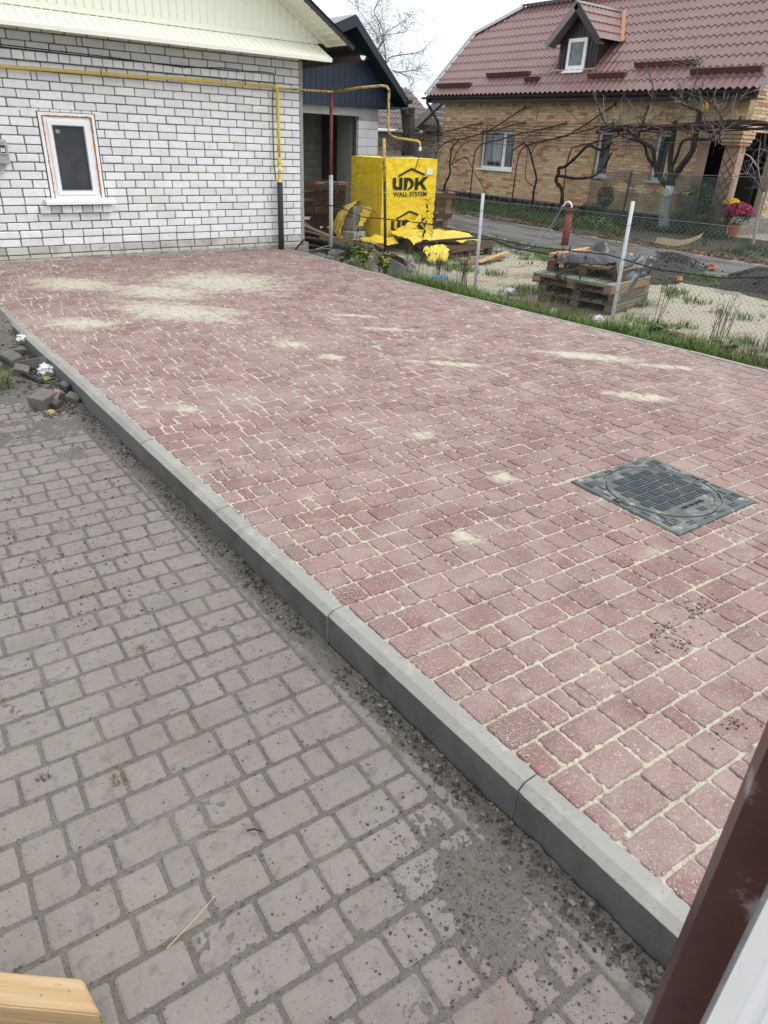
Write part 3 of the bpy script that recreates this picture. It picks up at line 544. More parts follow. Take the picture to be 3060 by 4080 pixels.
# flush strip of old kerb beside the driveway
y = -10.3
while y < -4.6:
    g = MB(); g.rbox((-5.108 + rnd(-.004, .004), y + .4, DZ - .03 + .004), (.05, .79, .06), None, .008); g.build('edging_stone', MT['old_kerb'], drive); y += .8

# loose crumbs of soil and sand
OCT = ([(1, 0, 0), (-1, 0, 0), (0, 1, 0), (0, -1, 0), (0, 0, 1), (0, 0, -1)], [(0, 2, 4), (2, 1, 4), (1, 3, 4), (3, 0, 4), (2, 0, 5), (1, 2, 5), (3, 1, 5), (0, 3, 5)])
def crumb(g, x, y, z, s, col=None):
    a = rnd(0, 6.28); ca, sa = math.cos(a), math.sin(a); sc = [s * rnd(.6, 1.3) for _ in range(6)]; vs = []
    for i, (px, py, pz) in enumerate(OCT[0]):
        k = sc[i]; px, py = px * k + rnd(-.3, .3) * s, py * k + rnd(-.3, .3) * s
        vs.append((x + px * ca - py * sa, y + px * sa + py * ca, z + pz * k * .8))
    g.add(vs, OCT[1], col)
g = MB()
for _ in range(30000):
    y = -10.1 + 6.3 * random.random() ** 1.4; x = rnd(-6.45, -5.03)
    if random.random() > .35 + .65 * smoothstep(-.1, .35, fbm(x, y, 2.1)): continue
    tv = ((xy2uv(x, y)[1] + 12.3) / .1235) % 1; jn = min(tv, 1 - tv) * .1235 < .011
    if not jn and random.random() < .45: continue
    s = (.0018 if jn else .0012) + .0030 * random.random() ** 5
    if y > -8: s *= 1.5
    crumb(g, x, y, max(drive_z(x, y), DZ) + s * .4, s)
for _ in range(5200):
    y = -10.1 + 6.5 * random.random() ** 1.2; x = -5.055 + random.gauss(0, .030)
    if x > -5.016 or fbm(x * .5, y, 2.6) < -.22: continue
    s = .0025 + .009 * random.random() ** 4; crumb(g, x, y, drive_z(x, y) + s * .3, s)
for _ in range(1500):
    x = -5.25 + random.gauss(0, .11); y = -9.62 + random.gauss(0, .2)
    if x > -5.02: continue
    s = .0015 + .004 * random.random() ** 4; crumb(g, x, y, max(drive_z(x, y), DZ) + s * .3, s)
for _ in range(2600):
    x = -5.3 + random.gauss(0, .28); y = rnd(-4.9, -1.6)
    if x > -5.02: continue
    s = .004 + .012 * random.random() ** 4; crumb(g, x, y, drive_z(x, y) + s * .3, s)
tagset(g.build('soil_crumbs', MT['pebble']), kind='stuff')
g = MB()
for _ in range(5200):      # sand grains spilled on the pavers, thickest in the swept patches
    if random.random() < .45:
        px, py, a, b, an = random.choice(SANDP[7:]); t = random.gauss(0, .5) * a; q = random.gauss(0, .5) * b
        x, y = px + t * math.cos(RAD(an)) - q * math.sin(RAD(an)), py + t * math.sin(RAD(an)) + q * math.cos(RAD(an))
    else: x, y = rnd(-4.92, -1.5), rnd(-10.4, -6.2)
    if abs(x - MANC.x) < .36 and abs(y - MANC.y) < .36 and random.random() < .8: continue
    s = .0012 + .0022 * random.random() ** 3; crumb(g, x, y, patio_z(x, y) + s * .3, s)
for cx, cy, n in ((-4.90, -9.33, 160), (-4.87, -8.45, 120), (-4.89, -8.9, 80), (-4.93, -8.0, 60), (-4.92, -9.9, 40)):
    for _ in range(n):
        x, y = cx + random.gauss(0, .028), cy + random.gauss(0, .05); s = .0015 + .0025 * random.random() ** 2
        if x < -4.983: continue
        crumb(g, x, y, -.0985 + s * .3, s)
tagset(g.build('sand_grains', MT['joint_sand']), kind='stuff')
g = MB()
for _ in range(260):       # dark clods trodden onto the pavers
    cx, cy = random.choice([(-4.0, -9.3), (-4.25, -9.72), (-4.3, -9.88), (-4.02, -9.38), (-3.75, -9.3)])
    x, y = cx + random.gauss(0, .06), cy + random.gauss(0, .022); s = .002 + .005 * random.random() ** 2
    crumb(g, x, y, -.1 + s * .3, s)
tagset(g.build('mud_crumbs', MT['dark_soil']), kind='stuff')

# ------------------------------------------------------------------ inspection hatch in the patio
hx = thing('inspection_hatch', 'square dark grey inspection hatch with round lid set in the red pavers', 'manhole cover', (MANC.x, MANC.y, -.1), (0, 0, MANA))
S2 = MANS / 2; LR = .292
g = MB(); n = 64; ring = [(LR + .012) * 1 for _ in range(n)]
sq = []
for i in range(n):
    a = 2 * math.pi * i / n; c, s = math.cos(a), math.sin(a); k = S2 / max(abs(c), abs(s)); sq.append((c * k, s * k))
vs = [(x, y, -.05) for x, y in sq] + [(x, y, .004) for x, y in sq] + [(x * .985, y * .985, .008) for x, y in sq] + [((LR + .012) * math.cos(2 * math.pi * i / n), (LR + .012) * math.sin(2 * math.pi * i / n), .008) for i in range(n)] + [((LR + .012) * math.cos(2 * math.pi * i / n), (LR + .012) * math.sin(2 * math.pi * i / n), -.03) for i in range(n)]
fs = [(k * n + i, k * n + (i + 1) % n, (k + 1) * n + (i + 1) % n, (k + 1) * n + i) for k in range(4) for i in range(n)]
g.add(vs, fs, .3); g.build('frame', MT['hatch'], hx, local=True)
g = MB(); g.lathe((0, 0, -.028), [(LR + .011, 0), (0.01, 0)], 64); g.build('lid_seat', MT['hatch_dark'], hx, local=True)
g = MB(); g.lathe((0, 0, -.02), [(LR, 0), (LR, .028), (LR - .006, .031), (LR - .024, .031), (LR - .028, .026), (.01, .026)], 64); lid = g.build('lid', MT['hatch'], hx, local=True)
bars = MB(); fr = MB(); pit = .062
for i in range(-6, 7):
    for j in range(-6, 7):
        cx, cy = i * pit, j * pit; inside = math.hypot(cx, cy) + .03 < LR - .02
        if abs(cx) > S2 - .02 or abs(cy) > S2 - .02: continue
        for k in range(3):
            o = (k - 1) * .0185
            if (i + j) % 2 == 0: bx = [(cx - .026, cy + o - .0045), (cx + .026, cy + o + .0045)]
            else: bx = [(cx + o - .0045, cy - .026), (cx + o + .0045, cy + .026)]
            rr = [math.hypot(px, py) for px in (bx[0][0], bx[1][0]) for py in (bx[0][1], bx[1][1])]
            if max(rr) < LR - .03:
                rx, ry = cx, cy
                # leave room for the lettering near the lower edge
                if -.205 < (bx[0][1] + bx[1][1]) / 2 < -.165 and abs(cx) < .14: continue
                bars.box((bx[0][0], bx[0][1], .005), (bx[1][0], bx[1][1], .0125))
            elif min(rr) > LR + .014 and max(abs(bx[0][0]), abs(bx[1][0]), abs(bx[0][1]), abs(bx[1][1])) < S2 - .01:
                fr.box((bx[0][0], bx[0][1], .007), (bx[1][0], bx[1][1], .0128))
bars.build('lid_tread', MT['hatch_raised'], hx, local=True, kind='stuff'); fr.build('frame_tread', MT['hatch_raised'], hx, local=True, kind='stuff')
for a in (RAD(172), RAD(-8)):
    g = MB(); c, s = math.cos(a), math.sin(a); M = Matrix.Rotation(a, 3, 'Z')
    g.rbox(Vector((c * (LR + .02), s * (LR + .02), .004)), (.05, .05, .012), M, .002); g.build('lifting_slot', MT['hatch_dark'], hx, local=True)
    g = MB(); g.rbox(Vector((c * (LR + .012), s * (LR + .012), .007)), (.045, .022, .012), M, .003); g.build('lug', MT['hatch_raised'], hx, local=True)

def text_mesh(txt, size, depth, sx=1.0, bold=0.0):
    cu = bpy.data.curves.new('lettering', 'FONT'); cu.body = txt; cu.size = size; cu.extrude = depth; cu.offset = bold; cu.align_x = 'CENTER'
    cu.resolution_u = 3
    o = bpy.data.objects.new('lettering', cu); COL.objects.link(o)
    dg = bpy.context.evaluated_depsgraph_get(); me = bpy.data.meshes.new_from_object(o.evaluated_get(dg))
    bpy.data.objects.remove(o); bpy.data.curves.remove(cu)
    for v in me.vertices: v.co.x *= sx
    return me
me = text_mesh('\u2022 EN 124 (A15) \u2022', .029, .0015, 1.05, .0002); me.name = 'lettering'
g = MB(); g.rbox(Vector((0, -.185, .006)), (.29, .04, .003), None, .001); g.build('lettering_plate', MT['hatch'], hx, local=True)
link('lettering', me, MT['hatch_dark'], hx, (0, -.197, .009))

# ------------------------------------------------------------------ rubble beside the kerb
def block(name, c, size, rot, label, cat='broken paver', m='rubble', group='broken paving blocks by the kerb', chip=.012):
    vs, fs = bevbox(size, .006); M = Euler([RAD(a) for a in rot]).to_matrix(); sd = random.random() * 50
    vs = [Vector(v) * (1 + .16 * noise.noise(Vector((v[0] * 9 + sd, v[1] * 9, v[2] * 9)))) for v in vs]
    g = MB(); g.add([M @ v + Vector(c) for v in vs], fs); o = g.build(name, MT[m]); return tagset(o, label, cat, group)
block('paving_block', (-5.24, -5.17, -.205), (.165, .125, .095), (6, -4, 38), 'largest grey paving block, lowest in the rubble by the kerb')
block('paving_block', (-5.12, -4.37, -.17), (.075, .27, .085), (-14, 8, 32), 'long grey block leaning across the rubble heap beside the grass tuft')
block('paving_block', (-5.26, -4.16, -.17), (.21, .17, .06), (10, -12, 18), 'flat grey slab piece at the back left of the rubble')
block('paving_block', (-5.22, -4.44, -.195), (.11, .10, .08), (12, 20, -20), 'dark chunk between the grass tuft and the long block')
block('paving_block', (-5.05, -4.29, -.205), (.115, .07, .05), (8, 5, -18), 'wedge of block right behind the crumpled paper')
block('paving_block', (-4.985, -4.34, -.20), (.05, .11, .06), (25, 10, -30), 'thin shard pointing at the kerb behind the paper')
block('paving_block', (-4.97, -4.45, -.195), (.055, .05, .10), (10, 25, 30), 'upright dark shard standing beside the kerb by the paper') .location.x -= .065
block('paving_block', (-5.105, -4.55, -.232), (.10, .06, .03), (0, 6, -15), 'small flat chip in front of the long block')
block('paving_block', (-5.045, -4.62, -.215), (.075, .06, .045), (5, 12, 30), 'rough lump between the green leaf and the kerb')
block('paving_block', (-5.045, -5.02, -.20), (.05, .075, .10), (12, -14, 24), 'upright block at the end of the black branch')
block('paving_block', (-5.045, -5.22, -.215), (.10, .075, .06), (10, 14, -42), 'tilted block lying against the kerb below the branch end')
block('paving_block', (-5.115, -5.08, -.215), (.075, .065, .06), (4, 12, 12), 'small block right behind the largest block')
block('paving_block', (-5.175, -5.245, -.222), (.055, .055, .05), (10, -18, 30), 'little chip at the front corner of the largest block')
block('paving_block', (-5.15, -5.16, -.19), (.09, .04, .045), (20, -30, 50), 'reddish shard propped on the side of the largest block', m='red_paver')
block('paving_block', (-5.13, -3.95, -.16), (.12, .08, .05), (10, 8, 10), 'half buried chunk at the foot of the soil mound')
def crumple(name, c, r_, m, label, cat, flat=.6, n=14):
    g = MB(); sd = rnd(0, 50)
    def fn(u, v):
        th, ph = u * 2 * math.pi, (v - .5) * math.pi; d = Vector((math.cos(th) * math.cos(ph), math.sin(th) * math.cos(ph), math.sin(ph) * flat))
        k = r_ * (1 + .75 * noise.noise(d * 2.3 + Vector((sd, 0, 0))) + .4 * noise.noise(d * 6 + Vector((0, sd, 0)))); return d * k + Vector(c)
    g.grid(n * 2, n, fn); return tagset(g.build(name, MT[m]), label, cat)
crumple('crumpled_paper', (-5.055, -4.53, -.185), .05, 'paper', 'crumpled white paper on the rubble by the kerb', 'litter', .8)
crumple('paper_scrap', (-5.04, -3.72, -.12), .035, 'paper', 'white paper scrap on the soil mound by the kerb', 'litter', .8, 8)
crumple('bread_crumb', (-5.245, -5.36, -.235), .028, 'straw', 'pale yellow lump on the dirt below the largest block', 'litter', .5, 8)
def leaf_shape(g, c, L_, W_, az, tilt, curl=.25, r=None):
    M = Euler((0, -tilt, az)).to_matrix(); c = Vector(c); P = [(0, 0), (.25, .42), (.55, .5), (.85, .25), (1, 0)]
    vs = [M @ Vector((t * L_, 0, -curl * L_ * t * t)) + c for t, _ in P] + [M @ Vector((t * L_, h * W_, -curl * L_ * t * t + .12 * W_)) + c for t, h in P[1:4]] + [M @ Vector((t * L_, -h * W_, -curl * L_ * t * t + .12 * W_)) + c for t, h in P[1:4]]
    g.add(vs, [(0, 1, 5), (1, 2, 6, 5), (2, 3, 7, 6), (3, 4, 7), (0, 8, 1), (1, 8, 9, 2), (2, 9, 10, 3), (3, 10, 4)], r)
g = MB(); leaf_shape(g, (-5.11, -4.70, -.215), .085, .09, .6, .3, .3); tagset(g.build('fallen_leaf', MT['leaf_yellowgreen']), 'bright green leaf lying in front of the crumpled paper', 'leaf')
g = MB(); leaf_shape(g, (-5.2, -3.95, -.13), .09, .06, .2, .2, .3); tagset(g.build('fallen_leaf', MT['leaf_green']), 'darker green leaf on the soil behind the rubble', 'leaf')
g = MB(); g.tube([(-5.34, -4.05, -.13), (-5.27, -4.3, -.15), (-5.22, -4.5, -.19), (-5.15, -4.66, -.225), (-5.09, -4.76, -.232), (-5.05, -4.86, -.23), (-5.035, -4.93, -.215), (-5.03, -4.96, -.18)], [.022, .02, .018, .015, .013, .012, .011, .005], 8)
tagset(g.build('branch', MT['bark'], smooth=True), 'curved black branch lying across the rubble to the kerb', 'branch')
g = MB()
for _ in range(300):
    x, y = -5.16 + random.gauss(0, .07), -5.28 + random.gauss(0, .10); s = .003 + .012 * random.random() ** 3
    if x < -5.03: crumb(g, x, y, max(drive_z(x, y), DZ) + s * .3, s)
for _ in range(500):
    x, y = -5.12 + random.gauss(0, .08), -4.4 + random.gauss(0, .22); s = .004 + .016 * random.random() ** 3
    if x < -5.03: crumb(g, x, y, max(drive_z(x, y), DZ) + s * .3, s)
tagset(g.build('rubble_crumbs', MT['dark_soil']), kind='stuff')

# straws and weeds on the driveway
for pts, lb, r0, m in (([(-5.97, -9.25, -.247), (-5.90, -9.23, -.243), (-5.82, -9.20, -.240)], 'yellow straw lying across a grey paver, nearest the timber', .0014, 'straw'),
                   ([(-5.77, -8.99, -.247), (-5.71, -9.03, -.243), (-5.66, -9.07, -.245)], 'pale straw with a dark root end lying between grey pavers', .0011, 'straw'),
                   ([(-5.66, -9.07, -.246), (-5.645, -9.085, -.235), (-5.625, -9.10, -.247)], 'dark twisted twig end beside the pale straw', .003, 'dry_weed'),
                   ([(-5.71, -9.27, -.247), (-5.67, -9.245, -.245), (-5.64, -9.22, -.247)], 'short grey straw right of the yellow one', .0013, 'dry_grass')):
    g = MB(); g.tube(pts, [r0, r0, r0 * .6], 5); tagset(g.build('straw', MT[m]), lb, 'straw')
def tuft(g, x, y, z, n, h, spread, wid=.003, lean=.5, bias=(0, 0)):
    for _ in range(n):
        a = rnd(0, 6.28); r0 = spread * math.sqrt(random.random()); px, py = x + r0 * math.cos(a), y + r0 * math.sin(a)
        a2 = rnd(0, 6.28); hh = h * rnd(.5, 1.15); ln = lean * hh * rnd(.2, 1.2); dx, dy = math.cos(a2) * ln + bias[0] * hh, math.sin(a2) * ln + bias[1] * hh
        q = Vector((-math.sin(a2), math.cos(a2), 0)) * wid; p0 = Vector((px, py, z)); p1 = p0 + Vector((dx * .35, dy * .35, hh * .6)); p2 = p0 + Vector((dx, dy, hh))
        g.add([p0 - q, p0 + q, p1 + q * .8, p1 - q * .8, p2], [(0, 1, 2, 3), (3, 2, 4)])
g = MB(); tuft(g, -5.44, -4.62, -.245, 90, .17, .11, .004, 1.0, (.15, -.35)); tagset(g.build('grass_tuft', MT['grass']), 'drooping green grass tuft at the left edge beside the rubble', 'grass tuft')
for (x, y, lb, n, m) in ((-5.90, -8.68, 'small dry brown moss tuft in a driveway joint', 26, 'dry_grass'), (-5.62, -8.12, 'dry tuft between grey pavers in the middle of the driveway', 22, 'dry_grass'), (-6.08, -8.55, 'dark moss tuft at the left edge of the driveway', 20, 'dry_weed'),
                   (-5.10, -9.60, 'tiny bright green sprout on the flush kerb nearest the camera', 7, 'grass'), (-5.12, -9.05, 'tiny green sprout on the flush kerb beside a reddish paver', 7, 'grass'), (-5.08, -8.35, 'tiny green sprout in the dirt by the kerb, farthest up the driveway', 6, 'grass')):
    g = MB(); tuft(g, x, y, DZ - .002, n, .028, .022, .0014, .9); tagset(g.build('sprout', MT[m]), lb, 'weed')
# ================================================================== WHITE BRICK HOUSE
WH = thing('white_brick_house', 'white brick house with cream sheet gable and small white window', 'house', (-2.6, 2.0, -.25))
def bricks(parent, items, m, meshdims, nmax=300, name='brick', flip=None, chip=.004):
    """items: (centre, (length, depth, height), yaw, material or None)"""
    L_ = []
    for it in items: L_.append((px_size(it[0]) ** 2 * it[1][0] * it[1][2], random.random(), it))
    L_.sort(key=lambda a: (-a[0], a[1])); cache = {}; rest = {}; base = wloc(parent)
    for i, (s_, _, (c, d, yaw, mm)) in enumerate(L_):
        mm = mm or m
        if i < nmax and s_ > 0:
            key = (round(d[0], 3), round(d[1], 3), round(d[2], 3), random.randrange(8), mm.name)
            if key not in cache:
                vs, fs = bevbox(d, random.choice((chip, chip, chip * 1.8, chip * 2.6))); jt = .25 * chip * (d[2] > .08) + .001; vs = [(x + rnd(-jt, jt) * 1.5, y, z + rnd(-jt, jt)) for x, y, z in vs]
                g = MB(); g.add(vs, fs, 0.0); me = g.mesh(name); me.materials.append(mm); cache[key] = me
            link(name, cache[key], None, parent, Vector(c) - base, (0, rnd(-.004, .004), yaw))
        else:
            g = rest.setdefault(mm.name, (MB(), mm))[0]; vs, fs = bevbox(d, chip); M = Matrix.Rotation(yaw, 3, 'Z')
            g.add([M @ Vector(p) + Vector(c) for p in vs], fs)
    for g, mm in rest.values(): g.build(name, mm, parent, kind='stuff')

def ribbed(mb, P0, U, V, N, width, v0, v1, pitch=.105, rib=.028, h=.012, u_start=0.0):
    """sheet with trapezoid ribs running along V; v0/v1: functions of u"""
    P0, U, V, N = Vector(P0), Vector(U), Vector(V), Vector(N); us = []; u = u_start
    while u < width - 1e-4:
        for du, hh in ((0, 0), (pitch - rib, 0), (pitch - rib * .75, h), (pitch - rib * .25, h)):
            if u + du <= width: us.append((u + du, hh))
        u += pitch
    us.append((width, 0)); vs = []; fs = []
    for (u, hh) in us:
        a, b = v0(u), v1(u); vs += [P0 + U * u + V * a + N * hh, P0 + U * u + V * b + N * hh]
    for i in range(len(us) - 1):
        if v1(us[i][0]) - v0(us[i][0]) > .001 or v1(us[i + 1][0]) - v0(us[i + 1][0]) > .001: fs.append((2 * i, 2 * i + 2, 2 * i + 3, 2 * i + 1))
    mb.add(vs, fs, .5)

XL = -6.4
g = MB(); g.box((XL, .016, -.30), (-3.71, .25, 2.66)); g.box((-3.02, .016, -.30), (0.058, .25, 2.66)); g.box((-3.71, .016, -.30), (-3.02, .25, .645)); g.box((-3.71, .016, 1.645), (-3.02, .25, 2.66)); g.box((-.19, .25, -.30), (0.058, 4.2, 2.66)); g.build('wall', MT['mortar'], WH)
g = MB(); g.box((-4.2, .5, 0), (-2.6, .52, 2.3)); g.build('room_wall', MT['dark_inside'], WH)
g = MB(); g.box((0.004, .000, .0), (0.060, .02, 2.46)); g.build('corner_strip', MT['render_grey'], WH)
g = MB()
g.grid(90, 6, lambda u, v: (XL + (6.5) * u, -.055 + .02 * nz(u * 60, 0), -.28 + (.245 + .012 * nz(u * 50, 3)) * v) if v < .99 else (XL + 6.5 * u, .01, -.035 + .012 * nz(u * 50, 3)))
g.box((.0, -.05, -.3), (.105, .6, -.012)); g.build('plinth', MT['old_concrete'], WH)
items = []; P = .098; WX0, WX1, WZ0, WZ1 = -3.705, -3.025, .65, 1.64
def rowx(k, off):
    x = -.004; first = True
    while x > XL:
        L_ = .2465 if not first else (.2465 if off == 0 else .118)
        if not first and random.random() < .035: L_ = random.choice((.12, .05, .18))
        yield (x - L_, x); x -= L_ + .0135 + rnd(-.0015, .0015); first = False
for k in range(-1, 26):
    z0 = k * P + .0068; z1 = z0 + .0845; off = k % 2
    if k < 0: z0 = -.05
    for (a, b) in rowx(k, off):
        m_ = MT['grimy_brick'] if k <= 0 else None; y0 = 0.0; segs = [(a, b)]
        if k == 22 and b < -.36: continue
        if k == 5 and b > -3.9 and a < -2.95: segs = [(a, min(b, -3.885)), (max(a, -2.965), b)]
        if z1 > WZ0 and z0 < WZ1: segs = [s for (p, q) in segs for s in ((p, min(q, WX0 - .012)), (max(p, WX1 + .012), q))]
        for p, q in segs:
            if q - p < .012: continue
            items.append((((p + q) / 2, y0 + .02, (z0 + z1) / 2 + rnd(-.001, .001)), (round((q - p) / .005) * .005, .04, round(z1 - z0, 3)), rnd(-.006, .006), m_))
x = -.40
while x > XL:                         # projecting header course
    items.append(((x - .058, -.020, 22 * P + .049), (.116, .085, .086), rnd(-.01, .01), None)); x -= .1295 + rnd(-.002, .002)
x = -2.97
for i in range(7): items.append(((x - .06, -.014, 5 * P + .049), (.118, .075, .086), 0, MT['grimy_brick'] if i % 3 == 2 else None)); x -= .1295
x = -2.93
for i in range(8):
    items.append(((x - .062, .02, 1.6655 - .012), (.115, .04, .026), 0, None)); x -= .125
bricks(WH, items, MT['white_brick'], None)

# window
wn = link('window', None, None, WH, Vector((-3.365, 0, WZ0)) - wloc(WH))
def frame_box(g, x0, x1, z0, z1, t, y0, y1):
    g.box((x0, y0, z0), (x0 + t, y1, z1)); g.box((x1 - t, y0, z0), (x1, y1, z1)); g.box((x0 + t, y0, z1 - t), (x1 - t, y1, z1)); g.box((x0 + t, y0, z0), (x1 - t, y1, z0 + t))
g = MB(); frame_box(g, -3.70, -3.03, .655, 1.635, .034, -.004, .09); g.build('reveal', MT['white_plastic'], wn)
g = MB()
for (p, q) in (((-3.660, .665), (-3.660, 1.600)), ((-3.660, 1.600), (-3.070, 1.600)), ((-3.070, 1.600), (-3.070, .665))):
    n = 36; p, q = Vector((p[0], .004, p[1])), Vector((q[0], .004, q[1]))
    g.tube([p.lerp(q, i / n) + Vector((rnd(-.003, .003), rnd(-.002, .003), rnd(-.003, .003))) for i in range(n + 1)], [.0105 * rnd(.7, 1.3) for _ in range(n + 1)], 6)
g.build('foam_seam', MT['foam'], wn)
g = MB(); frame_box(g, -3.653, -3.077, .66, 1.592, .055, .012, .08); g.build('frame', MT['white_plastic'], wn)
g = MB(); frame_box(g, -3.606, -3.124, .708, 1.546, .045, -.004, .07); g.build('sash', MT['white_plastic'], wn)
g = MB(); frame_box(g, -3.562, -3.168, .752, 1.502, .012, .008, .06); g.build('gasket', MT['seal_grey'], wn)
g = MB(); g.box((-3.552, .03, .762), (-3.178, .05, 1.492)); g.build('pane', MT['dark_pane'], wn)
g = MB(); g.box((-3.515, .026, 1.41), (-3.468, .0295, 1.45)); g.build('sticker', MT['render_grey'], wn)
g = MB(); g.prism([(-3.80, .005, .668), (-3.80, -.105, .632), (-3.80, -.105, .600), (-3.80, -.095, .600), (-3.80, -.095, .625), (-3.80, .005, .66)], (.885, 0, 0)); g.build('sill', MT['white_sheet'], wn)

# pent strip, gable, overhang, roof
g = MB()
ribbed(g, (XL, -.02, 2.685), (1, 0, 0), Vector((0, -.40, -.205)).normalized(), Vector((0, -.205, .40)).normalized(), XL * -1 + .285, lambda u: 0, lambda u: .45, .105, .030, .010)
g.build('pent_sheet', MT['cream_metal'], WH)
g = MB(); g.prism([(XL, -.424, 2.492), (XL, -.436, 2.488), (XL, -.436, 2.446), (XL, -.424, 2.446)], (XL * -1 + .29, 0, 0)); g.prism([(XL, -.424, 2.446), (XL, -.30, 2.452), (XL, -.30, 2.458), (XL, -.424, 2.453)], (XL * -1 + .28, 0, 0))
g.prism([(-3.42, -.4375, 2.492), (-3.42, -.442, 2.488), (-3.42, -.442, 2.442), (-3.42, -.4375, 2.442)], (1.95, 0, 0)); g.build('drip_edge', MT['cream_metal'], WH)
g = MB(); g.prism([(.285, -.02, 2.690), (.285, -.02, 2.66), (.285, -.43, 2.45), (.285, -.436, 2.492)], (.012, 0, 0)); g.build('pent_end', MT['cream_metal'], WH)
RK = lambda x: 3.02 - .6 * x
g = MB(); ribbed(g, (XL, -.005, 2.70), (1, 0, 0), (0, 0, 1), (0, -1, 0), XL * -1 + .53, lambda u: 0, lambda u: max(0, min(RK(XL + u), RK(-2.9) - .6 * (-2.9 - XL - u)) - 2.70), .105, .030, .014)
g.build('gable_sheet', MT['cream_metal'], WH)
g = MB(); g.box((XL, -.026, 2.69), (.30, -.012, 2.745)); g.box((XL, -.05, 2.684), (.30, -.026, 2.696)); g.build('base_trim', MT['cream_metal'], WH)
g = MB(); S_ = Vector((1, 0, -.6)).normalized(); Np = Vector((.6, 0, 1)).normalized()
a = Vector((-2.9, -.034, RK(-2.9))); Ln = (Vector((.56, 0, RK(.56))) - Vector((-2.9, 0, RK(-2.9)))).length
g.prism([a - Np * .012, a - Np * .068, a - Np * .068 + S_ * (Ln - .07), a - Np * .012 + S_ * Ln], (0, .014, 0)); g.build('rake_trim', MT['cream_metal'], WH)
g = MB(); ribbed(g, Vector((-2.9, -.034, RK(-2.9))) - Np * .012, S_, (0, -1, 0), -Np, Ln, lambda u: 0, lambda u: .42, .115, .030, .012); g.build('soffit', MT['cream_metal'], WH)
g = MB(); a = Vector((-2.9, -.47, RK(-2.9))) ; g.prism([a - Np * .02, a + Np * .045, a + Np * .045 + S_ * (Ln + .10), a - Np * .02 + S_ * (Ln + .10)], (0, .012, 0)); g.build('verge_trim', MT['dark_roof'], WH)
g = MB(); LR_ = Ln + .36
# profiled roof sheet: ribs down the slope; its eave end shows as a wavy edge
ribbed(g, Vector((-2.9, -.49, RK(-2.9))) + Np * .05, (0, 1, 0), S_, Np, 4.6, lambda u: 0, lambda u: LR_, .105, .035, .028)
ribbed(g, Vector((-2.9, -.49, RK(-2.9))) + Np * .045, (0, 1, 0), S_, Np, 4.6, lambda u: 0, lambda u: LR_, .105, .035, .028)
S3 = Vector((-1, 0, -.6)).normalized(); N3 = Vector((-.6, 0, 1)).normalized()
ribbed(g, Vector((-2.9, -.49, RK(-2.9))) + N3 * .05, (0, 1, 0), S3, N3, 4.6, lambda u: 0, lambda u: 4.5, .105, .035, .028); g.build('roof', MT['dark_roof'], WH)
g = MB(); n = 10; vs = []; fs = []
for yy, xx, zz in ((-.58, .74, 2.56), (1.6, .80, 2.50), (4.2, .84, 2.44)):
    for rr in (.062, .058):
        for i in range(n + 1): an = math.pi + math.pi * i / n; vs.append((xx + rr * math.cos(an), yy, zz + rr * math.sin(an)))
K = 2 * (n + 1)
for s in range(2):
    for i in range(n):
        fs.append((s * K + i, s * K + i + 1, (s + 1) * K + i + 1, (s + 1) * K + i)); fs.append((s * K + n + 1 + i, (s + 1) * K + n + 1 + i, (s + 1) * K + n + 2 + i, s * K + n + 2 + i))
for i in range(n): fs.append((i, n + 1 + i, n + 2 + i, i + 1))
g.add(vs, fs, .5); gt = g.build('gutter', MT['brown_gutter'], WH)
gt.data.materials.append(MT['white_plastic'])
for p in gt.data.polygons:
    pass
g = MB(); g.prism([(.74 + .057 * math.cos(math.pi + math.pi * i / 10), -.560, 2.56 + .057 * math.sin(math.pi + math.pi * i / 10)) for i in range(11)], (0, .006, 0)); g.build('gutter_end', MT['white_sheet'], WH)

# gas pipe on the wall
GP = thing('gas_pipe', 'yellow gas pipe along the white wall dropping into a black sleeve', 'gas pipe', (-.41, -.08, -.12))
g = MB(); g.tube([(XL, -.08, 2.035), (-4.04, -.08, 2.07), (-1.6, -.08, 2.10), (-.47, -.08, 2.105)], .019, 10); g.build('main_pipe', MT['yellow_paint'], GP, smooth=True)
g = MB(); g.tube([(-.47, -.08, 2.105), (-.435, -.08, 2.103), (-.412, -.08, 2.085), (-.406, -.08, 2.05), (-.408, -.08, 1.6), (-.41, -.08, 1.2)], .0205, 10); g.build('down_pipe', MT['yellow_bright'], GP, smooth=True)
g = MB(); g.lathe((-.41, -.08, 1.12), [(.019, -.01), (.026, 0), (.026, .045), (.023, .055), (.023, .075), (.02, .085)], 10); g.lathe((-.41, -.08, .90), [(.018, 0), (.018, .23)], 10)
g.build('union', MT['yellow_bright'], GP, smooth=True)
vl = MB(); vl.lathe((-.41, -.08, .985), [(.018, 0), (.027, .008), (.027, .04), (.018, .05)], 8); vo = vl.build('valve', MT['grey_metal'], GP)
g = MB(); g.tube([(-.38, -.10, 1.0), (-.362, -.105, 1.01), (-.36, -.105, 1.08)], .008, 6); g.build('handle', MT['yellow_bright'], vo)
g = MB(); g.lathe((-.412, -.08, .855), [(.04, 0), (.042, .012), (.022, .05), (.019, .06)], 12); g.build('collar', MT['yellow_bright'], GP)
g = MB(); g.tube([(-.412, -.08, .87), (-.414, -.08, .4), (-.418, -.08, -.13)], [.0425, .0445, .0445], 14); g.build('sleeve', MT['bitumen'], GP, smooth=True)
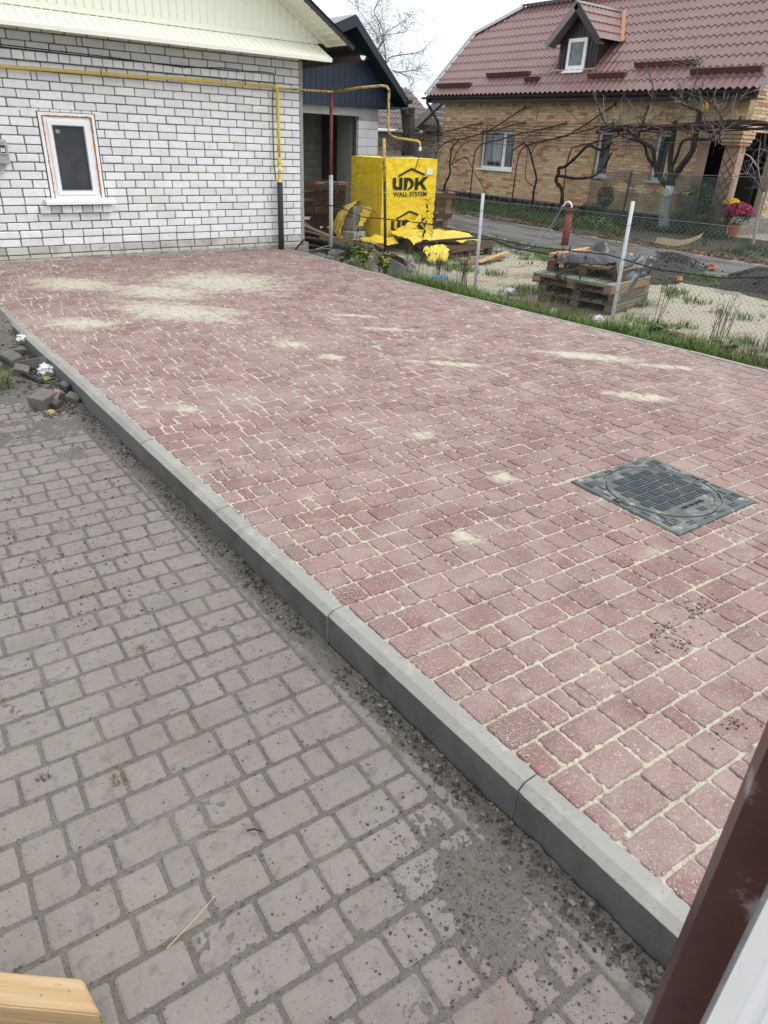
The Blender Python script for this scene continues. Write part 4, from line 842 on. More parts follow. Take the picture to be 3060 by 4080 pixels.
for xx in (-4.5, -2.9, -.93):
    g = MB(); g.tube([(xx, 0.0, 2.06 + .012 * (xx + 4)), (xx, -.105, 2.065 + .012 * (xx + 4))], .007, 5); g.tube([(xx, -.105, 2.06 + .012 * (xx + 4)), (xx + .005, -.105, 2.13 + .012 * (xx + 4))], .006, 5); g.build('bracket', MT['rust'], GP)
BP = thing('gas_branch_pipe', 'thin peeling yellow gas pipe on a red pole, bent down behind the fence', 'gas pipe', (.78, .3, -.25))
g = MB(); g.tube([(-.40, -.10, 2.088), (.13, -.075, 2.10), (.78, .28, 2.125)], .0145, 8); g.tube([(.78, .28, 2.125), (1.02, -.10, 2.19), (1.23, -.39, 2.225), (1.275, -.455, 2.215), (1.30, -.485, 2.17), (1.30, -.485, 2.05), (1.31, -.49, 1.68), (1.315, -.50, 1.60), (1.35, -.56, 1.55), (1.40, -.63, 1.53)], .0185, 10)
g.build('pipe', MT['yellow_rusty'], BP, smooth=True)
g = MB(); g.tube([(1.40, -.63, 1.53), (1.50, -.80, 1.515), (1.57, -.90, 1.505), (1.595, -.935, 1.48), (1.60, -.945, 1.42)], .0175, 10); g.build('bend', MT['yellow_paint'], BP, smooth=True)
g = MB(); g.lathe((1.60, -.945, 1.375), [(.02, .05), (.022, .04), (.022, 0), (.01, -.01)], 10); g.build('cap', MT['white_sheet'], BP)
g = MB(); g.tube([(1.60, -.945, 1.37), (1.585, -.93, 1.25), (1.56, -.9, 1.1)], .007, 6); g.build('hose', MT['rust'], BP)
g = MB(); g.tube([(.76, .30, .95), (.765, .30, 2.16)], .0275, 12); g.build('upper_post', MT['red_oxide'], BP, smooth=True)
g = MB(); g.tube([(.77, .30, -.30), (.762, .30, .93)], .033, 12); g.lathe((.762, .30, .90), [(.034, 0), (.036, .02), (.026, .06)], 12); g.build('lower_post', MT['white_paint'], BP, smooth=True)

# electricity meter box at the left edge of the wall
MBX = thing('electricity_meter_box', 'grey electricity meter box on the white wall at the left edge', 'meter box', (-4.3, -.06, 1.06))
g = MB(); g.rbox((-4.335, -.065, 1.19), (.40, .13, .265), None, .012); g.build('body', MT['grey_metal'], MBX)
g = MB(); g.rbox((-4.40, -.145, 1.24), (.31, .04, .13), None, .01); g.build('front_cover', MT['grey_metal'], MBX)
g = MB(); frame_box(g, -4.235, -4.150, 1.165, 1.275, .014, -.148, -.13); g.prism([(-4.235, -.148, 1.275), (-4.19, -.152, 1.292), (-4.15, -.148, 1.275)], (0, .018, 0)); wf = g.build('window_frame', MT['grey_metal'], MBX)
g = MB(); g.box((-4.221, -.138, 1.179), (-4.164, -.131, 1.261)); g.build('window_glass', MT['black_plastic'], wf)
for x in (-4.207, -4.183):
    g = MB(); g.rbox((x, -.143, 1.215), (.017, .012, .05), None, .003); sw = g.build('switch', MT['white_sheet'], MBX)
    g = MB(); g.rbox((x, -.150, 1.237), (.006, .008, .016), None, .001); g.build('lever', MT['black_plastic'], sw)
g = MB(); leaf_shape(g, (-4.135, -.10, 1.16), .04, .02, -.2, -.1); g.tube([(-4.155, -.12, 1.175), (-4.135, -.10, 1.16)], .003, 4); g.build('seal', MT['green_plastic'], MBX)
g = MB(); g.tube([(-4.18, -.05, 1.06), (-4.19, -.05, 1.02), (-4.24, -.05, .97), (-4.36, -.05, .93), (-4.5, -.05, .92)], .014, 8); g.build('conduit', MT['grey_hose'], MBX)
g = MB(); g.tube([(-4.262, -.05, 1.06), (-4.265, -.05, .99), (-4.30, -.05, .94)], .006, 6); g.build('cable', MT['black_plastic'], MBX)
g = MB(); g.lathe((-4.21, -.06, 1.318), [(.03, 0), (.026, .018), (.01, .03)], 8); g.build('hanger', MT['white_sheet'], MBX)
# cables along the header course
for pts, lb in (([(XL, -.078, 2.33), (-4.1, -.078, 2.285), (-2.7, -.078, 2.265), (-2.63, -.080, 2.26), (-1.8, -.078, 2.236), (-1.2, -.078, 2.275), (-.9, -.078, 2.262), (-.62, -.078, 2.272), (-.47, -.078, 2.268), (-.452, -.078, 2.24), (-.455, -.07, 2.15), (-.462, -.03, 2.0), (-.466, -.012, 1.4), (-.462, -.012, 1.1), (-.455, -.03, .9)], 'black cable running along the header bricks and down beside the gas pipe'),
                ([(XL, -.076, 2.262), (-4.1, -.076, 2.262), (-2.63, -.078, 2.247), (-1.7, -.078, 2.250), (-1.0, -.078, 2.250)], 'grey-black cable sagging below the upper one on the header bricks')):
    g = MB(); g.tube(pts, .0065, 6); tagset(g.build('wall_cable', MT['black_plastic'], smooth=True), lb, 'cable')
g = MB(); g.rbox((-.155 + .0, -.19, -.03), (.030, .006, .34), Euler((RAD(-58) * -1 * .9, RAD(6), 0)).to_matrix(), .001)
tagset(g.build('iron_bar', MT['rust']), 'rusty flat iron bar leaning on the corner of the white wall', 'metal bar')
# ================================================================== GREY BLOCK GARAGE WITH NAVY GABLE
GA = thing('garage', 'block garage with navy blue sheet gable behind the white house', 'garage', (4.6, 8.5, -.25))
GY = 6.2
g = MB(); g.box((2.0, GY + .01, 1.985), (6.085, GY + .30, 2.185)); g.box((5.48, GY - .004, 1.90), (6.06, GY + .2, 1.985)); g.build('lintel', MT['lintel'], GA)
g = MB(); g.box((5.485, GY + .008, -.3), (6.08, GY + .29, 1.95)); g.box((5.80, GY + .29, -.3), (6.08, 9.6, 2.2)); g.build('mortar_core', MT['dark_mortar'], GA)
items = []; k = 0; z = -.25
while z < 1.9:
    cuts = [(5.47, 5.775), (5.78, 6.09)] if k % 2 else [(5.47, 6.09)]
    for a, b in cuts: items.append((((a + b) / 2, GY + .05, z + .0975), (round(b - a, 3), .1, .192), 0, None))
    yy = GY + .12
    while yy < 9.4: items.append(((6.06, yy + .29, z + .0975), (.58, .08, .192), RAD(90), None)); yy += .59
    z += .1955; k += 1
z = -.25; k = 0
while z < 2.0:                       # inside back wall
    x = 2.6 + (k % 2) * .3
    while x < 6.9: items.append(((x + .297, 8.52, z + .0975), (.592, .1, .190), 0, MT['block_grey'])); x += .60
    z += .1955; k += 1
bricks(GA, items, MT['aac'], None, name='block', chip=.004)
g = MB(); g.box((2.2, 8.54, -.3), (7.0, 8.7, 2.3)); g.box((2.0, GY + .01, -.3), (2.6, 8.7, 2.3)); g.box((2.0, GY + .01, -.3), (3.72, GY + .3, 2.0)); g.build('back_wall', MT['dark_mortar'], GA)
g = MB(); g.box((5.482, GY + .30, -.3), (5.60, GY + 1.0, 2.0)); g.build('door_jamb', MT['lintel'], GA)
g = MB(); g.box((2.0, GY + .2, 2.19), (6.6, 9.6, 2.22)); g.build('ceiling', MT['dark_inside'], GA)
FY = 5.70; PK = Vector((5.0, 0, 4.0)); EV = Vector((6.66, 0, 2.42)); LV = Vector((2.4, 0, 2.95))
def garz(x): return PK.z + (x - PK.x) * ((EV.z - PK.z) / (EV.x - PK.x)) if x > PK.x else PK.z + (x - PK.x) * ((LV.z - PK.z) / (LV.x - PK.x))
g = MB(); ribbed(g, (2.4, GY, 2.185), (1, 0, 0), (0, 0, 1), (0, -1, 0), 4.24, lambda u: 0, lambda u: max(.01, garz(2.4 + u) - .06 - 2.185), .165, .016, .010); g.build('gable_cladding', MT['navy_metal'], GA)
g = MB(); g.prism([(2.0, GY - .014, 2.235), (2.0, GY - .075, 2.20), (2.0, GY - .075, 2.185), (2.0, GY - .014, 2.19)], (4.1, 0, 0)); g.box((6.09, GY - .5, 2.20), (6.64, GY + .1, 2.225)); g.box((6.618, GY - .5, 2.225), (6.636, GY + .1, 2.44)); g.build('drip_trim', MT['navy_metal'], GA)
g = MB()
for (A, B) in ((PK, EV), (PK, LV)):
    g.prism([(A.x, FY, A.z), (B.x, FY, B.z), (B.x, FY, B.z - .20), (A.x, FY, A.z - .22)], (0, .03, 0)); g.prism([(A.x, FY + .03, A.z - .19), (B.x, FY + .03, B.z - .17), (B.x, FY + .03, B.z - .20), (A.x, FY + .03, A.z - .22)], (0, .47, 0))
g.build('verge', MT['navy_trim'], GA)
g = MB()
for (A, B) in ((PK, EV), (PK, LV)): g.prism([(A.x, FY + .03, A.z + .02), (B.x + (.05 if B is EV else 0), FY + .03, B.z - (.03 if B is EV else 0)), (B.x, FY + .03, B.z - .06), (A.x, FY + .03, A.z - .06)], (0, 4.2, 0))
g.build('roof', MT['navy_trim'], GA)
g = MB(); ribbed(g, (PK.x - .02, FY + .02, PK.z + .012), (0, 1, 0), (LV - PK).normalized(), Vector((-.37, 0, .93)), 4.2, lambda u: 0, lambda u: 2.7, .18, .03, .02); g.build('roof_sheet', MT['grey_roof'], GA)
g = MB(); g.tube([(6.72, FY - .03, 2.37), (6.72, 9.9, 2.37)], .055, 10); g.build('gutter', MT['navy_trim'], GA)
g = MB(); g.rbox((6.12, 8.30, .87), (.20, .05, 2.3), Euler((RAD(-6), RAD(16), 0)).to_matrix(), .003); tagset(g.build('leaning_board', MT['damp_wood']), 'long grey board leaning inside the dark garage doorway', 'board')

# ================================================================== YELLOW BRICK HOUSE
BH = thing('yellow_brick_house', 'yellow brick house with brown metal tile roof and one dormer', 'house', (14, 4.5, -.25))
HX, HY0, HY1, HZ = 11.5, -.70, 9.8, 2.74
WINS = [(6.45, 7.92, .80, 1.89), (2.90, 3.385, .83, 1.93), (1.12, 1.55, .83, 1.93)]
PORCH = (-.36, .30, .10, 2.0)
g = MB()   # walls with openings
def wallx(y0, y1, z0, z1): g.box((HX + .012, y0, z0), (HX + .25, y1, z1))
edges = sorted({HY0, HY1, *[v for w_ in WINS for v in w_[:2]], PORCH[0], PORCH[1]})
for a, b in zip(edges, edges[1:]):
    m_ = (a + b) / 2; op = [w_ for w_ in WINS + [PORCH] if w_[0] < m_ < w_[1]]
    if op: wallx(a, b, -.2, op[0][2]); wallx(a, b, op[0][3], HZ)
    else: wallx(a, b, -.2, HZ)
g.box((HX + .25, HY0 + .012, 2.03), (16.2, HY0 + .26, HZ)); g.box((13.45, HY0 + .012, -.2), (16.2, HY0 + .26, 2.03)); g.box((15.95, HY0 + .26, -.2), (16.2, HY1, HZ)); g.box((HX + .25, HY1 - .25, -.2), (15.95, HY1, HZ))
g.prism([(HX + .02, HY0 + .03, HZ), (16.2, HY0 + .03, HZ), (13.85, HY0 + .03, 5.3)], (0, .2, 0)); g.prism([(HX + .02, HY1 - .2, HZ), (16.2, HY1 - .2, HZ), (14.6, HY1 - .2, 4.6), (13.1, HY1 - .2, 4.6)], (0, .2, 0))
g.build('wall', MT['pale_mortar'], BH)
g = MB(); g.box((HX + .25, HY0 + .27, -.18), (15.95, HY1 - .26, -.1)); g.box((13.2, HY0 + .3, -.1), (13.3, 1.5, 2.7)); g.box((HX + .3, 1.4, -.1), (13.2, 1.48, 2.7)); g.box((HX + .251, HY0 + .27, 2.5), (13.2, 1.4, 2.56)); g.build('porch_inside', MT['dark_inside'], BH)
items = []; k = 0
while .05 + .075 * k < HZ - .03:
    z0 = .055 + .075 * k; y = HY0 + (0 if k % 2 else .0); first = True
    y = HY0 - .0
    segs = []; L0 = .12 if k % 2 else .25
    if k in (33, 34): pass
    hdr = k in (23, 24, 33)
    while y < HY1 - .03:
        L_ = L0 if first else (.12 if (hdr or random.random() < .07) else .25); first = False
        b = min(y + L_, HY1); segs.append((y, b)); y = b + .010
    for a, b in segs:
        parts = [(a, b)]
        for (wy0, wy1, wz0, wz1) in WINS + [PORCH]:
            top = wz1 + (.25 if (wy0, wy1) != (PORCH[0], PORCH[1]) else 0)
            if z0 + .065 > wz0 and z0 < top:
                ex = .08 if z0 > wz1 else .0
                parts = [s for (p, q) in parts for s in ((p, min(q, wy0 - ex - .006)), (max(p, wy1 + ex + .006), q))]
        for p, q in parts:
            if q - p > .03: items.append(((HX + .015, (p + q) / 2, z0 + .0325), (round((q - p) / .01) * .01, .03, .065), RAD(90), None))
    k += 1
for (wy0, wy1, wz0, wz1) in WINS:
    y = wy0 - .05
    while y < wy1 + .05: items.append(((HX + .014, y + .0325, wz1 + .125), (.065, .032, .245), RAD(90), None)); y += .075
k = 0
while .055 + .075 * k < 4.9:               # gable end
    z0 = .055 + .075 * k; x = HX + .03 + (.13 if k % 2 else 0); x1 = 16.2 if z0 < HZ else 13.85 + (5.35 - z0) * .88; xs = HX + .03 if z0 < HZ else 13.85 - (5.25 - z0) * .9
    x = max(x, xs)
    while x < x1 - .05:
        if not (z0 < 2.0 and x < 13.43): items.append(((x + .125, HY0 + .015, z0 + .0325), (.25, .03, .065), 0, None))
        x += .26
    k += 1
bricks(BH, items, MT['yellow_brick'], None, chip=.003)
# plinth of dark field stones
g = MB(); g.box((HX - .035, HY0 - .03, -.34), (HX + .2, HY1, .035)); g.build('plinth', MT['stone_mortar'], BH)
bs = wloc(BH); 
for row, (za, zb) in enumerate(((-.24, -.11), (-.10, .03))):
    y = .4 - .3 * 0
    y = 0.35
    while y < HY1 - .1:
        L_ = rnd(.10, .30); g = MB(); cz = (za + zb) / 2 + rnd(-.015, .015); n = 7; pts = []
        for i in range(n):
            a = 2 * math.pi * i / n + rnd(-.25, .25); k_ = rnd(.92, 1.16); pts.append((HX - .036, y + L_ / 2 + (L_ / 2 - .008) * k_ * math.cos(a), cz + (zb - za) / 2 * k_ * math.sin(a) * .96))
        inner = [(p[0] - .03, (p[1] - y - L_ / 2) * .75 + y + L_ / 2, (p[2] - cz) * .75 + cz) for p in pts]
        g.add(pts + inner, [tuple(range(n, 2 * n))[::-1]] + [(i, (i + 1) % n, n + (i + 1) % n, n + i) for i in range(n)]); g.build('stone', MT['black_stone'], BH); y += L_ + .012
# windows
for i, (y0, y1, z0, z1) in enumerate(WINS):
    wn = link('window', None, None, BH, Vector((HX, (y0 + y1) / 2, z0)) - bs)
    def fb(g, a, b, c, d, t, x0, x1): g.box((x0, a, c), (x1, a + t, d)); g.box((x0, b - t, c), (x1, b, d)); g.box((x0, a + t, d - t), (x1, b - t, d)); g.box((x0, a + t, c), (x1, b - t, c + t))
    g = MB(); fb(g, y0 + .01, y1 - .01, z0 + .01, z1 - .01, .065, HX + .10, HX + .16)
    if i == 0: g.box((HX + .096, y0 + .46, z0 + .07), (HX + .16, y0 + .56, z1 - .07)); fb(g, y0 + .06, y0 + .47, z0 + .06, z1 - .06, .03, HX + .095, HX + .15)
    g.build('frame', MT['white_plastic'], wn)
    g = MB(); g.box((HX + .125, y0 + .05, z0 + .05), (HX + .135, y1 - .05, z1 - .05)); g.build('pane', MT['glass'], wn)
    g = MB(); g.prism([(HX + .09, y0 - .06, z0 + .012), (HX - .06, y0 - .06, z0 - .012), (HX - .06, y0 - .06, z0 - .045), (HX + .0, y0 - .06, z0 - .03)], (0, y1 - y0 + .12, 0)); g.build('sill', MT['white_sheet'], wn)
    if i == 0:
        g = MB(); g.grid(60, 2, lambda u, v: (HX + .108 + .006 * math.sin(u * 70), y0 + .60 + u * .74, z0 + .09 + v * .88)); g.build('curtain', MT['curtain'], wn)
        g = MB()
        for c in range(3):
            for _ in range(50): leaf_shape(g, (HX + .10, y0 + .72 + c * .2 + random.gauss(0, .04), z0 + .13 + abs(random.gauss(0, .05))), .05, .03, rnd(0, 6), rnd(-1, 1))
        g.build('pot_plants', MT['plant_dark'], wn)
# porch: pillar, beam, lattice, floor slab
g = MB(); g.box((HX - .01, -.735, .10), (HX + .28, -.38, 1.70)); g.build('porch_pillar', MT['pink_render'], BH)
it2 = []
for k, (e, z0) in enumerate(((.03, 1.70), (.05, 1.775), (.08, 1.85), (.08, 1.925))):
    it2.append(((HX + .10, -.56, z0 + .034), (.38 + 2 * e, .42 + 2 * e, .066), RAD(90), None))
bricks(BH, it2, MT['yellow_brick'], None, nmax=10, name='capital_course')
g = MB(); g.box((HX - .004, PORCH[1] - .26, .0), (HX + .02, PORCH[1] - .003, 1.95)); g.build('porch_jamb', MT['pink_render'], BH)
for s in (1, -1):
    for i in range(-2, 9):
        y0_, z0_ = -.40, .05 + i * .235; y1_, z1_ = -.75, z0_ + .43; 
        if s < 0: z0_, z1_ = z1_, z0_
        if min(z0_, z1_) < .08 or max(z0_, z1_) > 1.75: continue
        g = MB(); g.tube([(HX - .03, y0_, z0_), (HX - .03, y1_, z1_)], .008, 5); g.build('lattice_bar', MT['rust'], BH)
g = MB(); g.box((HX - .15, -1.0, -.3), (13.6, .5, .10)); g.build('porch_floor', MT['old_concrete'], BH)
# roof: pressed metal tile sheets
EX, EZ, SL = 11.10, 2.83, .95; RX = 13.85; SV = Vector((1, 0, SL)).normalized(); NV = Vector((-SL, 0, 1)).normalized()
RY0, RY1 = -1.05, 10.32
def roof_xmax(y): return RX if y < 8.9 else RX + (13.10 - RX) * (y - 8.9) / (10.32 - 8.9)
def tile_sheet(name, y0, y1, m, parent, ex, ez, sl, xmaxf, wave=.183, step=.35, amp=.017, rise=.022, flip=1, origin=None):
    sv = Vector((flip, 0, sl)).normalized(); nv = Vector((-sl * flip, 0, 1)).normalized(); nw = int(round((y1 - y0) / wave)) or 1; sy = nw * 6; g = MB()
    ymid = min(xmaxf(y0), xmaxf(y1)); cols = []
    mx = max(abs(xmaxf(y0) - ex), abs(xmaxf(y1) - ex)) * math.sqrt(1 + sl * sl); ns = int(math.ceil(mx / step)); ss = []
    for k in range(ns):
        ss += [(k * step, rise), (k * step + step * .5, rise * .5), ((k + 1) * step - .004, .002)]
    for i in range(sy + 1):
        y = y0 + (y1 - y0) * i / sy; lim = abs(xmaxf(y) - ex) * math.sqrt(1 + sl * sl); wv = amp * math.cos(2 * math.pi * y / wave); col = []
        for s, h in ss:
            s2 = min(s + (.018 * math.cos(2 * math.pi * y / wave)), lim); col.append(Vector((ex, y, ez)) + sv * s2 + nv * (h + wv))
        cols.append(col)
    n = len(ss); vs = [p for c in cols for p in c]; fs = [(i * n + j, (i + 1) * n + j, (i + 1) * n + j + 1, i * n + j + 1) for i in range(sy) for j in range(n - 1)]
    g.add(vs, fs, random.random()); return g.build(name, m, parent)
y = RY0
while y < RY1 - .02:
    y1 = min(y + .183 * 6, RY1); tile_sheet('roof_sheet', y, y1, MT['roof_tile'], BH, EX, EZ, SL, roof_xmax); y = y1
g = MB(); g.prism([(EX, RY0, EZ - .03), (EX, RY1, EZ - .03), (13.10, RY1, EZ - .03 + (13.1 - EX) * SL), (RX, 8.9, EZ - .03 + (RX - EX) * SL), (RX, RY0, EZ - .03 + (RX - EX) * SL)], NV * -.05)
zr = EZ + (RX - EX) * SL
g.prism([(RX, RY0, zr - .02), (RX, 8.9, zr - .02), (14.6, RY1, EZ + (13.1 - EX) * SL - .02), (16.6, RY1, EZ - .02), (16.6, RY0, EZ - .02)], (0, 0, -.05)); g.prism([(RX, 8.9, zr - .02), (13.1, RY1, EZ + (13.1 - EX) * SL - .02), (14.6, RY1, EZ + (13.1 - EX) * SL - .02)], (0, .02, -.05)); g.build('roof_deck', MT['brown_trim'], BH)
def capstrip(a, b, w_, n_, m, nm, parent=BH):
    a, b = Vector(a), Vector(b); t = (b - a).normalized(); n_ = Vector(n_).normalized(); s = t.cross(n_).normalized() * w_; g = MB()
    g.prism([a - s, a - s * .4 + n_ * .04, a + s * .4 + n_ * .04, a + s, a + s * .9 - n_ * .01, a - s * .9 - n_ * .01], b - a); return g.build(nm, m, parent)
capstrip((RX, RY0, zr + .03), (RX, 8.9, zr + .03), .20, (0, 0, 1), MT['grey_roof'], 'ridge_cap')
capstrip((RX, 8.9, zr + .03), (13.10, 10.34, EZ + (13.1 - EX) * SL + .03), .20, (-.6, .1, 1), MT['grey_roof'], 'hip_cap')
capstrip((13.10, 10.34, EZ + (13.1 - EX) * SL + .06), (EX - .02, 10.34, EZ + .04), .06, NV, MT['grey_roof'], 'verge_cap')
g = MB(); g.prism([(EX, RY0 - .02, EZ + .06), (RX, RY0 - .02, zr + .06), (RX, RY0 - .02, zr - .14), (EX, RY0 - .02, EZ - .14)], (0, .02, 0)); g.build('verge_board', MT['roof_trim'], BH)
g = MB(); g.box((EX + .01, RY0 + .01, EZ - .20), (EX + .04, RY1, EZ - .02)); g.box((EX + .04, RY0 + .01, EZ - .20), (HX + .01, RY1, EZ - .175)); g.build('fascia', MT['brown_trim'], BH)
g = MB(); n = 8; vs = []; fs = []
for yy in (RY0 + .03, RY1 + .10):
    for i in range(n + 1): an = math.pi + math.pi * i / n; vs.append((EX - .055 + .062 * math.cos(an), yy, EZ - .05 + .062 * math.sin(an)))
for i in range(n): fs.append((i, i + 1, n + 2 + i, n + 1 + i))
fs.append(tuple(range(n + 1))); g.add(vs, fs); g.build('gutter', MT['brown_trim'], BH)
y = RY0 + .3
while y < RY1:
    g = MB(); g.tube([(EX - .055 + .066 * math.cos(math.pi + math.pi * i / 6), y, EZ - .05 + .066 * math.sin(math.pi + math.pi * i / 6)) for i in range(7)], .008, 5); g.build('gutter_bracket', MT['brown_trim'], BH); y += .6
g = MB(); g.tube([(EX - .05, 10.18, EZ - .08), (EX - .05, 10.18, EZ - .22), (EX + .02, 10.10, EZ - .34), (11.40, 9.95, 2.05), (11.44, 9.93, 1.5)], .042, 10); g.build('downpipe', MT['brown_trim'], BH, smooth=True)
for (y0, y1, s) in ((8.44, 10.02, .30), (6.25, 7.99, .66), (5.70, 6.22, .42), (2.78, 3.94, .44), (.96, 2.68, .76), (-.83, .91, .45)):
    P0 = Vector((EX, 0, EZ)) + SV * s + NV * .03; g = MB()
    g.prism([P0 + Vector((0, y0, 0)), P0 + Vector((0, y0, 0)) + NV * .135 + SV * .02, P0 + Vector((0, y0, 0)) + NV * .135 + SV * .032, P0 + Vector((0, y0, 0)) + SV * .16 + NV * .005, P0 + Vector((0, y0, 0)) + SV * .15], (0, y1 - y0, 0)); g.build('snow_guard', MT['snow_guard'], BH)
# dormer
DX = 11.72; D0, D1 = 4.02, 5.34; DR = bs; DE = 4.05; DP = 4.72
dm = link('dormer', None, None, BH, Vector((DX, 4.68, 3.36)) - bs); RZ = lambda x: EZ + (x - EX) * SL
g = MB(); xs = EX + (DE - EZ) / SL
g.prism([(DX, D0, RZ(DX) - .02), (DX, D1, RZ(DX) - .02), (DX, D1, DE), (DX, 4.68, DP), (DX, D0, DE)], (.02, 0, 0))
g.prism([(DX + .02, D0, RZ(DX) - .03), (DX + .02, D0, DE + .05), (xs + .1, D0, DE + .05)], (0, .02, 0)); g.prism([(DX + .02, D1 - .02, RZ(DX) - .03), (DX + .02, D1 - .02, DE + .05), (xs + .1, D1 - .02, DE + .05)], (0, .02, 0))
for yy in (D0 + .10, D0 + .20, D0 + .30, D1 - .10, D1 - .2, D1 - .3, D1 - .37, 4.55, 4.68, 4.82, 4.95, 4.40):
    top = DP - abs(yy - 4.68) * (DP - DE) / .66 - .02; bot = RZ(DX) if not (4.36 < yy < 5.02) else 4.16
    g.box((DX - .016, yy - .010, bot), (DX, yy + .010, top))
g.box((DX - .02, 4.32, 4.14), (DX, 5.06, 4.19)); g.build('dormer_wall', MT['brown_trim'], dm)
g = MB()
def fb(g, a, b, c, d, t, x0, x1): g.box((x0, a, c), (x1, a + t, d)); g.box((x0, b - t, c), (x1, b, d)); g.box((x0, a + t, d - t), (x1, b - t, d)); g.box((x0, a + t, c), (x1, b - t, c + t))
fb(g, 4.37, 5.01, 3.42, 4.14, .075, DX - .05, DX + .01); fb(g, 4.445, 4.935, 3.495, 4.065, .012, DX - .058, DX - .03); g.build('window_frame', MT['white_plastic'], dm)
g = MB(); g.box((DX - .035, 4.44, 3.49), (DX - .025, 4.94, 4.07)); g.build('pane', mk('dormer_glass', (0.10, 0.12, 0.14), 0.05, spec=1.0, var=0, layers=[((0.02, 0.025, 0.03), 3.2, .48, .56, .9, 3)]), dm)
g = MB(); g.prism([(DX - .02, 4.33, 3.42), (DX - .15, 4.33, 3.36), (DX - .15, 4.33, 3.33), (DX - .02, 4.33, 3.38)], (0, .72, 0)); g.build('window_sill', MT['white_sheet'], dm)
OV = DX - .34; PKZ = DP + .16; HW = .90; EVZ = DE - .03
dsl = (PKZ - EVZ) / HW
for sgn, nm in ((-1, 'dormer_roof'), (1, 'dormer_roof')):
    # roof slope with tile waves along x
    g = MB(); A = lambda x, t: Vector((x, 4.68 + sgn * HW * t, PKZ - (PKZ - EVZ) * t)); nn = Vector((0, sgn * dsl, 1)).normalized(); NX = 72; NT = 12; ts = []
    for k in range(4): ts += [(k / 4, .0), (k / 4 + .14, .008), ((k + 1) / 4 - .004, .022)]
    vs = []
    for t, h in ts:
        xe = EX + (PKZ - (PKZ - EVZ) * t - EZ) / SL + .12
        for i in range(NX + 1):
            x = OV + (xe - OV) * i / NX; tt = min(1.0, t + .03 * (math.cos(2 * math.pi * x / .183)) * (0 < t)); vs.append(A(x, max(0, tt)) + nn * (h + .014 * math.cos(2 * math.pi * x / .183) + .03))
    n = NX + 1; g.add(vs, [(j * n + i, j * n + i + 1, (j + 1) * n + i + 1, (j + 1) * n + i) for j in range(len(ts) - 1) for i in range(NX)]); g.build(nm, MT['roof_tile'], dm)
    g = MB(); a, b = A(OV, 0), A(OV, 1.02); g.prism([a + nn * .06, b + nn * .06, b - nn * .10, a - nn * .12], (.022, 0, 0)); g.build('verge_board', MT['brown_trim'] if sgn < 0 else MT['roof_trim'], dm)
    g = MB(); a, b = A(OV + .022, 0), A(OV + .022, 1.0); g.prism([a - nn * .07, b - nn * .07, b - nn * .09, a - nn * .09], (DX - OV - .03, 0, 0)); g.build('soffit', MT['roof_trim'], dm)
g = MB(); xr = EX + (PKZ - EZ) / SL + .1; g.prism([(OV - .02, 4.68 - .07, PKZ + .01), (OV - .02, 4.68, PKZ + .075), (OV - .02, 4.68 + .07, PKZ + .01)], (xr - OV, 0, 0)); g.build('ridge_cap', MT['roof_trim'], dm)
a = Vector((EX + (EVZ - EZ) / SL, 4.68 - HW, EVZ)); b = Vector((xr, 4.68 - .05, PKZ)); t = (b - a)
g = MB(); a2 = a + NV * .07; g.prism([a2, a2 + Vector((0, -.13, 0)) + NV * .01, a2 + t + Vector((0, -.13, 0)) + NV * .01, a2 + t], NV * .012); g.build('valley_flashing', MT['copper'], dm)
g = MB(); p0 = Vector((DX - .03, D0 - .06, RZ(DX - .03))) + NV * .045; g.prism([p0, p0 + Vector((0, .36, 0)), p0 + Vector((0, .36, 0)) + SV * -.06, p0 + SV * -.06], NV * .01); p1 = Vector((DX - .03, 5.05, RZ(DX - .03))) + NV * .045; g.prism([p1, p1 + Vector((0, .36, 0)), p1 + Vector((0, .36, 0)) - SV * .06, p1 - SV * .06], NV * .01); g.build('apron_flashing', mk('tan_flashing', (.34, .22, .13), .6, var=0), dm)

# ================================================================== LOW SHED BETWEEN THE GARAGE AND THE BRICK HOUSE
SH = thing('low_shed', 'low plastered shed with grey-brown tile roof between garage and brick house', 'shed', (11.0, 13.5, -.25))
g = MB(); g.box((7.5, 12.3, -.3), (11.75, 12.5, 1.72)); g.build('wall', MT['shed_wall'], SH)
g = MB(); g.box((12.15, 12.28, -.3), (14.5, 12.5, 1.85)); g.build('side_wall', MT['shed_wall'], SH)
items = []; z = 1.15; k = 0
while z < 2.75:
    x = 12.3 - .2 * (k % 2)
    while x < 14: 
        if z < 1.85 + (x - 11.9) * .75: items.append(((x + .19, 12.26, z + .09), (.38, .06, .18), 0, None))
        x += .39
    z += .19; k += 1
bricks(SH, items, MT['block_grey'], None, name='block')
g = MB(); g.box((11.75, 12.32, -.3), (12.15, 12.5, 1.75)); g.build('doorway', MT['dark_inside'], SH)
g = MB(); g.box((9.05, 12.27, .7), (9.85, 12.31, 1.45)); wf = g.build('window', MT['dark_inside'], SH)
for x in (9.05, 9.35, 9.78): 
    g = MB(); g.box((x, 12.245, .7), (x + .06, 12.275, 1.45)); g.build('bar', MT['brown_trim'], wf)
def xm(y): return 0
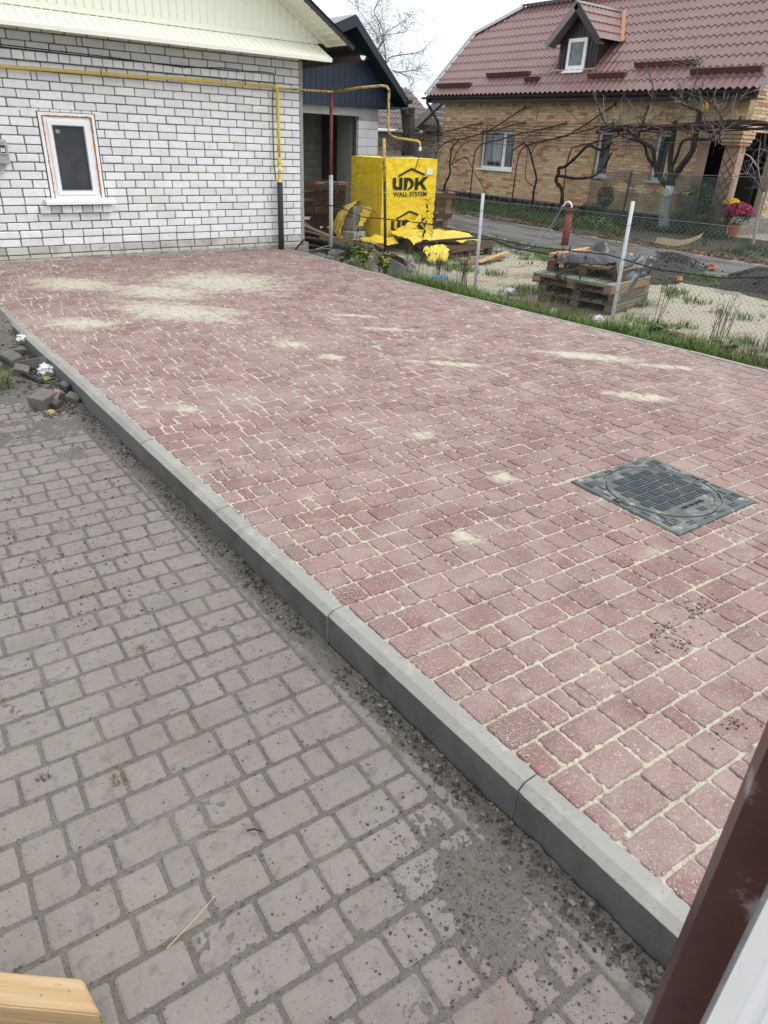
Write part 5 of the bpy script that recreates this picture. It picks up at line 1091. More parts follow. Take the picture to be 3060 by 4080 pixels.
# its roof slopes up to the back: use the same tile profile turned round
def tile_back(x0, x1, y0, z0, sl, L_, m, parent):
    g = MB(); sv = Vector((0, 1, sl)).normalized(); nv = Vector((0, -sl, 1)).normalized(); ns = int(L_ / .35); ss = []; nxs = int((x1 - x0) / .183 * 6)
    for k in range(ns): ss += [(k * .35, .022), (k * .35 + .175, .011), ((k + 1) * .35 - .004, .002)]
    vs = [Vector((x0 + (x1 - x0) * i / nxs, y0, z0)) + sv * (s + .018 * math.cos(2 * math.pi * (x0 + (x1 - x0) * i / nxs) / .183)) + nv * (h + .017 * math.cos(2 * math.pi * (x0 + (x1 - x0) * i / nxs) / .183)) for s, h in ss for i in range(nxs + 1)]
    n = nxs + 1; g.add(vs, [(j * n + i, j * n + i + 1, (j + 1) * n + i + 1, (j + 1) * n + i) for j in range(len(ss) - 1) for i in range(nxs)]); return g.build('roof_sheet', m, parent)
for i in range(5): tile_back(8.0 + i * 1.098, 8.0 + (i + 1) * 1.098, 11.9, 1.80, .62, 2.9, MT['roof_tile_grey'], SH)
g = MB(); g.prism([(8.0, 11.93, 1.74), (8.0, 14.3, 3.21), (8.0, 14.3, 3.15), (8.0, 11.93, 1.68)], (5.5, 0, 0)); g.build('roof_deck', MT['brown_trim'], SH)
g = MB(); g.tube([(8.0, 11.85, 1.76), (12.3, 11.85, 1.78)], .05, 8); g.build('gutter', MT['white_sheet'], SH)
g = MB(); g.prism([(9.2, 12.15, 1.99), (9.2, 12.20, 2.14), (9.2, 12.24, 2.06)], (1.35, 0, 0)); g.build('snow_guard', MT['snow_guard'], SH)
g = MB(); g.prism([(11.9, 11.8, 1.86), (14.2, 11.8, 3.56), (14.2, 11.8, 3.44), (11.9, 11.8, 1.74)], (0, .5, 0)); g.build('verge_board', MT['brown_trim'], SH)
# ================================================================== WRAPPED BLOCK PACK
UA = math.atan2(.14, 1.37); UD = thing('wrapped_block_pack', 'tall yellow film-wrapped pack of blocks with black lettering on a pallet', 'block pack', (1.90, .39, -.25), (0, 0, UA))
UW, UDp, UB, UT = 1.372, .84, .14, 1.47
g = MB()
def film_pt(side, u, v):
    top = smoothstep(.86, 1.0, v); wob = .007 * noise.noise(Vector((u * 9 + side * 7, v * 3, 1))) + .004 * noise.noise(Vector((u * 25 + side * 7, v * 9, 4))) + (.012 * top * noise.noise(Vector((u * 22, v * 9 - u * 8, side))))
    z = UB + (UT - UB) * v
    return {0: (UW * u, -wob, z), 1: (-wob, UDp * (1 - u), z), 2: (UW + wob, UDp * u, z), 3: (UW * (1 - u), UDp + wob, z)}[side]
for s in range(4): g.grid(40, 40, lambda u, v, s=s: film_pt(s, u, v))
g.grid(36, 24, lambda u, v: (UW * u, UDp * v, UT + .006 * noise.noise(Vector((u * 8, v * 8, 0))) + .02 * noise.noise(Vector((u * 17, v * 15, 3))) * (min(u, 1 - u, v, 1 - v) > .02)))
g.build('wrap', MT['udk'], UD, smooth=False, local=True)
def logo(z0, full=True):
    H0 = UT - .245; dz = z0
    def P(pts, nm='lettering'):
        g = MB(); g.prism([(x, -.0095, z + dz) for x, z in pts], (0, -.0025, 0)); return g
    t = .036
    g = MB()
    def poly(pts): g.prism([(x, -.0095, z + dz) for x, z in pts], (0, -.0025, 0))
    # roof sign
    a = MB(); L3 = [(.375, 1.205), (.70, 1.325), (1.045, 1.228)]
    for p, q in zip(L3, L3[1:]): a.prism([(p[0], -.0095, p[1] + dz), (q[0], -.0095, q[1] + dz), (q[0], -.0095, q[1] + dz - t), (p[0], -.0095, p[1] + dz - t)], (0, -.0025, 0))
    a.build('roof_emblem', MT['udk_print'], UD, local=True)
    zt, zb = 1.165, .962
    # U
    g = MB(); o = []; c = (.345, zb + .085); 
    U = [(.245, zt), (.325, zt), (.325, zb + .085), (.335, zb + .062), (.355, zb + .055), (.375, zb + .062), (.405, zt)]
    g.prism([(x, -.0095, z + dz) for x, z in [(.245, zt), (.322, zt), (.322, zb + .078), (.246, zb + .07)]], (0, -.0025, 0))
    g.prism([(x, -.0095, z + dz) for x, z in [(.246, zb + .07), (.322, zb + .078), (.335, zb + .058), (.372, zb + .054), (.405, zb + .054), (.405, zb), (.33, zb), (.285, zb + .012), (.258, zb + .035)]], (0, -.0025, 0))
    g.prism([(x, -.0095, z + dz) for x, z in [(.405, zt), (.482, zt), (.482, zb), (.405, zb)]], (0, -.0025, 0)); g.build('letter_u', MT['udk_print'], UD, local=True)
    g = MB(); n = 10; out = [(.62 + .155 * math.sin(math.pi * i / n), (zt + zb) / 2 + (zt - zb) / 2 * math.cos(math.pi * i / n)) for i in range(n + 1)]; inn = [(.625 + .075 * math.sin(math.pi * i / n), (zt + zb) / 2 - .01 + (zt - zb) / 2 * .62 * math.cos(math.pi * i / n)) for i in range(n + 1)]
    for i in range(n): g.prism([(x, -.0095, z + dz) for x, z in (out[i], out[i + 1], inn[i + 1], inn[i])], (0, -.0025, 0))
    g.prism([(x, -.0095, z + dz) for x, z in [(.522, zt), (.62, zt), (.625, inn[0][1]), (.608, inn[0][1] - .02), (.608, zb + .07), (.585, zb), (.522, zb)]], (0, -.0025, 0)); g.build('letter_d', MT['udk_print'], UD, local=True)
    g = MB(); g.prism([(x, -.0095, z + dz) for x, z in [(.805, zt), (.885, zt), (.885, zb), (.805, zb)]], (0, -.0025, 0))
    g.prism([(x, -.0095, z + dz) for x, z in [(.885, zb + .125), (1.03, zt + .012), (1.15, zt + .022), (.985, zb + .10), (.885, zb + .07)]], (0, -.0025, 0))
    g.prism([(x, -.0095, z + dz) for x, z in [(.905, zb + .12), (.985, zb + .13), (1.125, zb - .004), (1.03, zb)]], (0, -.0025, 0)); g.build('letter_k', MT['udk_print'], UD, local=True)
    me = text_mesh('WALL SYSTEM', .108, .0015, 1.26, .0012); me.name = 'lettering'
    o = link('lettering', me, MT['udk_print'], UD, (.70, -.0105, .855 + dz), (RAD(90), 0, 0))
logo(0.0); logo(-.705)
g = MB(); g.box((1.085, -.0135, 1.215), (1.245, -.010, 1.315)); lb = g.build('label', MT['paper'], UD, local=True)
for c in (( .05, .09), (.64, .09), (1.27, .09)):
    for d in (.09, .42, .75):
        g = MB(); g.rbox((c[0] + .03, d, .075), (.1, .14, .08), None, .004); g.build('block', MT['brown_wood'], UD, local=True)
for d in (.09, .42, .75):
    g = MB(); g.rbox((UW / 2, d, .017), (UW, .12, .02), None, .003); g.build('bottom_board', MT['brown_wood'], UD, local=True)
for i in range(7):
    g = MB(); g.rbox((.05 + i * .212, UDp / 2, .126), (.12, UDp, .02), None, .003); g.build('deck_board', MT['brown_wood'], UD, local=True)
def plank(name, p, q, w_, t_, m, label=None, cat='timber', group=None, roll=0.0, parent=None, bev=.003):
    p, q = Vector(p), Vector(q); d = q - p; L_ = d.length; x = d.normalized(); z = Vector((0, 0, 1)); y = z.cross(x).normalized(); z = x.cross(y)
    M = Matrix((x, y, z)).transposed() @ Matrix.Rotation(roll, 3, 'X'); vs, fs = bevbox((L_, w_, t_), bev); g = MB(); g.add(vs, fs, 0.0); me = g.mesh(name); me.materials.append(MT[m])
    o = link(name, me, None, parent, (p + q) / 2, M.to_euler())
    if label: tagset(o, label, cat, group)
    return o
plank('timber', (2.05, .62, 1.235), (3.05, 1.0, 1.240), .05, .022, 'damp_wood', 'thin brown board lying on top of the yellow block pack', 'board')

# ================================================================== PALLETS
def pallet(label, M, L_=1.2, W_=.8, boards=5, mats=('pallet_wood', 'pallet_wood', 'pallet_wood'), hb=.078, group='wooden pallets', missing=(), under=3, tb=.020, side=False):
    """local: x along the deck boards' run, y across; z up from the ground. mats: bottom, blocks, deck"""
    t = thing('wooden_pallet', label, 'pallet', group=group); t.matrix_world = M
    def pc(nm, c, s, m, r=(0, 0, 0)):
        vs, fs = bevbox(s, .003); g = MB(); g.add(vs, fs, 0.0); me = g.mesh(nm); me.materials.append(MT[m]); link(nm, me, None, t, c, r)
    for j in range(under):
        y = (j / (under - 1) - .5) * (W_ - .1); pc('bottom_board', (0, y, .011), (L_, .1, .02), mats[0], (0, 0, rnd(-.01, .01)))
        for i in range(3): pc('block', ((i - 1) * (L_ / 2 - .07), y, .022 + hb / 2), (.14, .1, hb), mats[1])
    for i in range(3): pc('stringer_board', ((i - 1) * (L_ / 2 - .07), 0, .022 + hb + .011), (.12, W_, .02), mats[1])
    if side:
        for yy in (-1, 1): pc('side_board', (rnd(-.01, .01), yy * (W_ / 2 - .012), .022 + hb * .5 + .008), (L_ - .01, .022, hb + .014), mats[1])
    for j in range(boards):
        if j in missing: continue
        y = (j / (boards - 1) - .5) * (W_ - .11); pc('deck_board', (0, y, .022 + hb + .022 + tb / 2), (L_ + rnd(-.02, .02), .11, tb), mats[2], (0, 0, rnd(-.012, .012)))
    return t
def TM(loc, rz, rx=0, ry=0): return Matrix.Translation(loc) @ Euler((RAD(rx), RAD(ry), RAD(rz))).to_matrix().to_4x4()
GS = 'pallets in the stack by the fence'
SX, SY = 1.60, -4.60; gz = -.25
pallet('bottom pallet of the stack behind the fence, half hidden by grass', TM((SX + .03, SY, gz), 12), 1.08, 1.02, 7, ('damp_wood', 'damp_wood', 'damp_wood'), .070, GS, side=True)
pallet('second pallet from the ground in the stack behind the fence', TM((SX + .05, SY + .02, gz + .128), 13.5, .6), 1.08, 1.04, 7, ('damp_wood', 'damp_wood', 'damp_wood'), .062, GS, side=True)
pallet('pallet with mossy green deck boards in the middle of the stack', TM((SX - .06, SY, gz + .238), 12, .5, .4), 1.16, 1.06, 8, ('pallet_wood', 'pallet_wood', 'green_wood'), .055, GS, side=True)
pallet('topmost brown pallet of the stack, under the black film', TM((SX + .13, SY + .03, gz + .350), 11.5, 0, .5), 1.02, 1.0, 7, ('brown_wood', 'brown_wood', 'pallet_wood'), .082, GS)
plank('timber', (1.18, -4.18, .247), (2.25, -3.95, .252), .09, .035, 'brown_wood', 'dark brown board on top of the stack, sticking out left of the black film', 'board')
plank('timber', (1.28, -4.12, .287), (2.3, -3.92, .285), .10, .035, 'fresh_wood', 'fresh yellow board lying on the dark board on the pallet stack', 'board')
plank('timber', (1.75, -4.95, .238), (2.44, -4.72, .250), .09, .045, 'fresh_wood', 'fresh wood beam end showing right of the black film on the stack', 'board')
plank('timber', (1.95, -4.82, .285), (2.36, -4.55, .30), .05, .02, 'orange_wood', 'small orange board on the stack beside the black film', 'board')
# black film: a rolled bundle on the stack with a loose flap that hangs over its corner
fl = thing('black_film', 'black plastic film draped over the pallet stack with one corner hanging', 'plastic film', (1.6, -4.6, .24))
g = MB(); ax0, ax1 = Vector((1.08, -4.36, .255)), Vector((1.78, -4.92, .262)); dirr = (ax1 - ax0).normalized(); side = Vector((dirr.y, -dirr.x, 0)) * -1
def roll(u, v):
    c = ax0.lerp(ax1, u); w_ = .20 * (.55 + .45 * math.sin(math.pi * min(1, .12 + u * .8))) + .02 * nz(u * 9, 1); h_ = .105 * (.6 + .4 * math.sin(math.pi * min(1, .10 + u * .9))) + .015 * nz(u * 13, 4)
    a = math.pi * v; p = c + side * (w_ * (1 - 2 * v) + .06) + Vector((0, 0, h_ * math.sin(a) ** .7 + .012 * noise.noise(Vector((u * 11, v * 9, 2)))))
    return p
g.grid(40, 24, roll); g.build('bundle', MT['black_film'], fl, smooth=True)
g = MB()
LOWP = [(0, (1.20, -5.17, .23)), (.28, (1.50, -5.14, -.01)), (.55, (1.85, -5.07, .06)), (1.0, (2.26, -4.98, .20))]
def flap(u, v):
    top = Vector((1.38, -4.93, .35)).lerp(Vector((2.30, -4.90, .385)), u) + Vector((0, 0, .05 * math.sin(u * 6.5) ** 2))
    for (ua, pa), (ub, pb) in zip(LOWP, LOWP[1:]):
        if u <= ub + 1e-6: low = Vector(pa).lerp(Vector(pb), (u - ua) / (ub - ua)); break
    p = top.lerp(low, v) + Vector((0, -.05, .03)) * math.sin(math.pi * v)
    return p + Vector((0, -.045 * noise.noise(Vector((u * 4, v * 2.5 + u * 3, 1))) - .02 * noise.noise(Vector((u * 9, v * 6, 3))), .03 * noise.noise(Vector((u * 5, v * 4, 5)))))
g.grid(36, 30, flap); g.build('flap', MT['black_film'], fl, smooth=True)
g = MB(); g.grid(14, 10, lambda u, v: Vector((1.60 + .22 * u, -4.38 - .3 * v, .37 + .13 * math.sin(math.pi * u) * math.sin(math.pi * v) + .02 * nz(u * 6, v * 6)))); g.build('peak', MT['black_film'], fl, smooth=True)

# pallets beside the block pack
GL = 'pallets around the yellow block pack'
pallet('brown pallet standing on edge, leaning left of the yellow block pack', TM((1.42, 1.75, .26), 64, 0, 0) @ Matrix.Rotation(RAD(80), 4, 'Y') @ Matrix.Rotation(RAD(90), 4, 'Z'), 1.05, .95, 6, ('brown_wood', 'brown_wood', 'brown_wood'), .07, GL)
pallet('second brown pallet standing close behind the leaning one, left of the block pack', TM((1.78, 1.85, .27), 15, 0, 0) @ Matrix.Rotation(RAD(-82), 4, 'X'), .85, .95, 5, ('pallet_wood', 'brown_wood', 'pallet_wood'), .07, GL)
pallet('brown pallet standing upright against the right side of the yellow block pack', TM((3.72, .95, .20), -8, 0, 0) @ Matrix.Rotation(RAD(-80), 4, 'X'), .72, .86, 5, ('brown_wood', 'pallet_wood', 'brown_wood'), .07, GL)
pallet('dark pallet lying flat in front of the yellow block pack', TM((2.72, -.62, -.24), 10, 0, 2), 1.35, .85, 6, ('brown_wood', 'brown_wood', 'brown_wood'), .075, GL)
plank('timber', (2.05, -1.12, -.10), (3.35, -1.0, -.075), .11, .04, 'brown_wood', 'dark plank on edge along the front of the flat pallet', 'timber', 'timbers by the block pack', RAD(80))
plank('timber', (2.28, -1.78, -.20), (3.45, -1.30, -.165), .10, .022, 'fresh_wood', 'fresh orange board lying in front of the flat pallet', 'timber', 'timbers by the block pack')
plank('timber', (2.02, -1.72, -.225), (3.1, -1.52, -.20), .13, .05, 'pallet_wood', 'short pale plank on the ground under the fresh orange board', 'timber', 'timbers by the block pack')
# blocks and torn film left of the pack
for c, rz, lb in (((1.50, .66, -.07), 12, 'grey block lowest in the small pile left of the yellow pack'), ((1.62, .98, -.07), 8, 'grey block at the back of the small pile left of the yellow pack'), ((1.60, .84, .13), 14, 'grey block in the middle of the small pile, under the torn film'), ((1.68, .92, .33), 6, 'topmost grey block of the pile, wrapped in torn yellow film'), ((1.24, .32, -.14), 26, 'small grey half block lying in front of the block pile')):
    s = (.30, .28, .195) if c[2] > -.1 else (.26, .16, .13)
    g = MB(); g.rbox((0, 0, 0), s, None, .006); me = g.mesh('aerated_block'); o = link('aerated_block', me, MT['block_grey'], None, c, (0, rnd(-.03, .03), RAD(rz))); tagset(o, lb, 'concrete block', 'grey blocks left of the yellow pack')
def film(name, label, P, nu, nv, amp, group='torn yellow film pieces', seed=0.0, m='film', fr=2.6):
    """P: 3x3 control points"""
    g = MB()
    def ev(u, v):
        def q(a, b, c, t): return a * (1 - t) ** 2 + b * 2 * t * (1 - t) + c * t * t
        r = [q(Vector(r_[0]), Vector(r_[1]), Vector(r_[2]), u) for r_ in P]; p = q(*r, v); f = fr
        ru = u + .04 * nz(v * 9, seed); n1 = noise.noise(Vector((u * f + seed, v * f, 1))); n2 = noise.noise(Vector((u * f * 2.3, v * f * 2.3 + seed, 7)))
        e = min(u, 1 - u, v, 1 - v); k = .035 * noise.noise(Vector((u * 7 + seed, v * 7, 9))) * (e < .02)
        return p + Vector((k * 2, amp * .4 * n2, amp * (abs(n1) * 1.5 + .35 * n2)))
    g.grid(nu, nv, ev); return tagset(g.build(name, MT[m], smooth=True), label, 'plastic film', group)
film('torn_film', 'torn yellow film draped over the grey block pile left of the pack', [[(1.08, .50, -.12), (1.22, .58, .35), (1.50, .70, .44)], [(1.22, .85, .0), (1.45, .95, .50), (1.75, .88, .50)], [(1.36, 1.2, -.02), (1.6, 1.2, .46), (1.90, 1.05, .46)]], 30, 26, .05, seed=1.0)
film('torn_film', 'small yellow film flap hanging down on the front of the grey blocks', [[(1.62, .58, .42), (1.72, .60, .44), (1.84, .60, .40)], [(1.55, .54, .28), (1.66, .54, .26), (1.78, .55, .30)], [(1.50, .54, .08), (1.58, .53, .10), (1.68, .55, .20)]], 18, 18, .04, seed=4.0)
plank('timber', (1.42, .58, .47), (1.80, .42, .36), .07, .02, 'pallet_wood', 'short board lying on the yellow film over the grey blocks', 'timber', 'timbers by the block pack')
film('torn_film', 'large crumpled yellow film over the flat pallet, right of the black post', [[(1.9, -.55, -.08), (2.4, -.62, .02), (3.25, -.75, -.09)], [(2.0, -.15, .02), (2.5, -.25, .12), (3.4, -.35, .02)], [(2.0, .28, .0), (2.6, .22, .06), (3.3, .20, .0)]], 44, 30, .10, seed=7.0)
film('torn_film', 'yellow film standing up in a fold against the lettering of the pack', [[(2.02, .22, -.06), (2.3, .15, .02), (2.62, .10, .18)], [(2.1, .30, .02), (2.45, .28, .14), (2.78, .34, .30)], [(2.2, .36, .02), (2.5, .40, .10), (2.82, .46, .26)]], 26, 20, .05, seed=11.0)
film('torn_film', 'yellow film hanging over the front edge of the flat pallet', [[(1.72, -.98, -.06), (1.95, -1.02, -.02), (2.25, -1.0, -.04)], [(1.62, -1.22, -.12), (1.9, -1.3, -.10), (2.15, -1.26, -.10)], [(1.60, -1.36, -.25), (1.78, -1.48, -.27), (1.92, -1.40, -.24)]], 26, 20, .05, seed=15.0)
film('torn_film', 'yellow film scraps on the ground below the left side of the pack', [[(1.15, .12, -.17), (1.5, .02, -.13), (1.95, -.1, -.15)], [(1.3, .3, -.10), (1.6, .2, -.04), (2.0, .12, -.08)], [(1.4, .42, -.08), (1.7, .38, -.04), (2.05, .3, -.06)]], 30, 16, .05, seed=19.0)
# timbers, pipes and slab between the corner and the pack
GT = 'timbers by the block pack'
plank('timber', (.72, 1.9, .16), (1.02, .32, -.10), .11, .05, 'damp_wood', 'grey-brown beam sloping down from the corner of the white house', 'timber', GT)
plank('timber', (.62, 1.3, .03), (1.18, -.08, -.12), .10, .03, 'pallet_wood', 'light board under the grey-brown beam by the white house corner', 'timber', GT)
plank('timber', (.74, .62, -.08), (1.45, -.32, -.13), .13, .045, 'pallet_wood', 'tan board lying lowest behind the white and red pole', 'timber', GT, RAD(70))
plank('timber', (.62, 1.45, -.04), (1.12, .52, -.10), .06, .04, 'brown_wood', 'dark batten between the beam and the light board', 'timber', GT)
plank('timber', (.70, 2.1, .40), (.92, 1.05, -.06), .16, .02, 'damp_wood', 'wide grey board leaning at the back behind the house corner', 'timber', GT, RAD(40))
for pts, r0, lb in (([(.45, 1.35, -.10), (.75, .55, -.13), (1.0, -.1, -.17)], .055, 'thick black plastic pipe on the ground by the house corner'), ([(.40, .85, -.19), (.75, .3, -.20), (1.1, -.35, -.21)], .035, 'thinner black pipe in front of the thick one by the house corner')):
    g = MB(); g.tube(pts, r0, 12); tagset(g.build('plastic_pipe', MT['black_plastic'], smooth=True), lb, 'pipe')
for pts, lb in (([(.35, .38, -.21), (.62, .2, -.17), (.86, .02, -.20)], 'pale thin rod crossing the black pipes by the house corner'), ([(.38, .18, -.17), (.62, .28, -.15), (.80, .30, -.13)], 'second pale rod tied to the foot of the white and red pole')):
    g = MB(); g.tube(pts, .010, 6); tagset(g.build('thin_rod', MT['wire']), lb, 'rod')
SLB = thing('concrete_trough', 'pale concrete slab with a rusty steel angle along its top edge by the fence', 'concrete slab', (.80, -1.2, -.30))
g = MB(); g.prism([(1.00, -.62, -.36), (.56, -1.98, -.36), (.56, -1.98, -.125), (1.00, -.62, -.095)], (.07, -.02, 0)); g.build('slab', MT['block_grey'], SLB)
g = MB(); g.prism([(1.01, -.63, -.085), (.58, -1.97, -.115), (.56, -1.96, -.03), (.99, -.62, -.005)], (.012, -.004, 0)); g.prism([(1.0, -.62, -.088), (.57, -1.96, -.118), (.72, -1.98, -.112), (1.15, -.65, -.082)], (0, 0, .01)); g.build('steel_angle', MT['rust'], SLB)
g = MB(); g.prism([(.995, -.625, -.100), (.565, -1.97, -.128), (.560, -1.968, -.112), (.99, -.622, -.084)], (-.01, .003, 0)); g.build('white_edge', MT['white_sheet'], SLB)
LG = MB(); LG.tube([(.72, -1.90, -.02), (.64, -2.04, -.10), (.52, -2.24, -.20), (.40, -2.44, -.29)], [.045, .062, .058, .05], 9)
o = LG.build('old_log', MT['old_log']); tagset(o, 'weathered grey stump of wood leaning on the end of the concrete slab', 'log')
for c, r_, fl_, lb in (((.30, -.60, -.20), .17, .62, 'mossy grey boulder at the foot of the white and red pole'), ((.12, -.38, -.2), .12, .4, 'flat mossy stone beside the boulder'), ((.22, -1.05, -.2), .12, .35, 'flat grey stone between the boulder and the leafy weed')):
    crumple('boulder', c, r_, 'boulder', lb, 'stone', fl_, 12)
crumple('plastic_bag', (.62, -2.70, -.20), .10, 'blue_bag', 'crumpled white and blue plastic bag in the grass by the fence', 'litter', .5); crumple('plastic_bag', (.50, -2.72, -.24), .06, 'blue_bag', 'bright blue scrap of plastic below the crumpled bag', 'litter', .5, 8)
for x, y, s_, lb in ((.42, -5.62, .055, 'white plastic scrap in the grass right of the leaning fence post'), (.36, -5.02, .03, 'small white plastic scrap in the grass before the pallet stack'), (.52, -5.95, .03, 'tiny white scrap at the edge of the grass strip')):
    crumple('plastic_scrap', (x, y, -.17), s_, 'paper', lb, 'litter', 1.3, 8)
crumple('plastic_scrap', (.98, -3.75, -.2), .07, 'paper', 'grey-white film scrap at the left foot of the pallet stack', 'litter', .4, 8)
g = MB(); g.grid(24, 6, lambda u, v: Vector((7.95, -1.30 - .95 * u, -.215)) + Vector((.02, 0, .115 + .02 * math.sin(u * 5))) * v + Vector((.10 * u * u, -.02 * v, .06 * max(0, .25 - u) + .62 * max(0, u - .45) ** 1.7)))
tagset(g.build('cardboard_strip', MT['cardboard']), 'bent strip of tan board lying across the far side of the road', 'board').modifiers.new('thickness', 'SOLIDIFY').thickness = .012
for x, y, s_, m, lb in ((5.75, -3.9, .07, 'terracotta', 'orange brick lump on the edge of the dark soil heap'), (4.0, -4.35, .05, 'terracotta', 'pale orange stone at the foot of the dark soil heap'), (7.7, 1.2, .07, 'dead_leaf', 'brown lump at the far road edge')):
    crumple('rubble_stone', (x, y, yard_z(x, y) + .08), s_, m, lb, 'stone', .7, 8)

# ================================================================== RED STANDPIPE AND HOSES
SP = thing('water_standpipe', 'rusty red water standpipe beside the dirt road', 'standpipe', (5.79, -.66, -.25))
g = MB(); g.tube([(5.79, -.66, -.3), (5.785, -.66, .38)], [.075, .068], 14); g.build('column', MT['red_oxide'], SP, smooth=True)
g = MB(); g.lathe((5.785, -.66, .37), [(.068, 0), (.085, .01), (.095, .05), (.09, .07)], 14); g.build('collar', MT['rust'], SP)
g = MB(); g.rbox((5.79, -.68, .455), (.06, .30, .02), Euler((0, 0, .2)).to_matrix(), .004); g.lathe((5.785, -.66, .43), [(.06, 0), (.06, .03)], 12); g.build('cap_plate', MT['rust'], SP)
g = MB(); g.tube([(5.78, -.66 + .10 * math.cos(math.pi * i / 10) + .06, .46 + .105 * math.sin(math.pi * i / 10)) for i in range(11)], .017, 8); g.build('handle', MT['white_sheet'], SP, smooth=True)
g = MB(); g.tube([(5.72, -.52, .50), (5.70, -.50, .40), (5.58, -.42, .10), (5.40, -.40, -.02), (4.97, -.62, -.15), (4.4, -.92, -.20), (3.8, -1.06, -.205), (3.25, -.85, -.20), (3.0, -.80, -.17), (2.85, -.72, -.12)], .018, 8)
tagset(g.build('water_hose', MT['blue_hose'], smooth=True), 'blue-grey hose hanging from the red standpipe and running along the ground', 'hose')
g = MB(); g.tube([(.68, 2.2, .42), (.72, 1.07, .42), (.74, .12, .51), (.72, -.68, .41), (.66, -1.30, .45), (.74, -2.25, .475), (.75, -3.24, .45), (.86, -3.6, .42), (1.0, -4.05, .385), (1.03, -4.6, .41), (1.02, -5.15, .44), (1.07, -5.77, .37), (1.12, -6.5, .39), (1.16, -7.02, .48), (1.2, -8, .5)], .0085, 6)
tagset(g.build('fence_cable', MT['black_plastic'], smooth=True), 'black cable strung along the chain link fence', 'cable')
g = MB(); g.tube([(1.75, -.78, -.03), (2.2, -.85, .02), (2.9, -.95, .05), (3.35, -.98, .02), (3.7, -1.2, -.12), (4.3, -1.7, -.2)], .02, 8); tagset(g.build('black_pipe', MT['black_plastic'], smooth=True), 'black plastic water pipe lying across the yellow film and flat pallet', 'pipe')

# ================================================================== CHAIN LINK FENCES
def chain(path, z0f, z1f, D, rad, sag=.0):
    P = [Vector((*p, 0)) for p in path]; ls = [0]
    for a, b in zip(P, P[1:]): ls.append(ls[-1] + (b - a).length)
    tot = ls[-1]
    def at(s):
        s = max(0, min(tot - 1e-4, s))
        for i in range(len(P) - 1):
            if s <= ls[i + 1]: return P[i].lerp(P[i + 1], (s - ls[i]) / (ls[i + 1] - ls[i])), (P[i + 1] - P[i]).normalized()
    g = MB(); n = int(tot / D)
    for i in range(n):
        s0 = i * D; p0, t0 = at(s0 + D / 2); za, zb = z0f(s0), z1f(s0); k = int((zb - za) / D); nn = Vector((-t0.y, t0.x, 0)); vs = []; fs = []
        for j in range(k + 1):
            right = (j + i) % 2; s = s0 + (D * 1.04 if right else -D * .04); p, t = at(s); z = za + j * D
            wv = .012 * noise.noise(Vector((s * 1.2, z * 1.4, 3))) ; c = p + nn * (wv + (.003 if right else -.003)) + t * (.012 * noise.noise(Vector((s * .9, z * 1.1, 8)))) + Vector((0, 0, z + .012 * noise.noise(Vector((s * 1.1, z, 5)))))
            vs += [c + t * rad * .9 + Vector((0, 0, rad * .5)), c - t * rad * .9 + Vector((0, 0, rad * .5)), c + nn * rad]
        for j in range(k):
            a = j * 3
            for m_ in range(3): fs.append((a + m_, a + (m_ + 1) % 3, a + 3 + (m_ + 1) % 3, a + 3 + m_))
        g.add(vs, fs, random.random())
    return g, at, tot
FP = [(.80, 4.5), (.80, 1.25), (.78, .30), (.58, -1.52), (.74, -3.32), (1.05, -5.35), (1.25, -6.8), (1.5, -8.6), (1.8, -10.4)]
CF = thing('chain_link_fence', 'chain link fence with pale posts along the right side of the red paving', 'fence', (.8, -3, -.27))
top = lambda s: .87 + .02 * nz(s * .7, 2); bot = lambda s: -.23 + .02 * nz(s * 1.1, 5)
g, at, tot = chain(FP, bot, top, .0285, .0016); g.build('wire_mesh', MT['wire'], CF, kind='stuff')
for hz, rr in ((lambda s: top(s) + .0, .0026),):
    g = MB(); g.tube([at(s)[0] + Vector((0, 0, hz(s))) for s in [tot * i / 90 for i in range(91)]], rr, 4); g.build('line_wire', MT['wire'], CF)
def post(base, topp, r0, m, label=None, tiez=()):
    g = MB(); g.tube([base, topp], [r0, r0 * .96], 12); o = g.build('post', MT[m], CF, smooth=True, label=label); b, t = Vector(base), Vector(topp)
    for z in tiez:
        p = b.lerp(t, (z - b.z) / (t.z - b.z)); g = MB(); g.tube([p + Vector((r0 * 1.15 * math.cos(a), r0 * 1.15 * math.sin(a), .008 * math.sin(a * 1.5))) for a in [2 * math.pi * i / 10 for i in range(11)]], .003, 4); g.build('tie_wire', MT['wire'], o)
    return o
post((.74, -3.32, -.34), (.725, -3.31, .95), .0215, 'white_paint', 'pale post with flaking white paint', (.75, .2, -.05, .55))
post((1.05, -5.35, -.34), (1.035, -5.335, 1.02), .0215, 'white_paint', 'pale post, leaning slightly, in front of the pallet stack', (.78, .42, .05))
post((.555, -1.55, -.36), (.51, -1.50, .98), .0225, 'peeling_black', 'black post with flaking paint below and yellow above', (.75, .2))
g = MB(); g.tube([(.51, -1.50, .97), (.49, -1.475, 1.52)], .0225, 12); g.build('post_top', MT['yellow_rusty'], CF, smooth=True)
post((1.5, -8.6, -.34), (1.5, -8.6, 1.0), .0215, 'white_paint', 'pale post beyond the right edge')
FF = thing('garden_fence', 'rusty-posted chain link garden fence with green shade net before the brick house', 'fence', (10, 0, -.25))
g, at2, tot2 = chain([(10.0, 2.25), (10.0, -1.6), (10.02, -5.0)], lambda s: -.18, lambda s: 1.07 + .012 * s, .036, .0018); g.build('wire_mesh', MT['dark_wire'], FF, kind='stuff')
g = MB(); g.tube([(10, 2.25, 1.06), (10, 1.1, 1.05), (10, -.7, 1.08), (10, -2.3, 1.12), (10, -5, 1.2)], .006, 5); g.build('line_wire', MT['wire'], FF)
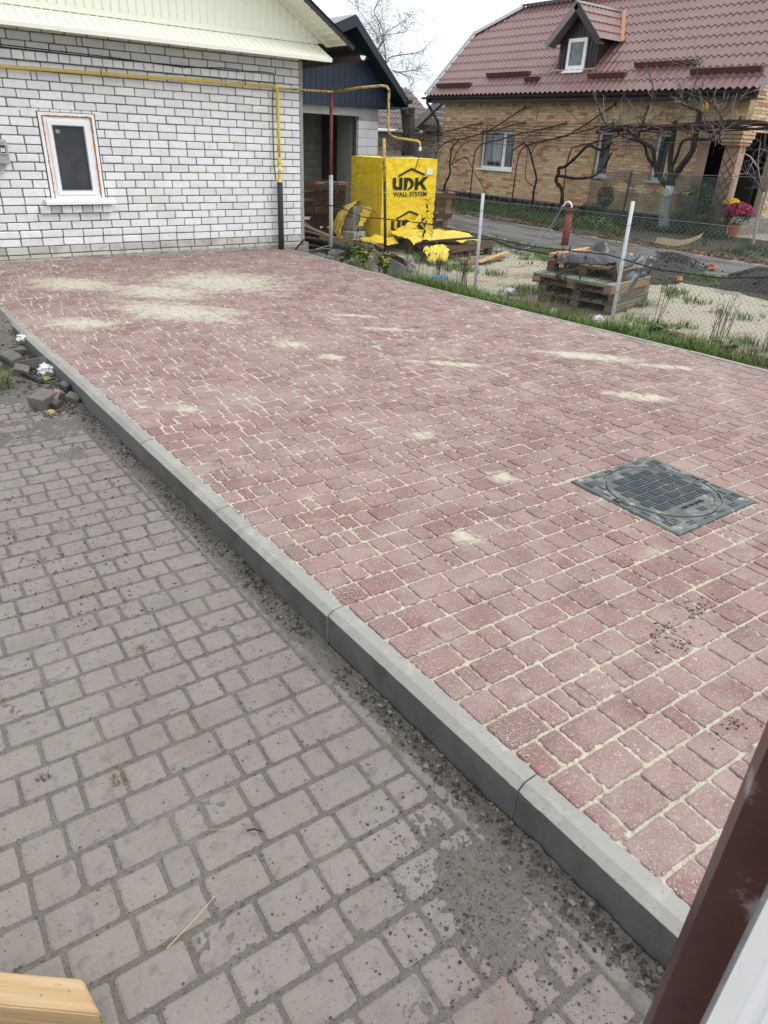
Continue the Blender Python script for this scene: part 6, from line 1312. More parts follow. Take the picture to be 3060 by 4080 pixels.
for (y, zt, m) in ((1.09, 1.09, 'rust'), (-.75, .80, 'rust'), (-3.2, 1.15, 'rust')):
    g = MB(); g.tube([(10.02, y, -.3), (10.02, y - .04, zt)], .024, 8); g.build('post', MT[m], FF)
nt_ = MB(); YN0, YN1 = 2.22, -1.62
def gap(y): return .105 * abs(math.sin((y - 2.15) * math.pi / .62)) ** 1.3 * smoothstep(-1.1, -.3, y) * smoothstep(1.75, 1.55, y)
nt_.grid(90, 10, lambda u, v: (9.975 + .015 * nz(u * 9, v * 3), YN0 + (YN1 - YN0) * u, (.70 + gap(YN0 + (YN1 - YN0) * u)) * (1 - v) + (1.055 - .05 * abs(math.sin((YN0 + (YN1 - YN0) * u) * 2.6)) * (u < .55)) * v))
nt_.grid(90, 10, lambda u, v: (9.97 + .015 * nz(u * 9, v * 3 + 7), YN0 - .03 * v + (YN1 - YN0) * u, (-.12) * (1 - v) + (.695 - gap(YN0 + (YN1 - YN0) * u)) * v))
nt_.build('shade_net', MT['net'], FF)
for y in (.62, -.60):
    g = MB(); g.tube([(9.955, y - .05, .72), (9.95, y, .70), (9.955, y + .05, .69)], .008, 5); g.tube([(9.95, y, .72), (9.95, y, .62)], .007, 5); g.build('knot', MT['net_plain'], FF)

# ================================================================== NEAR THINGS: TIMBER, GATE POST, DOOR FRAME
BA = math.atan2(-.65, .76); BC = Vector((-6.30, -9.175, -.255)); RB = Matrix.Rotation(-BA, 3, 'Z'); g = MB()
tp = [RB @ (Vector((*p, 0)) - Vector((BC.x, BC.y, 0))) for p in ((-6.64, -8.835), (-6.158, -9.250), (-6.148, -9.350), (-6.66, -8.905))]
g.prism([(p.x, p.y, .085) for p in tp], (0, 0, -.083)); me = g.mesh('wood_beam'); bmb = bmesh.new(); bmb.from_mesh(me); bmesh.ops.bevel(bmb, geom=bmb.edges[:], offset=.004, segments=2, affect='EDGES'); bmb.to_mesh(me); bmb.free()
o = link('wood_beam', me, MT['fresh_wood'], None, BC, (0, 0, BA)); tagset(o, 'sawn yellow wood beam with a slanted end on the driveway at the lower left', 'wood beam')
MT['fresh_wood_near'] = mk('sawn_pine', (0.46, 0.325, 0.18), 0.85, var=0, coord='obj', layers=WOODL((0.36, 0.22, 0.095), (0.54, 0.42, 0.28)) + [((.13, .13, .14), 34, .64, .69, .7, 4)], bump=[(40, .2, .003)]); o.data.materials.clear(); o.data.materials.append(MT['fresh_wood_near'])
f2 = Vector((CAM_R[2][0], CAM_R[2][1], 0)).normalized(); GP_ = thing('gate_post', 'brown painted square gate post with scuffed white marks at the lower right', 'gate post', (-5.435, -10.150, -.25), (0, 0, RAD(-64)))
g = MB(); g.rbox((0, 0, 1.1), (.0585, .050, 2.2), None, .004); g.build('square_tube', MT['gate_brown'], GP_, local=True)
g = MB(); g.rbox((0.0390, -.006, 1.1), (.017, .022, 2.16), None, .002); g.build('side_strip', MT['grey_metal'], GP_, local=True)
DF = thing('door_frame', 'white plastic door frame at the lower right corner', 'door frame', (-5.580, -10.241, -.1), (0, 0, RAD(52)))
g = MB(); g.rbox((.0, 0, 1.0), (.03, .040, 2.2), None, .002); g.rbox((-.017, -.013, 1.0), (.006, .010, 2.2), None, .002); g.rbox((-.0165, .012, 1.0), (.005, .012, 2.2), None, .002); g.build('profile', MT['white_plastic'], DF, local=True)
g = MB(); g.rbox((.012, -.047, 1.0), (.05, .05, 2.2), None, .004); g.build('brown_profile', MT['gate_brown'], DF, local=True)
# ================================================================== GRAFTED TREE, VINES, TRELLIS
def grow(g, p, d, L_, r0, depth, spread=.5, droop=0.0, kids=(2, 3), seg=3, rmin=.0015, tips=None, n=4):
    p = Vector(p); d = Vector(d).normalized(); pts = [p.copy()]; rs = [r0]
    for i in range(seg):
        d = (d + Vector((rnd(-1, 1), rnd(-1, 1), rnd(-1, 1) - droop)) * .22).normalized(); p = p + d * (L_ / seg); pts.append(p.copy()); rs.append(max(rmin, r0 * (1 - .55 * (i + 1) / seg)))
    g.tube(pts, rs, n, caps=False)
    if tips is not None and depth == 0: tips.append((p, d))
    if depth > 0:
        for _ in range(random.randint(*kids)):
            i = random.randint(1, seg); q = pts[i]; a = Vector((rnd(-1, 1), rnd(-1, 1), rnd(-1, 1))); a = (a - d * a.dot(d)).normalized()
            grow(g, q, d * (1 - spread * .5) + a * rnd(.5, 1.1) * spread + Vector((0, 0, .1)), L_ * rnd(.55, .85), max(rmin, rs[i] * .7), depth - 1, spread, droop, kids, seg, rmin, tips, max(3, n - 1))
def smoothpts(P, k=3):
    P = [Vector(p) for p in P]; out = []
    for i in range(len(P) - 1):
        a, b, c, d = P[max(i - 1, 0)], P[i], P[i + 1], P[min(i + 2, len(P) - 1)]
        for j in range(k):
            t = j / k; out.append(.5 * ((2 * b) + (c - a) * t + (2 * a - 5 * b + 4 * c - d) * t * t + (3 * b - a - 3 * c + d) * t ** 3))
    out.append(P[-1]); return out
def limb(name, P, r0, r1, m, parent, n=8, jx=0.0, k=3, lump=.06):
    Q = smoothpts(P, k); N = len(Q); Q = [q + Vector((jx * math.sin(i * .35 + r0 * 90), 0, 0)) for i, q in enumerate(Q)]
    g = MB(); g.tube(Q, [(r0 + (r1 - r0) * i / (N - 1)) * (1 + lump * math.sin(i * 2.3 + r0 * 50)) for i in range(N)], n); o = g.build(name, m, parent, smooth=True); return o, Q
TREE = {
 'trunk': [(10.9, .42, -.3), (10.9, .42, -.15), (10.9, .48, .18), (10.9, .5, .51), (10.9, .47, .79)],
 'fork': [(10.9, .47, .78), (10.9, .49, .88), (10.9, .5, 1.0)],
 'A': [(10.9, .52, .71), (10.85, .86, 1.01), (10.8, 1.01, 1.32), (10.78, 1.1, 1.56), (10.75, 1.39, 1.69), (10.7, 1.67, 1.84), (10.65, 1.94, 1.98), (10.6, 2.35, 1.99), (10.6, 2.7, 2.29), (10.6, 2.84, 2.53)],
 'A2': [(10.8, 1.02, 1.2), (10.85, 1.26, 1.39), (10.9, 1.42, 1.61), (10.9, 1.58, 1.7), (10.9, 2.08, 1.79), (10.9, 2.43, 1.97)],
 'A3': [(10.75, 1.57, 1.78), (10.75, 1.51, 2.14), (10.78, 1.46, 2.45), (10.8, 1.39, 2.77), (10.8, 1.77, 3.35)],
 'B': [(10.9, .5, .95), (10.98, .68, 1.3), (11.02, .75, 1.65), (11.05, .79, 1.99), (11.05, .82, 2.18)],
 'C': [(11.0, .62, 1.12), (10.95, .5, 1.46), (10.9, .41, 1.75), (10.88, .12, 1.8), (10.8, -.34, 1.81), (10.8, -.52, 1.94), (10.8, -.59, 2.09), (10.8, -.75, 2.2)],
 'D': [(10.9, .44, .96), (10.85, .25, 1.24), (10.82, .05, 1.56), (10.82, .05, 1.89), (10.82, .07, 2.19), (10.82, .07, 2.37)],
 'D2': [(10.82, .07, 2.36), (10.8, .3, 2.44), (10.8, .58, 2.54), (10.75, .45, 2.66), (10.75, .32, 2.86), (10.75, .3, 3.43)],
 'E': [(10.8, -.52, 1.94), (10.8, -.59, 2.09), (10.8, -.46, 2.3), (10.8, -.2, 2.53)]}
GT_ = thing('garden_tree', 'bare pruned garden tree with a whitewashed trunk before the brick house', 'tree', (10.9, .42, -.25))
limb('trunk', TREE['trunk'], .155, .105, MT['limewash'], GT_, 12)
limb('limb', TREE['fork'], .108, .10, MT['bark'], GT_, 10)
Qs = {}
for k, r0, r1 in (('A', .062, .014), ('A2', .042, .016), ('A3', .030, .007), ('B', .066, .055), ('C', .036, .022), ('D', .078, .058), ('D2', .032, .007), ('E', .03, .012)):
    Qs[k] = limb('limb', TREE[k], r0, r1, MT['bark'] if k not in ('E',) else MT['twig'], GT_, 9)[1]
random.seed(31); g = MB()
for k, n_ in (('A', 24), ('A2', 18), ('A3', 9), ('B', 12), ('C', 22), ('D', 10), ('D2', 14), ('E', 16)):
    Q = Qs[k]
    for _ in range(n_):
        i = random.randint(int(len(Q) * (.3 if k not in ('B', 'D') else .75)), len(Q) - 1); d = Vector((rnd(-.5, .2), rnd(-1, 1), rnd(-.35, 1.0)))
        grow(g, Q[i], d, rnd(.25, .65), rnd(.007, .011), random.choice((1, 1, 2)), .6, .15, (1, 3), 3, .0036)
for q in (Qs['A3'][-3], Qs['A3'][-5]):
    for a in (-.9, -.4, .3, .8): grow(g, q, (-.1, a, .7), rnd(.4, .6), .006, 1, .4, .1, (1, 2), 4, .0022)
g.build('twigs', MT['twig'], GT_, kind='stuff')
def leaves(parent, spots, m, L_=.10, W_=.06, name='leaf'):
    for p in spots:
        g = MB(); leaf_shape(g, p, L_ * rnd(.8, 1.2), W_, rnd(-2.2, -.9), rnd(-1.6, -.9), .2); g.build(name, MT[m], parent)
leaves(GT_, [(10.75, .33, 3.43), (10.75, .25, 3.42)], 'leaf_yellowgreen', .19, .10); leaves(GT_, [(10.8, .02, 2.52), (10.78, -.06, 2.55)], 'yellow_leaf', .19, .10)
leaves(GT_, [(10.7, 1.02, 2.42), (10.7, .84, 2.28), (10.7, .50, 2.12), (10.7, .42, 2.10), (10.7, -.08, 2.22), (10.7, -.14, 2.28), (10.7, -.55, 2.40), (10.7, -.85, 2.38), (10.75, 2.62, 2.36), (10.7, -.38, 2.6), (10.7, .12, 2.95), (10.7, -1.0, 2.3), (10.7, 1.35, 2.05)], 'dead_leaf', .15, .06)
YT = {'t': [(10.4, -2.2, -.3), (10.4, -2.16, .03), (10.4, -2.12, .43), (10.4, -2.12, .83)], 'a': [(10.4, -2.12, .83), (10.4, -1.8, 1.09), (10.4, -1.61, 1.18)], 'b': [(10.4, -2.12, .83), (10.4, -2.2, 1.2), (10.4, -2.5, 1.8)], 'c': [(10.4, -2.12, .83), (10.4, -1.84, 1.3), (10.4, -1.75, 1.78)], 'd': [(10.4, -1.87, 1.27), (10.4, -1.6, 1.5), (10.4, -1.37, 1.56)]}
YT_ = thing('young_tree', 'small bare young tree at the right edge, behind the garden fence', 'tree', (10.4, -2.2, -.25)); g = MB(); limb('trunk', YT['t'], .035, .026, MT['twig'], YT_, 7)
for k in 'abcd':
    Q = limb('limb', YT[k], .018, .007, MT['twig'], YT_, 6)[1]
    for _ in range(10): grow(g, random.choice(Q), (rnd(-.4, .4), rnd(-1, 1), rnd(-.3, .9)), rnd(.2, .5), .005, 1, .6, .1, (1, 3), 3, .0022)
g.build('twigs', MT['twig'], YT_, kind='stuff')

VN = {
 'v1': [[(11.2, 9.23, -.25), (11.2, 9.15, .21), (11.2, 8.99, .46), (11.2, 8.94, .65), (11.2, 9.01, .81), (11.2, 8.98, 1.1), (11.2, 8.97, 1.31), (11.2, 8.82, 1.44), (11.2, 8.63, 1.57)], [(11.15, 8.93, .79), (11.15, 8.74, 1.05), (11.15, 8.62, 1.25), (11.15, 8.41, 1.42), (11.15, 8.2, 1.52), (11.15, 7.6, 1.59)], [(11.1, 8.84, .82), (11.1, 8.53, .97), (11.1, 8.22, 1.08), (11.1, 8.05, 1.05), (11.1, 7.88, .88), (11.1, 7.59, .6), (11.1, 7.2, .26), (11.1, 7.14, .07)]],
 'v2': [[(11.2, 5.11, -.25), (11.2, 5.15, .28), (11.2, 5.13, .42), (11.2, 5.12, .66), (11.2, 5.27, .93), (11.2, 5.45, 1.24), (11.2, 5.61, 1.47), (11.2, 5.8, 1.56), (11.2, 5.95, 1.48), (11.2, 6.23, 1.35)], [(11.2, 5.13, .42), (11.2, 5.55, .62), (11.2, 5.59, 1.08), (11.2, 5.6, 1.43)], [(11.2, 5.46, 1.26), (11.2, 5.39, 1.43), (11.2, 5.27, 1.55)]],
 'v3': [[(11.1, 3.92, -.25), (11.1, 3.97, .29), (11.1, 4.08, .49), (11.1, 4.26, .6), (11.1, 4.29, .74), (11.1, 4.21, .84), (11.1, 4.25, .97), (11.1, 4.04, 1.02), (11.1, 3.79, 1.2), (11.1, 3.56, 1.4), (11.1, 3.41, 1.54), (11.1, 3.23, 1.58), (11.1, 3.08, 1.52), (11.1, 2.89, 1.49), (11.1, 2.71, 1.55), (11.1, 2.6, 1.67)], [(11.1, 4.23, .78), (11.1, 3.94, .77), (11.1, 3.61, .75), (11.1, 3.2, .79), (11.1, 2.95, .87), (11.1, 2.7, 1.09), (11.1, 2.54, 1.43)]]}
for key, rr, lb in (('v1', .036, 'bare grape vine trunk between the house corner and the first window'), ('v2', .034, 'bare grape vine with an arched top, right of the wide window'), ('v3', .052, 'thickest bare grape vine, S-shaped, behind the red standpipe')):
    V = thing('grape_vine', lb, 'vine', VN[key][0][0], group='grape vines along the brick house'); tw = MB()
    for i, P in enumerate(VN[key]):
        s = 1 if i == 0 else (.8 if key == 'v3' else .4); nm = 'trunk' if i == 0 else 'cane'
        Q = limb(nm, P, rr * s, rr * s * (.55 if i == 0 else .6), MT['vine_bark'] if s > .3 else MT['vine_twig'], V, 7, .01, 3, .14)[1]
        for _ in range(7): grow(tw, random.choice(Q[len(Q) // 2:]), (rnd(-.3, .2), rnd(-1, 1), rnd(-.1, .8)), rnd(.25, .55), .006, 1, .6, .1, (1, 2), 3, .0028)
    for _ in range(14):
        y0 = VN[key][0][-1][1]; grow(tw, (rnd(10.9, 11.4), y0 + rnd(-1.2, 1.2), rnd(1.6, 2.05)), (rnd(-.1, .2), rnd(-1, .4), rnd(-.05, .3)), rnd(.5, 1.1), .008, 1, .4, .05, (1, 2), 4, .003)
    tw.build('canes', MT['vine_twig'], V, kind='stuff')
VH = thing('grape_vine', 'thick old vine stem lying along the trellis behind the bare tree', 'vine', (11.0, .5, 1.9), group='grape vines along the brick house')
limb('stem', [(11.0, 3.04, 1.92), (11.0, 2.48, 1.97), (11.0, 1.67, 2.0), (11.0, .92, 2.05), (11.0, .17, 2.12), (11.0, -.44, 2.16), (11.0, -.87, 2.18), (11.0, -1.9, 2.12)], .05, .045, MT['vine_bark'], VH, 8, .02, 3, .2)
tw = MB()
for i in range(10):
    y = 2.9; pts = []
    o = rnd(-.07, .09)
    while y > -1.9: pts.append((10.95 + rnd(-.06, .06), y, 1.96 + .075 * (2.5 - y) / 2.5 * .8 + o + rnd(-.03, .03))); y -= .35
    tw.tube(smoothpts(pts, 2), [rnd(.008, .018)] * (2 * (len(pts) - 1) + 1), 5)
for _ in range(46): grow(tw, (rnd(10.8, 11.1), rnd(-1.8, 3.0), rnd(1.9, 2.2)), (rnd(-.4, .2), rnd(-1, 1), rnd(-.6, .8)), rnd(.25, .7), .007, 1, .6, .1, (1, 3), 3, .0026)
tw.build('canes', MT['vine_twig'], VH, kind='stuff')
VL = thing('grape_vine', 'tangle of vine canes over the shed door, left of the brick house corner', 'vine', (11.0, 10.6, -.25), group='grape vines along the brick house')
limb('trunk', [(11.0, 10.9, -.25), (11.0, 10.95, .6), (11.05, 10.8, 1.1), (11.0, 10.5, 1.4)], .03, .02, MT['vine_bark'], VL, 6)
tw = MB()
for _ in range(60): grow(tw, (rnd(10.2, 11.2), rnd(9.6, 12.0), rnd(1.15, 1.7)), (rnd(-1, 1), rnd(-1, .6), rnd(-.15, .35)), rnd(.5, 1.1), .010, 1, .5, .05, (1, 3), 4, .004)
tw.build('canes', MT['vine_twig'], VL, kind='stuff')
VG = thing('grape_vine', 'dark bare vine canes between the garage pillar and the tall stump', 'vine', (6.7, 6.0, -.25), group='grape vines along the brick house')
limb('trunk', [(6.55, 5.6, -.25), (6.55, 5.6, .6), (6.6, 5.6, 1.2)], .03, .02, MT['vine_bark'], VG, 6)
tw = MB()
for _ in range(34): grow(tw, (rnd(6.4, 7.5), rnd(5.2, 6.2), rnd(.9, 1.5)), (rnd(-1, 1), rnd(-.6, .6), rnd(-.1, .5)), rnd(.35, .8), .009, 1, .5, .05, (1, 3), 4, .004)
tw.build('canes', MT['vine_twig'], VG, kind='stuff')
TR = thing('vine_trellis', 'rusty pipe trellis with wires for vines along the brick house wall', 'trellis', (11.3, 6, -.25))
PIPES = [[(11.05, 9.61, -.3), (11.1, 9.63, .98), (11.15, 9.57, 1.26), (11.2, 9.32, 1.46), (11.25, 8.86, 1.57), (11.3, 8.38, 1.65), (11.35, 7.62, 1.82), (11.38, 7.07, 2.04), (11.4, 6.6, 2.27), (11.45, 6.15, 2.5)],
 [(11.05, 7.72, -.3), (11.1, 7.77, .98), (11.15, 7.74, 1.32), (11.2, 7.49, 1.51), (11.3, 6.88, 1.63), (11.3, 6.26, 1.78), (11.35, 5.71, 1.87), (11.4, 5.19, 1.97), (11.45, 4.52, 2.11)],
 [(11.05, 5.85, -.3), (11.1, 5.88, .98), (11.15, 5.83, 1.36), (11.2, 5.66, 1.5), (11.25, 5.23, 1.61), (11.3, 4.77, 1.7), (11.35, 4.32, 1.8), (11.38, 4.13, 1.9), (11.4, 3.75, 2.1), (11.4, 3.39, 2.3), (11.45, 2.96, 2.55)],
 [(11.05, 3.9, -.3), (11.1, 3.98, 1.0), (11.15, 3.94, 1.43), (11.2, 3.86, 1.53), (11.25, 3.36, 1.64), (11.3, 2.96, 1.73), (11.4, 2.24, 1.93)],
 [(11.3, 10.8, 1.55), (11.3, 9.88, 1.72), (11.35, 8.99, 1.88), (11.4, 8.42, 1.99), (11.45, 7.93, 2.07)], [(11.3, 7.83, 1.76), (11.35, 7.05, 1.91), (11.4, 6.61, 2.01), (11.45, 6.1, 2.1)], [(11.3, 4.64, 1.75), (11.35, 3.72, 1.93), (11.4, 3.33, 2.04), (11.45, 2.93, 2.12)]]
for i, P in enumerate(PIPES):
    Q = smoothpts(P, 2); g = MB(); g.tube(Q, .021 if i < 4 else .017, 7); e = Q[-1]; g.tube([e + Vector((0, 0, -.03)), e + Vector((0, 0, .06))], .020, 6); g.build('pipe', MT['trellis_rust'], TR, smooth=True)
for i in range(8):
    t = i / 7; z = 2.10 - .60 * t; x = 11.44 - .30 * t; g = MB(); n = 24
    g.tube([(x, 10.2 - 8.6 * k / n, z - .012 * math.sin(math.pi * 5 * k / n) ** 2 + .03 * (k / n)) for k in range(n + 1)], .006, 4); g.build('wire', MT['dark_wire'], TR)

# tall cut trunk and the far tree
ST = MB(); ST.tube(smoothpts([(6.25, 4.9, -.4), (6.22, 4.88, .6), (6.16, 4.9, 1.3), (6.05, 4.9, 1.8), (6.0, 4.9, 2.2)], 4), [.20, .185, .175, .17, .165, .165, .165, .162, .16, .158, .155, .152, .155, .16, .165, .18, .185], 14); ST.tube([(6.0, 4.86, 2.02), (5.86, 4.80, 2.10), (5.80, 4.78, 2.17)], [.08, .075, .05], 8); ST.tube([(6.2, 4.78, 1.72), (6.26, 4.7, 1.74)], [.05, .035], 7)
tagset(ST.build('cut_trunk', MT['stump_bark']), 'tall dark cut tree trunk standing behind the yellow block pack', 'tree trunk')
FT = thing('far_tree', 'large bare tree with fine twigs against the sky behind the garage', 'tree', (14.4, 17, -.3)); random.seed(12)
FL = {'l1': [(14.01, 17, 4.73), (13.91, 17, 5.13), (13.97, 17, 5.67), (14.08, 17, 6.03), (14.17, 17, 6.38), (14.2, 17, 6.8)], 'l2': [(14.01, 17, 4.73), (14.34, 17, 5.1), (14.71, 17, 5.39), (15.17, 17, 5.9), (15.44, 17, 6.07)], 'l3': [(14.41, 17, 4.31), (14.44, 17, 4.9), (14.38, 17, 5.43), (14.25, 17, 5.87)],
 'l4': [(14.47, 17, 4.31), (15.04, 17, 4.58), (15.82, 17, 4.76), (16.67, 17, 5.06)], 'l5': [(14.79, 17, 4.04), (15.3, 17, 4.04), (15.87, 17, 4.16), (16.45, 17, 4.28)], 'l6': [(13.92, 17, 4.96), (13.59, 17, 5.17), (13.27, 17, 5.42), (12.8, 17, 5.88), (12.56, 17, 6.09)], 'l7': [(14.9, 17, 4.0), (15.3, 17, 4.0), (15.55, 17, 3.75), (15.92, 17, 3.51)], 'l8': [(14.41, 17, 4.31), (14.79, 17, 4.04)], 'l9': [(14.41, 17, 4.31), (14.2, 17, 4.5), (14.01, 17, 4.73)], 'l10': [(14.3, 17.4, 5.0), (14.8, 17.5, 5.3), (15.4, 17.5, 5.45), (15.9, 17.5, 5.7)]}
limb('trunk', [(14.4, 17, -.4), (14.35, 17, 2), (14.4, 17, 4.31)], .15, .07, MT['far_twig'], FT, 8)
g = MB(); tips = []
for k, P in FL.items():
    P = [(x, y + .5 * math.sin(x * 3 + i) * (i > 0), z) for i, (x, y, z) in enumerate(P)]; Q = limb('limb', P, .030 if k in ('l1', 'l3', 'l4', 'l9') else .022, .007, MT['far_twig'], FT, 6, 0, 3, .04)[1]
    for _ in range(int(len(Q) * 2.3)):
        i = random.randint(1, len(Q) - 1); d0 = (Q[min(i + 1, len(Q) - 1)] - Q[max(i - 1, 0)]).normalized(); grow(g, Q[i], d0 * .6 + Vector((rnd(-1, 1), rnd(-.8, .8), rnd(-.9, 1))), rnd(.35, .75), .007, random.choice((1, 2, 2)), .7, .18, (2, 3), 3, .0032, tips, 3)
g.build('twigs', MT['far_twig'], FT, kind='stuff')
g = MB()
for p, d in random.sample(tips, min(70, len(tips))): crumb(g, p.x, p.y, p.z - .04, .028)
g.build('leaves', MT['far_twig'], FT, kind='stuff')

# ================================================================== SHRUBS, POT FLOWERS
def leaf_ball(name, label, cat, c, R_, n, m, L_=.04, W_=.022, stem='twig', base_z=-.25, parent_loc=None):
    T = thing(name, label, cat, (c[0], c[1], base_z)); sd = rnd(0, 90); g = MB(); C0 = Vector(c)
    for _ in range(n):
        d = Vector((random.gauss(0, 1), random.gauss(0, 1), random.gauss(0, 1))).normalized(); k = (.55 + .45 * random.random() ** .5) * (1 + .28 * noise.noise(d * 1.7 + Vector((sd, 0, 0))) + .16 * noise.noise(d * 4 + Vector((0, sd, 0))))
        p = C0 + Vector((d.x * R_[0], d.y * R_[1], d.z * R_[2])) * k; leaf_shape(g, p, L_ * rnd(.7, 1.3), W_, math.atan2(d.y, d.x) + rnd(-.9, .9), rnd(-1.2, .5), .2)
    g.build('foliage', MT[m], T); s = MB()
    for _ in range(9): s.tube([(c[0] + rnd(-.03, .03), c[1] + rnd(-.03, .03), base_z - .03), (c[0] + rnd(-.4, .4) * R_[0], c[1] + rnd(-.4, .4) * R_[1], c[2] + rnd(-.2, .3) * R_[2])], [.008, .004], 4)
    s.build('stems', MT[stem], T, kind='stuff'); return T
leaf_ball('boxwood', 'small dark round boxwood on a short stem before the brick house', 'shrub', (10.7, 2.18, .42), (.19, .21, .30), 700, 'box_leaf', .05, .03)
leaf_ball('boxwood', 'low dark boxwood left of the taller one, by the shade net edge', 'shrub', (10.5, 2.45, .02), (.28, .32, .22), 700, 'box_leaf', .05, .03)
leaf_ball('green_bush', 'feathery green bush behind the shade net beside the porch pillar', 'bush', (11.05, -.22, .42), (.40, .52, .50), 2100, 'bush_leaf', .07, .018)
leaf_ball('low_shrub', 'low sprawling dark shrub behind the red standpipe', 'shrub', (9.4, 1.35, -.12), (.5, .55, .20), 700, 'leaf_green', .06, .035)
def flowerpot(label, c, R_, fm, nfl, pot, hz):
    T = thing('potted_chrysanthemum', label, 'potted plant', (c[0], c[1], hz), group='chrysanthemum pots by the porch'); g = MB(); pr, ph = pot
    g.lathe((c[0], c[1], hz), [(pr * .72, 0), (pr * .95, ph * .8), (pr * 1.08, ph * .82), (pr * 1.08, ph), (pr * .9, ph), (pr * .85, ph * .85)], 16); g.build('pot', MT['terracotta'], T)
    g = MB()
    for _ in range(620):
        d = Vector((random.gauss(0, 1), random.gauss(0, 1), random.gauss(0, .8))).normalized(); k = rnd(.6, .98); leaf_shape(g, Vector(c) + Vector((d.x * R_[0], d.y * R_[1], d.z * R_[2])) * k, .045, .025, rnd(0, 6.3), rnd(-1, .6))
    g.build('foliage', MT['plant_dark'], T); g = MB()
    for _ in range(nfl):
        d = Vector((random.gauss(0, 1), random.gauss(0, 1), abs(random.gauss(.35, .8)))).normalized()
        if d.z < .12 - .35 * (fm == 'magenta_flower'): continue
        p = Vector(c) + Vector((d.x * R_[0], d.y * R_[1], d.z * R_[2])) * rnd(.95, 1.08); q = d.orthogonal().normalized(); q2 = d.cross(q); r_f = .026 * rnd(.8, 1.2); vs = [p + d * .012]; 
        for i in range(8): a = 2 * math.pi * i / 8; rr = r_f * (1 if i % 2 else .7); vs.append(p + (q * math.cos(a) + q2 * math.sin(a)) * rr)
        g.add(vs, [(0, 1 + i, 1 + (i + 1) % 8) for i in range(8)])
    g.build('flowers', MT[fm], T, kind='stuff')
flowerpot('yellow chrysanthemum in a terracotta pot by the porch pillar', (11.30, -.98, .47), (.17, .20, .13), 'yellow_flower', 260, (.14, .22), .10)
flowerpot('magenta chrysanthemum in a terracotta pot in front of the yellow one', (10.95, -1.38, .30), (.27, .33, .25), 'magenta_flower', 420, (.14, .24), -.16)

# ================================================================== GRASS AND WEEDS
def blade(g, x, y, z, h, wid, lean, az):
    dx, dy = math.cos(az) * lean * h, math.sin(az) * lean * h; q = Vector((-math.sin(az), math.cos(az), 0)) * wid; p0 = Vector((x, y, z - .01)); p1 = p0 + Vector((dx * .3, dy * .3, h * .62)); p2 = p0 + Vector((dx, dy, h))
    g.add([p0 - q, p0 + q, p1 + q * .8, p1 - q * .8, p2], [(0, 1, 2, 3), (3, 2, 4)])
random.seed(5); g = MB(); gd = MB()
def strip_z(x, y):
    a = kerb_right(y) + .05; t = smoothstep(a, a + .55, x); return (-.135) * (1 - t) + yard_z(x, y) * t
sm = MB(); sm.grid(24, 220, lambda u, v: (lambda y: (lambda x: (x, y, strip_z(x, y) + .02 * fbm(x, y, 6) * min(1, u * 6) - .002 - (.05 if u > .98 else 0)))(kerb_right(y) + .048 + u * .85))(-11 + 11.2 * v)); tagset(sm.build('soil_strip', MT['dark_soil'], smooth=True), kind='structure')
for _ in range(26000):
    y = rnd(-10.0, -1.0); t = random.random() ** .8; x = kerb_right(y) + .07 + t * rnd(.55, .95); dn = fbm(x, y, 1.6) + .35 * fbm(x, y, 6)
    thr = .03 + .55 * smoothstep(-2.2, -1.2, y) + .10 * (t < .12)
    if dn < thr - .2 * smoothstep(-3.6, -4.6, y): continue
    h = rnd(.05, .13) * (1 + .5 * (dn > .2)); blade(g, x, y, strip_z(x, y), h, rnd(.0022, .004), rnd(.2, 1.0), rnd(0, 6.3))
for _ in range(9000):
    y = rnd(-10, -.6); x = kerb_right(y) + .2 + random.random() * .75
    if fbm(x + 5, y, 1.9) < .10 - .15 * smoothstep(-6, -7, y): continue
    blade(gd, x, y, strip_z(x, y), rnd(.12, .36), rnd(.001, .0019), rnd(.1, .6), rnd(0, 6.3))
tagset(g.build('grass_strip', MT['grass']), kind='stuff'); tagset(gd.build('dry_grass', MT['dry_grass']), kind='stuff')
g = MB()
for _ in range(42000):
    x, y = rnd(1.0, 5.2), rnd(-7.5, 2.6); dn = fbm(x + 20, y, .9) + .5 * fbm(x, y + 9, 3.2)
    if dn < .13 - .16 * smoothstep(3.4, 4.8, x): continue
    blade(g, x, y, yard_z(x, y), rnd(.05, .12), rnd(.0035, .007), rnd(.3, 1.1), rnd(0, 6.3))
tagset(g.build('yard_grass', MT['grass']), kind='stuff')
g = MB(); gd = MB()
for _ in range(26000):
    y = rnd(-5.5, 9.4); a = road_edge(y)[1]; x = rnd(a + .5, 11.3); dn = fbm(x, y, .55) + .4 * fbm(x, y, 2.4)
    if dn < -.06 + .12 * smoothstep(1.0, 0, x - a - .4): continue
    (gd if random.random() < .10 else g) and blade(gd if random.random() < .10 else g, x, y, yard_z(x, y) + .015, rnd(.07, .20), rnd(.004, .007), rnd(.2, .8), rnd(0, 6.3))
tagset(g.build('lawn_grass', MT['lawn']), kind='stuff'); tagset(gd.build('dry_lawn_grass', MT['dry_grass']), kind='stuff')
g = MB()
for _ in range(900):
    y = rnd(-5, 8.5); a = road_edge(y)[1]; x = a + abs(random.gauss(.15, .35)); leaf_shape(g, (x, y, yard_z(x, y) + .045), rnd(.06, .13), .05, rnd(0, 6.3), rnd(-.3, .3), .2)
tagset(g.build('fallen_leaves', MT['dead_leaf']), kind='stuff')
g = MB()
for _ in range(1500):
    x, y = rnd(.6, 5.4), rnd(-7, 2.4)
    if fbm(x + 3, y, 1.2) < .02 and random.random() < .8: continue
    s = .004 + .012 * random.random() ** 4; crumb(g, x, y, yard_z(x, y) + s * .3, s)
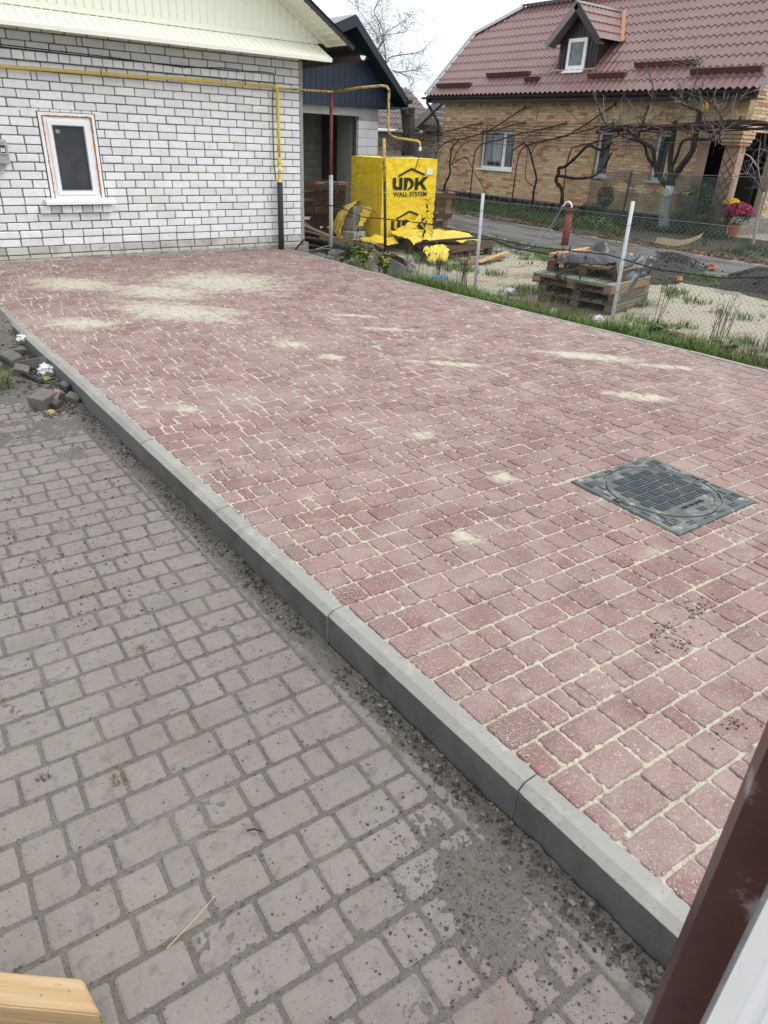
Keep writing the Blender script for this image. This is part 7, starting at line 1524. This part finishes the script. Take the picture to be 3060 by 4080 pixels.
for (cx, cy, rx, ry, n) in ((5.0, -3.45, .9, .5, 900), (5.2, -5.35, .8, .8, 900), (3.75, -3.9, .7, .4, 400)):
    for _ in range(n):
        x, y = cx + random.gauss(0, .5) * rx, cy + random.gauss(0, .5) * ry; s = .008 + .03 * random.random() ** 4; h_ = (.26 if rx < 1.2 and n > 500 else .05) * max(0, 1 - (((x - cx) / (rx * 1.2)) ** 2 + ((y - cy) / (ry * 1.2)) ** 2) ** .8); crumb(g, x, y, yard_z(x, y) + .03 + h_, s)
tagset(g.build('yard_crumbs', MT['coal_soil']), kind='stuff')
def leafy_weed(label, c, n, h, m, L_=.07, W_=.045, spread=.16):
    T = thing('leafy_weed', label, 'weed', c, group='leafy weeds by the fence'); s = MB(); lv = []
    for _ in range(n):
        a = rnd(0, 6.3); d = Vector((math.cos(a) * spread * rnd(.2, 1), math.sin(a) * spread * rnd(.2, 1), h * rnd(.5, 1))); p0 = Vector(c) + Vector((rnd(-.03, .03), rnd(-.03, .03), 0)); pts = [p0, p0 + d * .5 + Vector((0, 0, h * .08)), p0 + d]; s.tube(pts, [.004, .003, .002], 4)
        for t in (.35, .5, .65, .8, .92, 1.0):
            q = p0 + d * t
            for e in (0, 3.1): leaf_shape(lv_m := MB(), q, L_ * rnd(.6, 1.15), W_, a + e + rnd(-.7, .7), rnd(-.2, .7), .3); lv.append(lv_m)
    s.build('stems', MT['leaf_green'], T, kind='stuff')
    for l in lv[:120]: l.build('leaf', MT[m], T)
leafy_weed('bright yellow-green leafy weed at the foot of the black fence post', (.28, -1.36, -.22), 9, .40, 'leaf_yellowgreen', .11, .065, .22)
leafy_weed('second yellow-green weed right of the black fence post', (.22, -2.0, -.20), 5, .26, 'leaf_yellowgreen', .10, .06, .15)
leafy_weed('small green weed beside the mossy boulder', (.40, -.75, -.24), 6, .28, 'leaf_green', .08, .05, .15)
leafy_weed('dark green nettle patch in the grass near the leaning post', (.60, -6.35, -.22), 8, .16, 'leaf_green', .07, .045, .20)
leafy_weed('grey-green weed patch in the grass strip at the right edge', (.70, -7.0, -.22), 8, .14, 'leaf_green', .08, .05, .22)
def dry_weed(label, c, n, h, nl, lean=(0, 0), lm='dry_weed', L_=.06):
    T = thing('dry_weed', label, 'weed', c, group='dry weed stalks along the fence'); s = MB(); l = MB()
    for _ in range(n):
        p0 = Vector(c) + Vector((rnd(-.08, .08), rnd(-.08, .08), 0)); d = Vector((rnd(-.15, .15) + lean[0], rnd(-.15, .15) + lean[1], 1)).normalized(); hh = h * rnd(.6, 1.05); pts = [p0, p0 + d * hh * .5 + Vector((rnd(-.02, .02), rnd(-.02, .02), 0)), p0 + d * hh]; s.tube(pts, [.004, .003, .0016], 4)
        for _ in range(4): t = rnd(.35, 1); q = p0 + d * hh * t; s.tube([q, q + Vector((rnd(-.06, .06), rnd(-.06, .06), rnd(.02, .09)))], [.002, .001], 3)
        for _ in range(nl): t = rnd(.3, 1.0); leaf_shape(l, p0 + d * hh * t, L_ * rnd(.6, 1.2), .03, rnd(0, 6.3), rnd(.2, 1.4), .5)
    s.build('stems', MT['dry_weed'], T, kind='stuff')
    if nl: l.build('leaves', MT[lm], T, kind='stuff')
dry_weed('dried dark weed stalk in front of the lettering on the yellow pack', (.70, -2.25, -.25), 3, 1.02, 26, (.02, -.02), 'dry_weed', .09)
dry_weed('dry seed-headed stalks before the left face of the yellow pack', (.36, -.98, -.25), 7, .62, 3)
dry_weed('dark dry stalk cluster between the boulder and the black post', (.35, -1.15, -.25), 12, .42, 6)
dry_weed('dark dry stalks at the end of the concrete slab', (.36, -1.75, -.25), 9, .36, 8)
dry_weed('dry brown stalks in front of the left half of the pallet stack', (.85, -4.62, -.25), 6, .80, 9, (0, .02), 'dead_leaf', .05)
dry_weed('tall dead stalk before the middle of the pallet stack', (.82, -4.85, -.25), 2, .95, 14, (0, 0), 'dry_weed', .07)
dry_weed('dry grey stalks right of the leaning fence post', (1.0, -5.95, -.25), 4, .80, 0, (.08, -.12))
dry_weed('thin dry stalks in the grass at the right edge', (1.0, -6.7, -.25), 14, .55, 0)
dry_weed('dry stalks at the far right end of the fence', (1.2, -7.15, -.25), 12, .7, 1)
dry_weed('thin dry stalks at the foot of the third fence post', (.72, -3.1, -.25), 16, .45, 0)
dry_weed('dry stalks between the flat pallet and the fence', (.75, -2.55, -.25), 14, .42, 1)
dry_weed('pale tangled stalks on the far side of the road before the porch', (8.9, -1.9, -.25), 12, .85, 1)
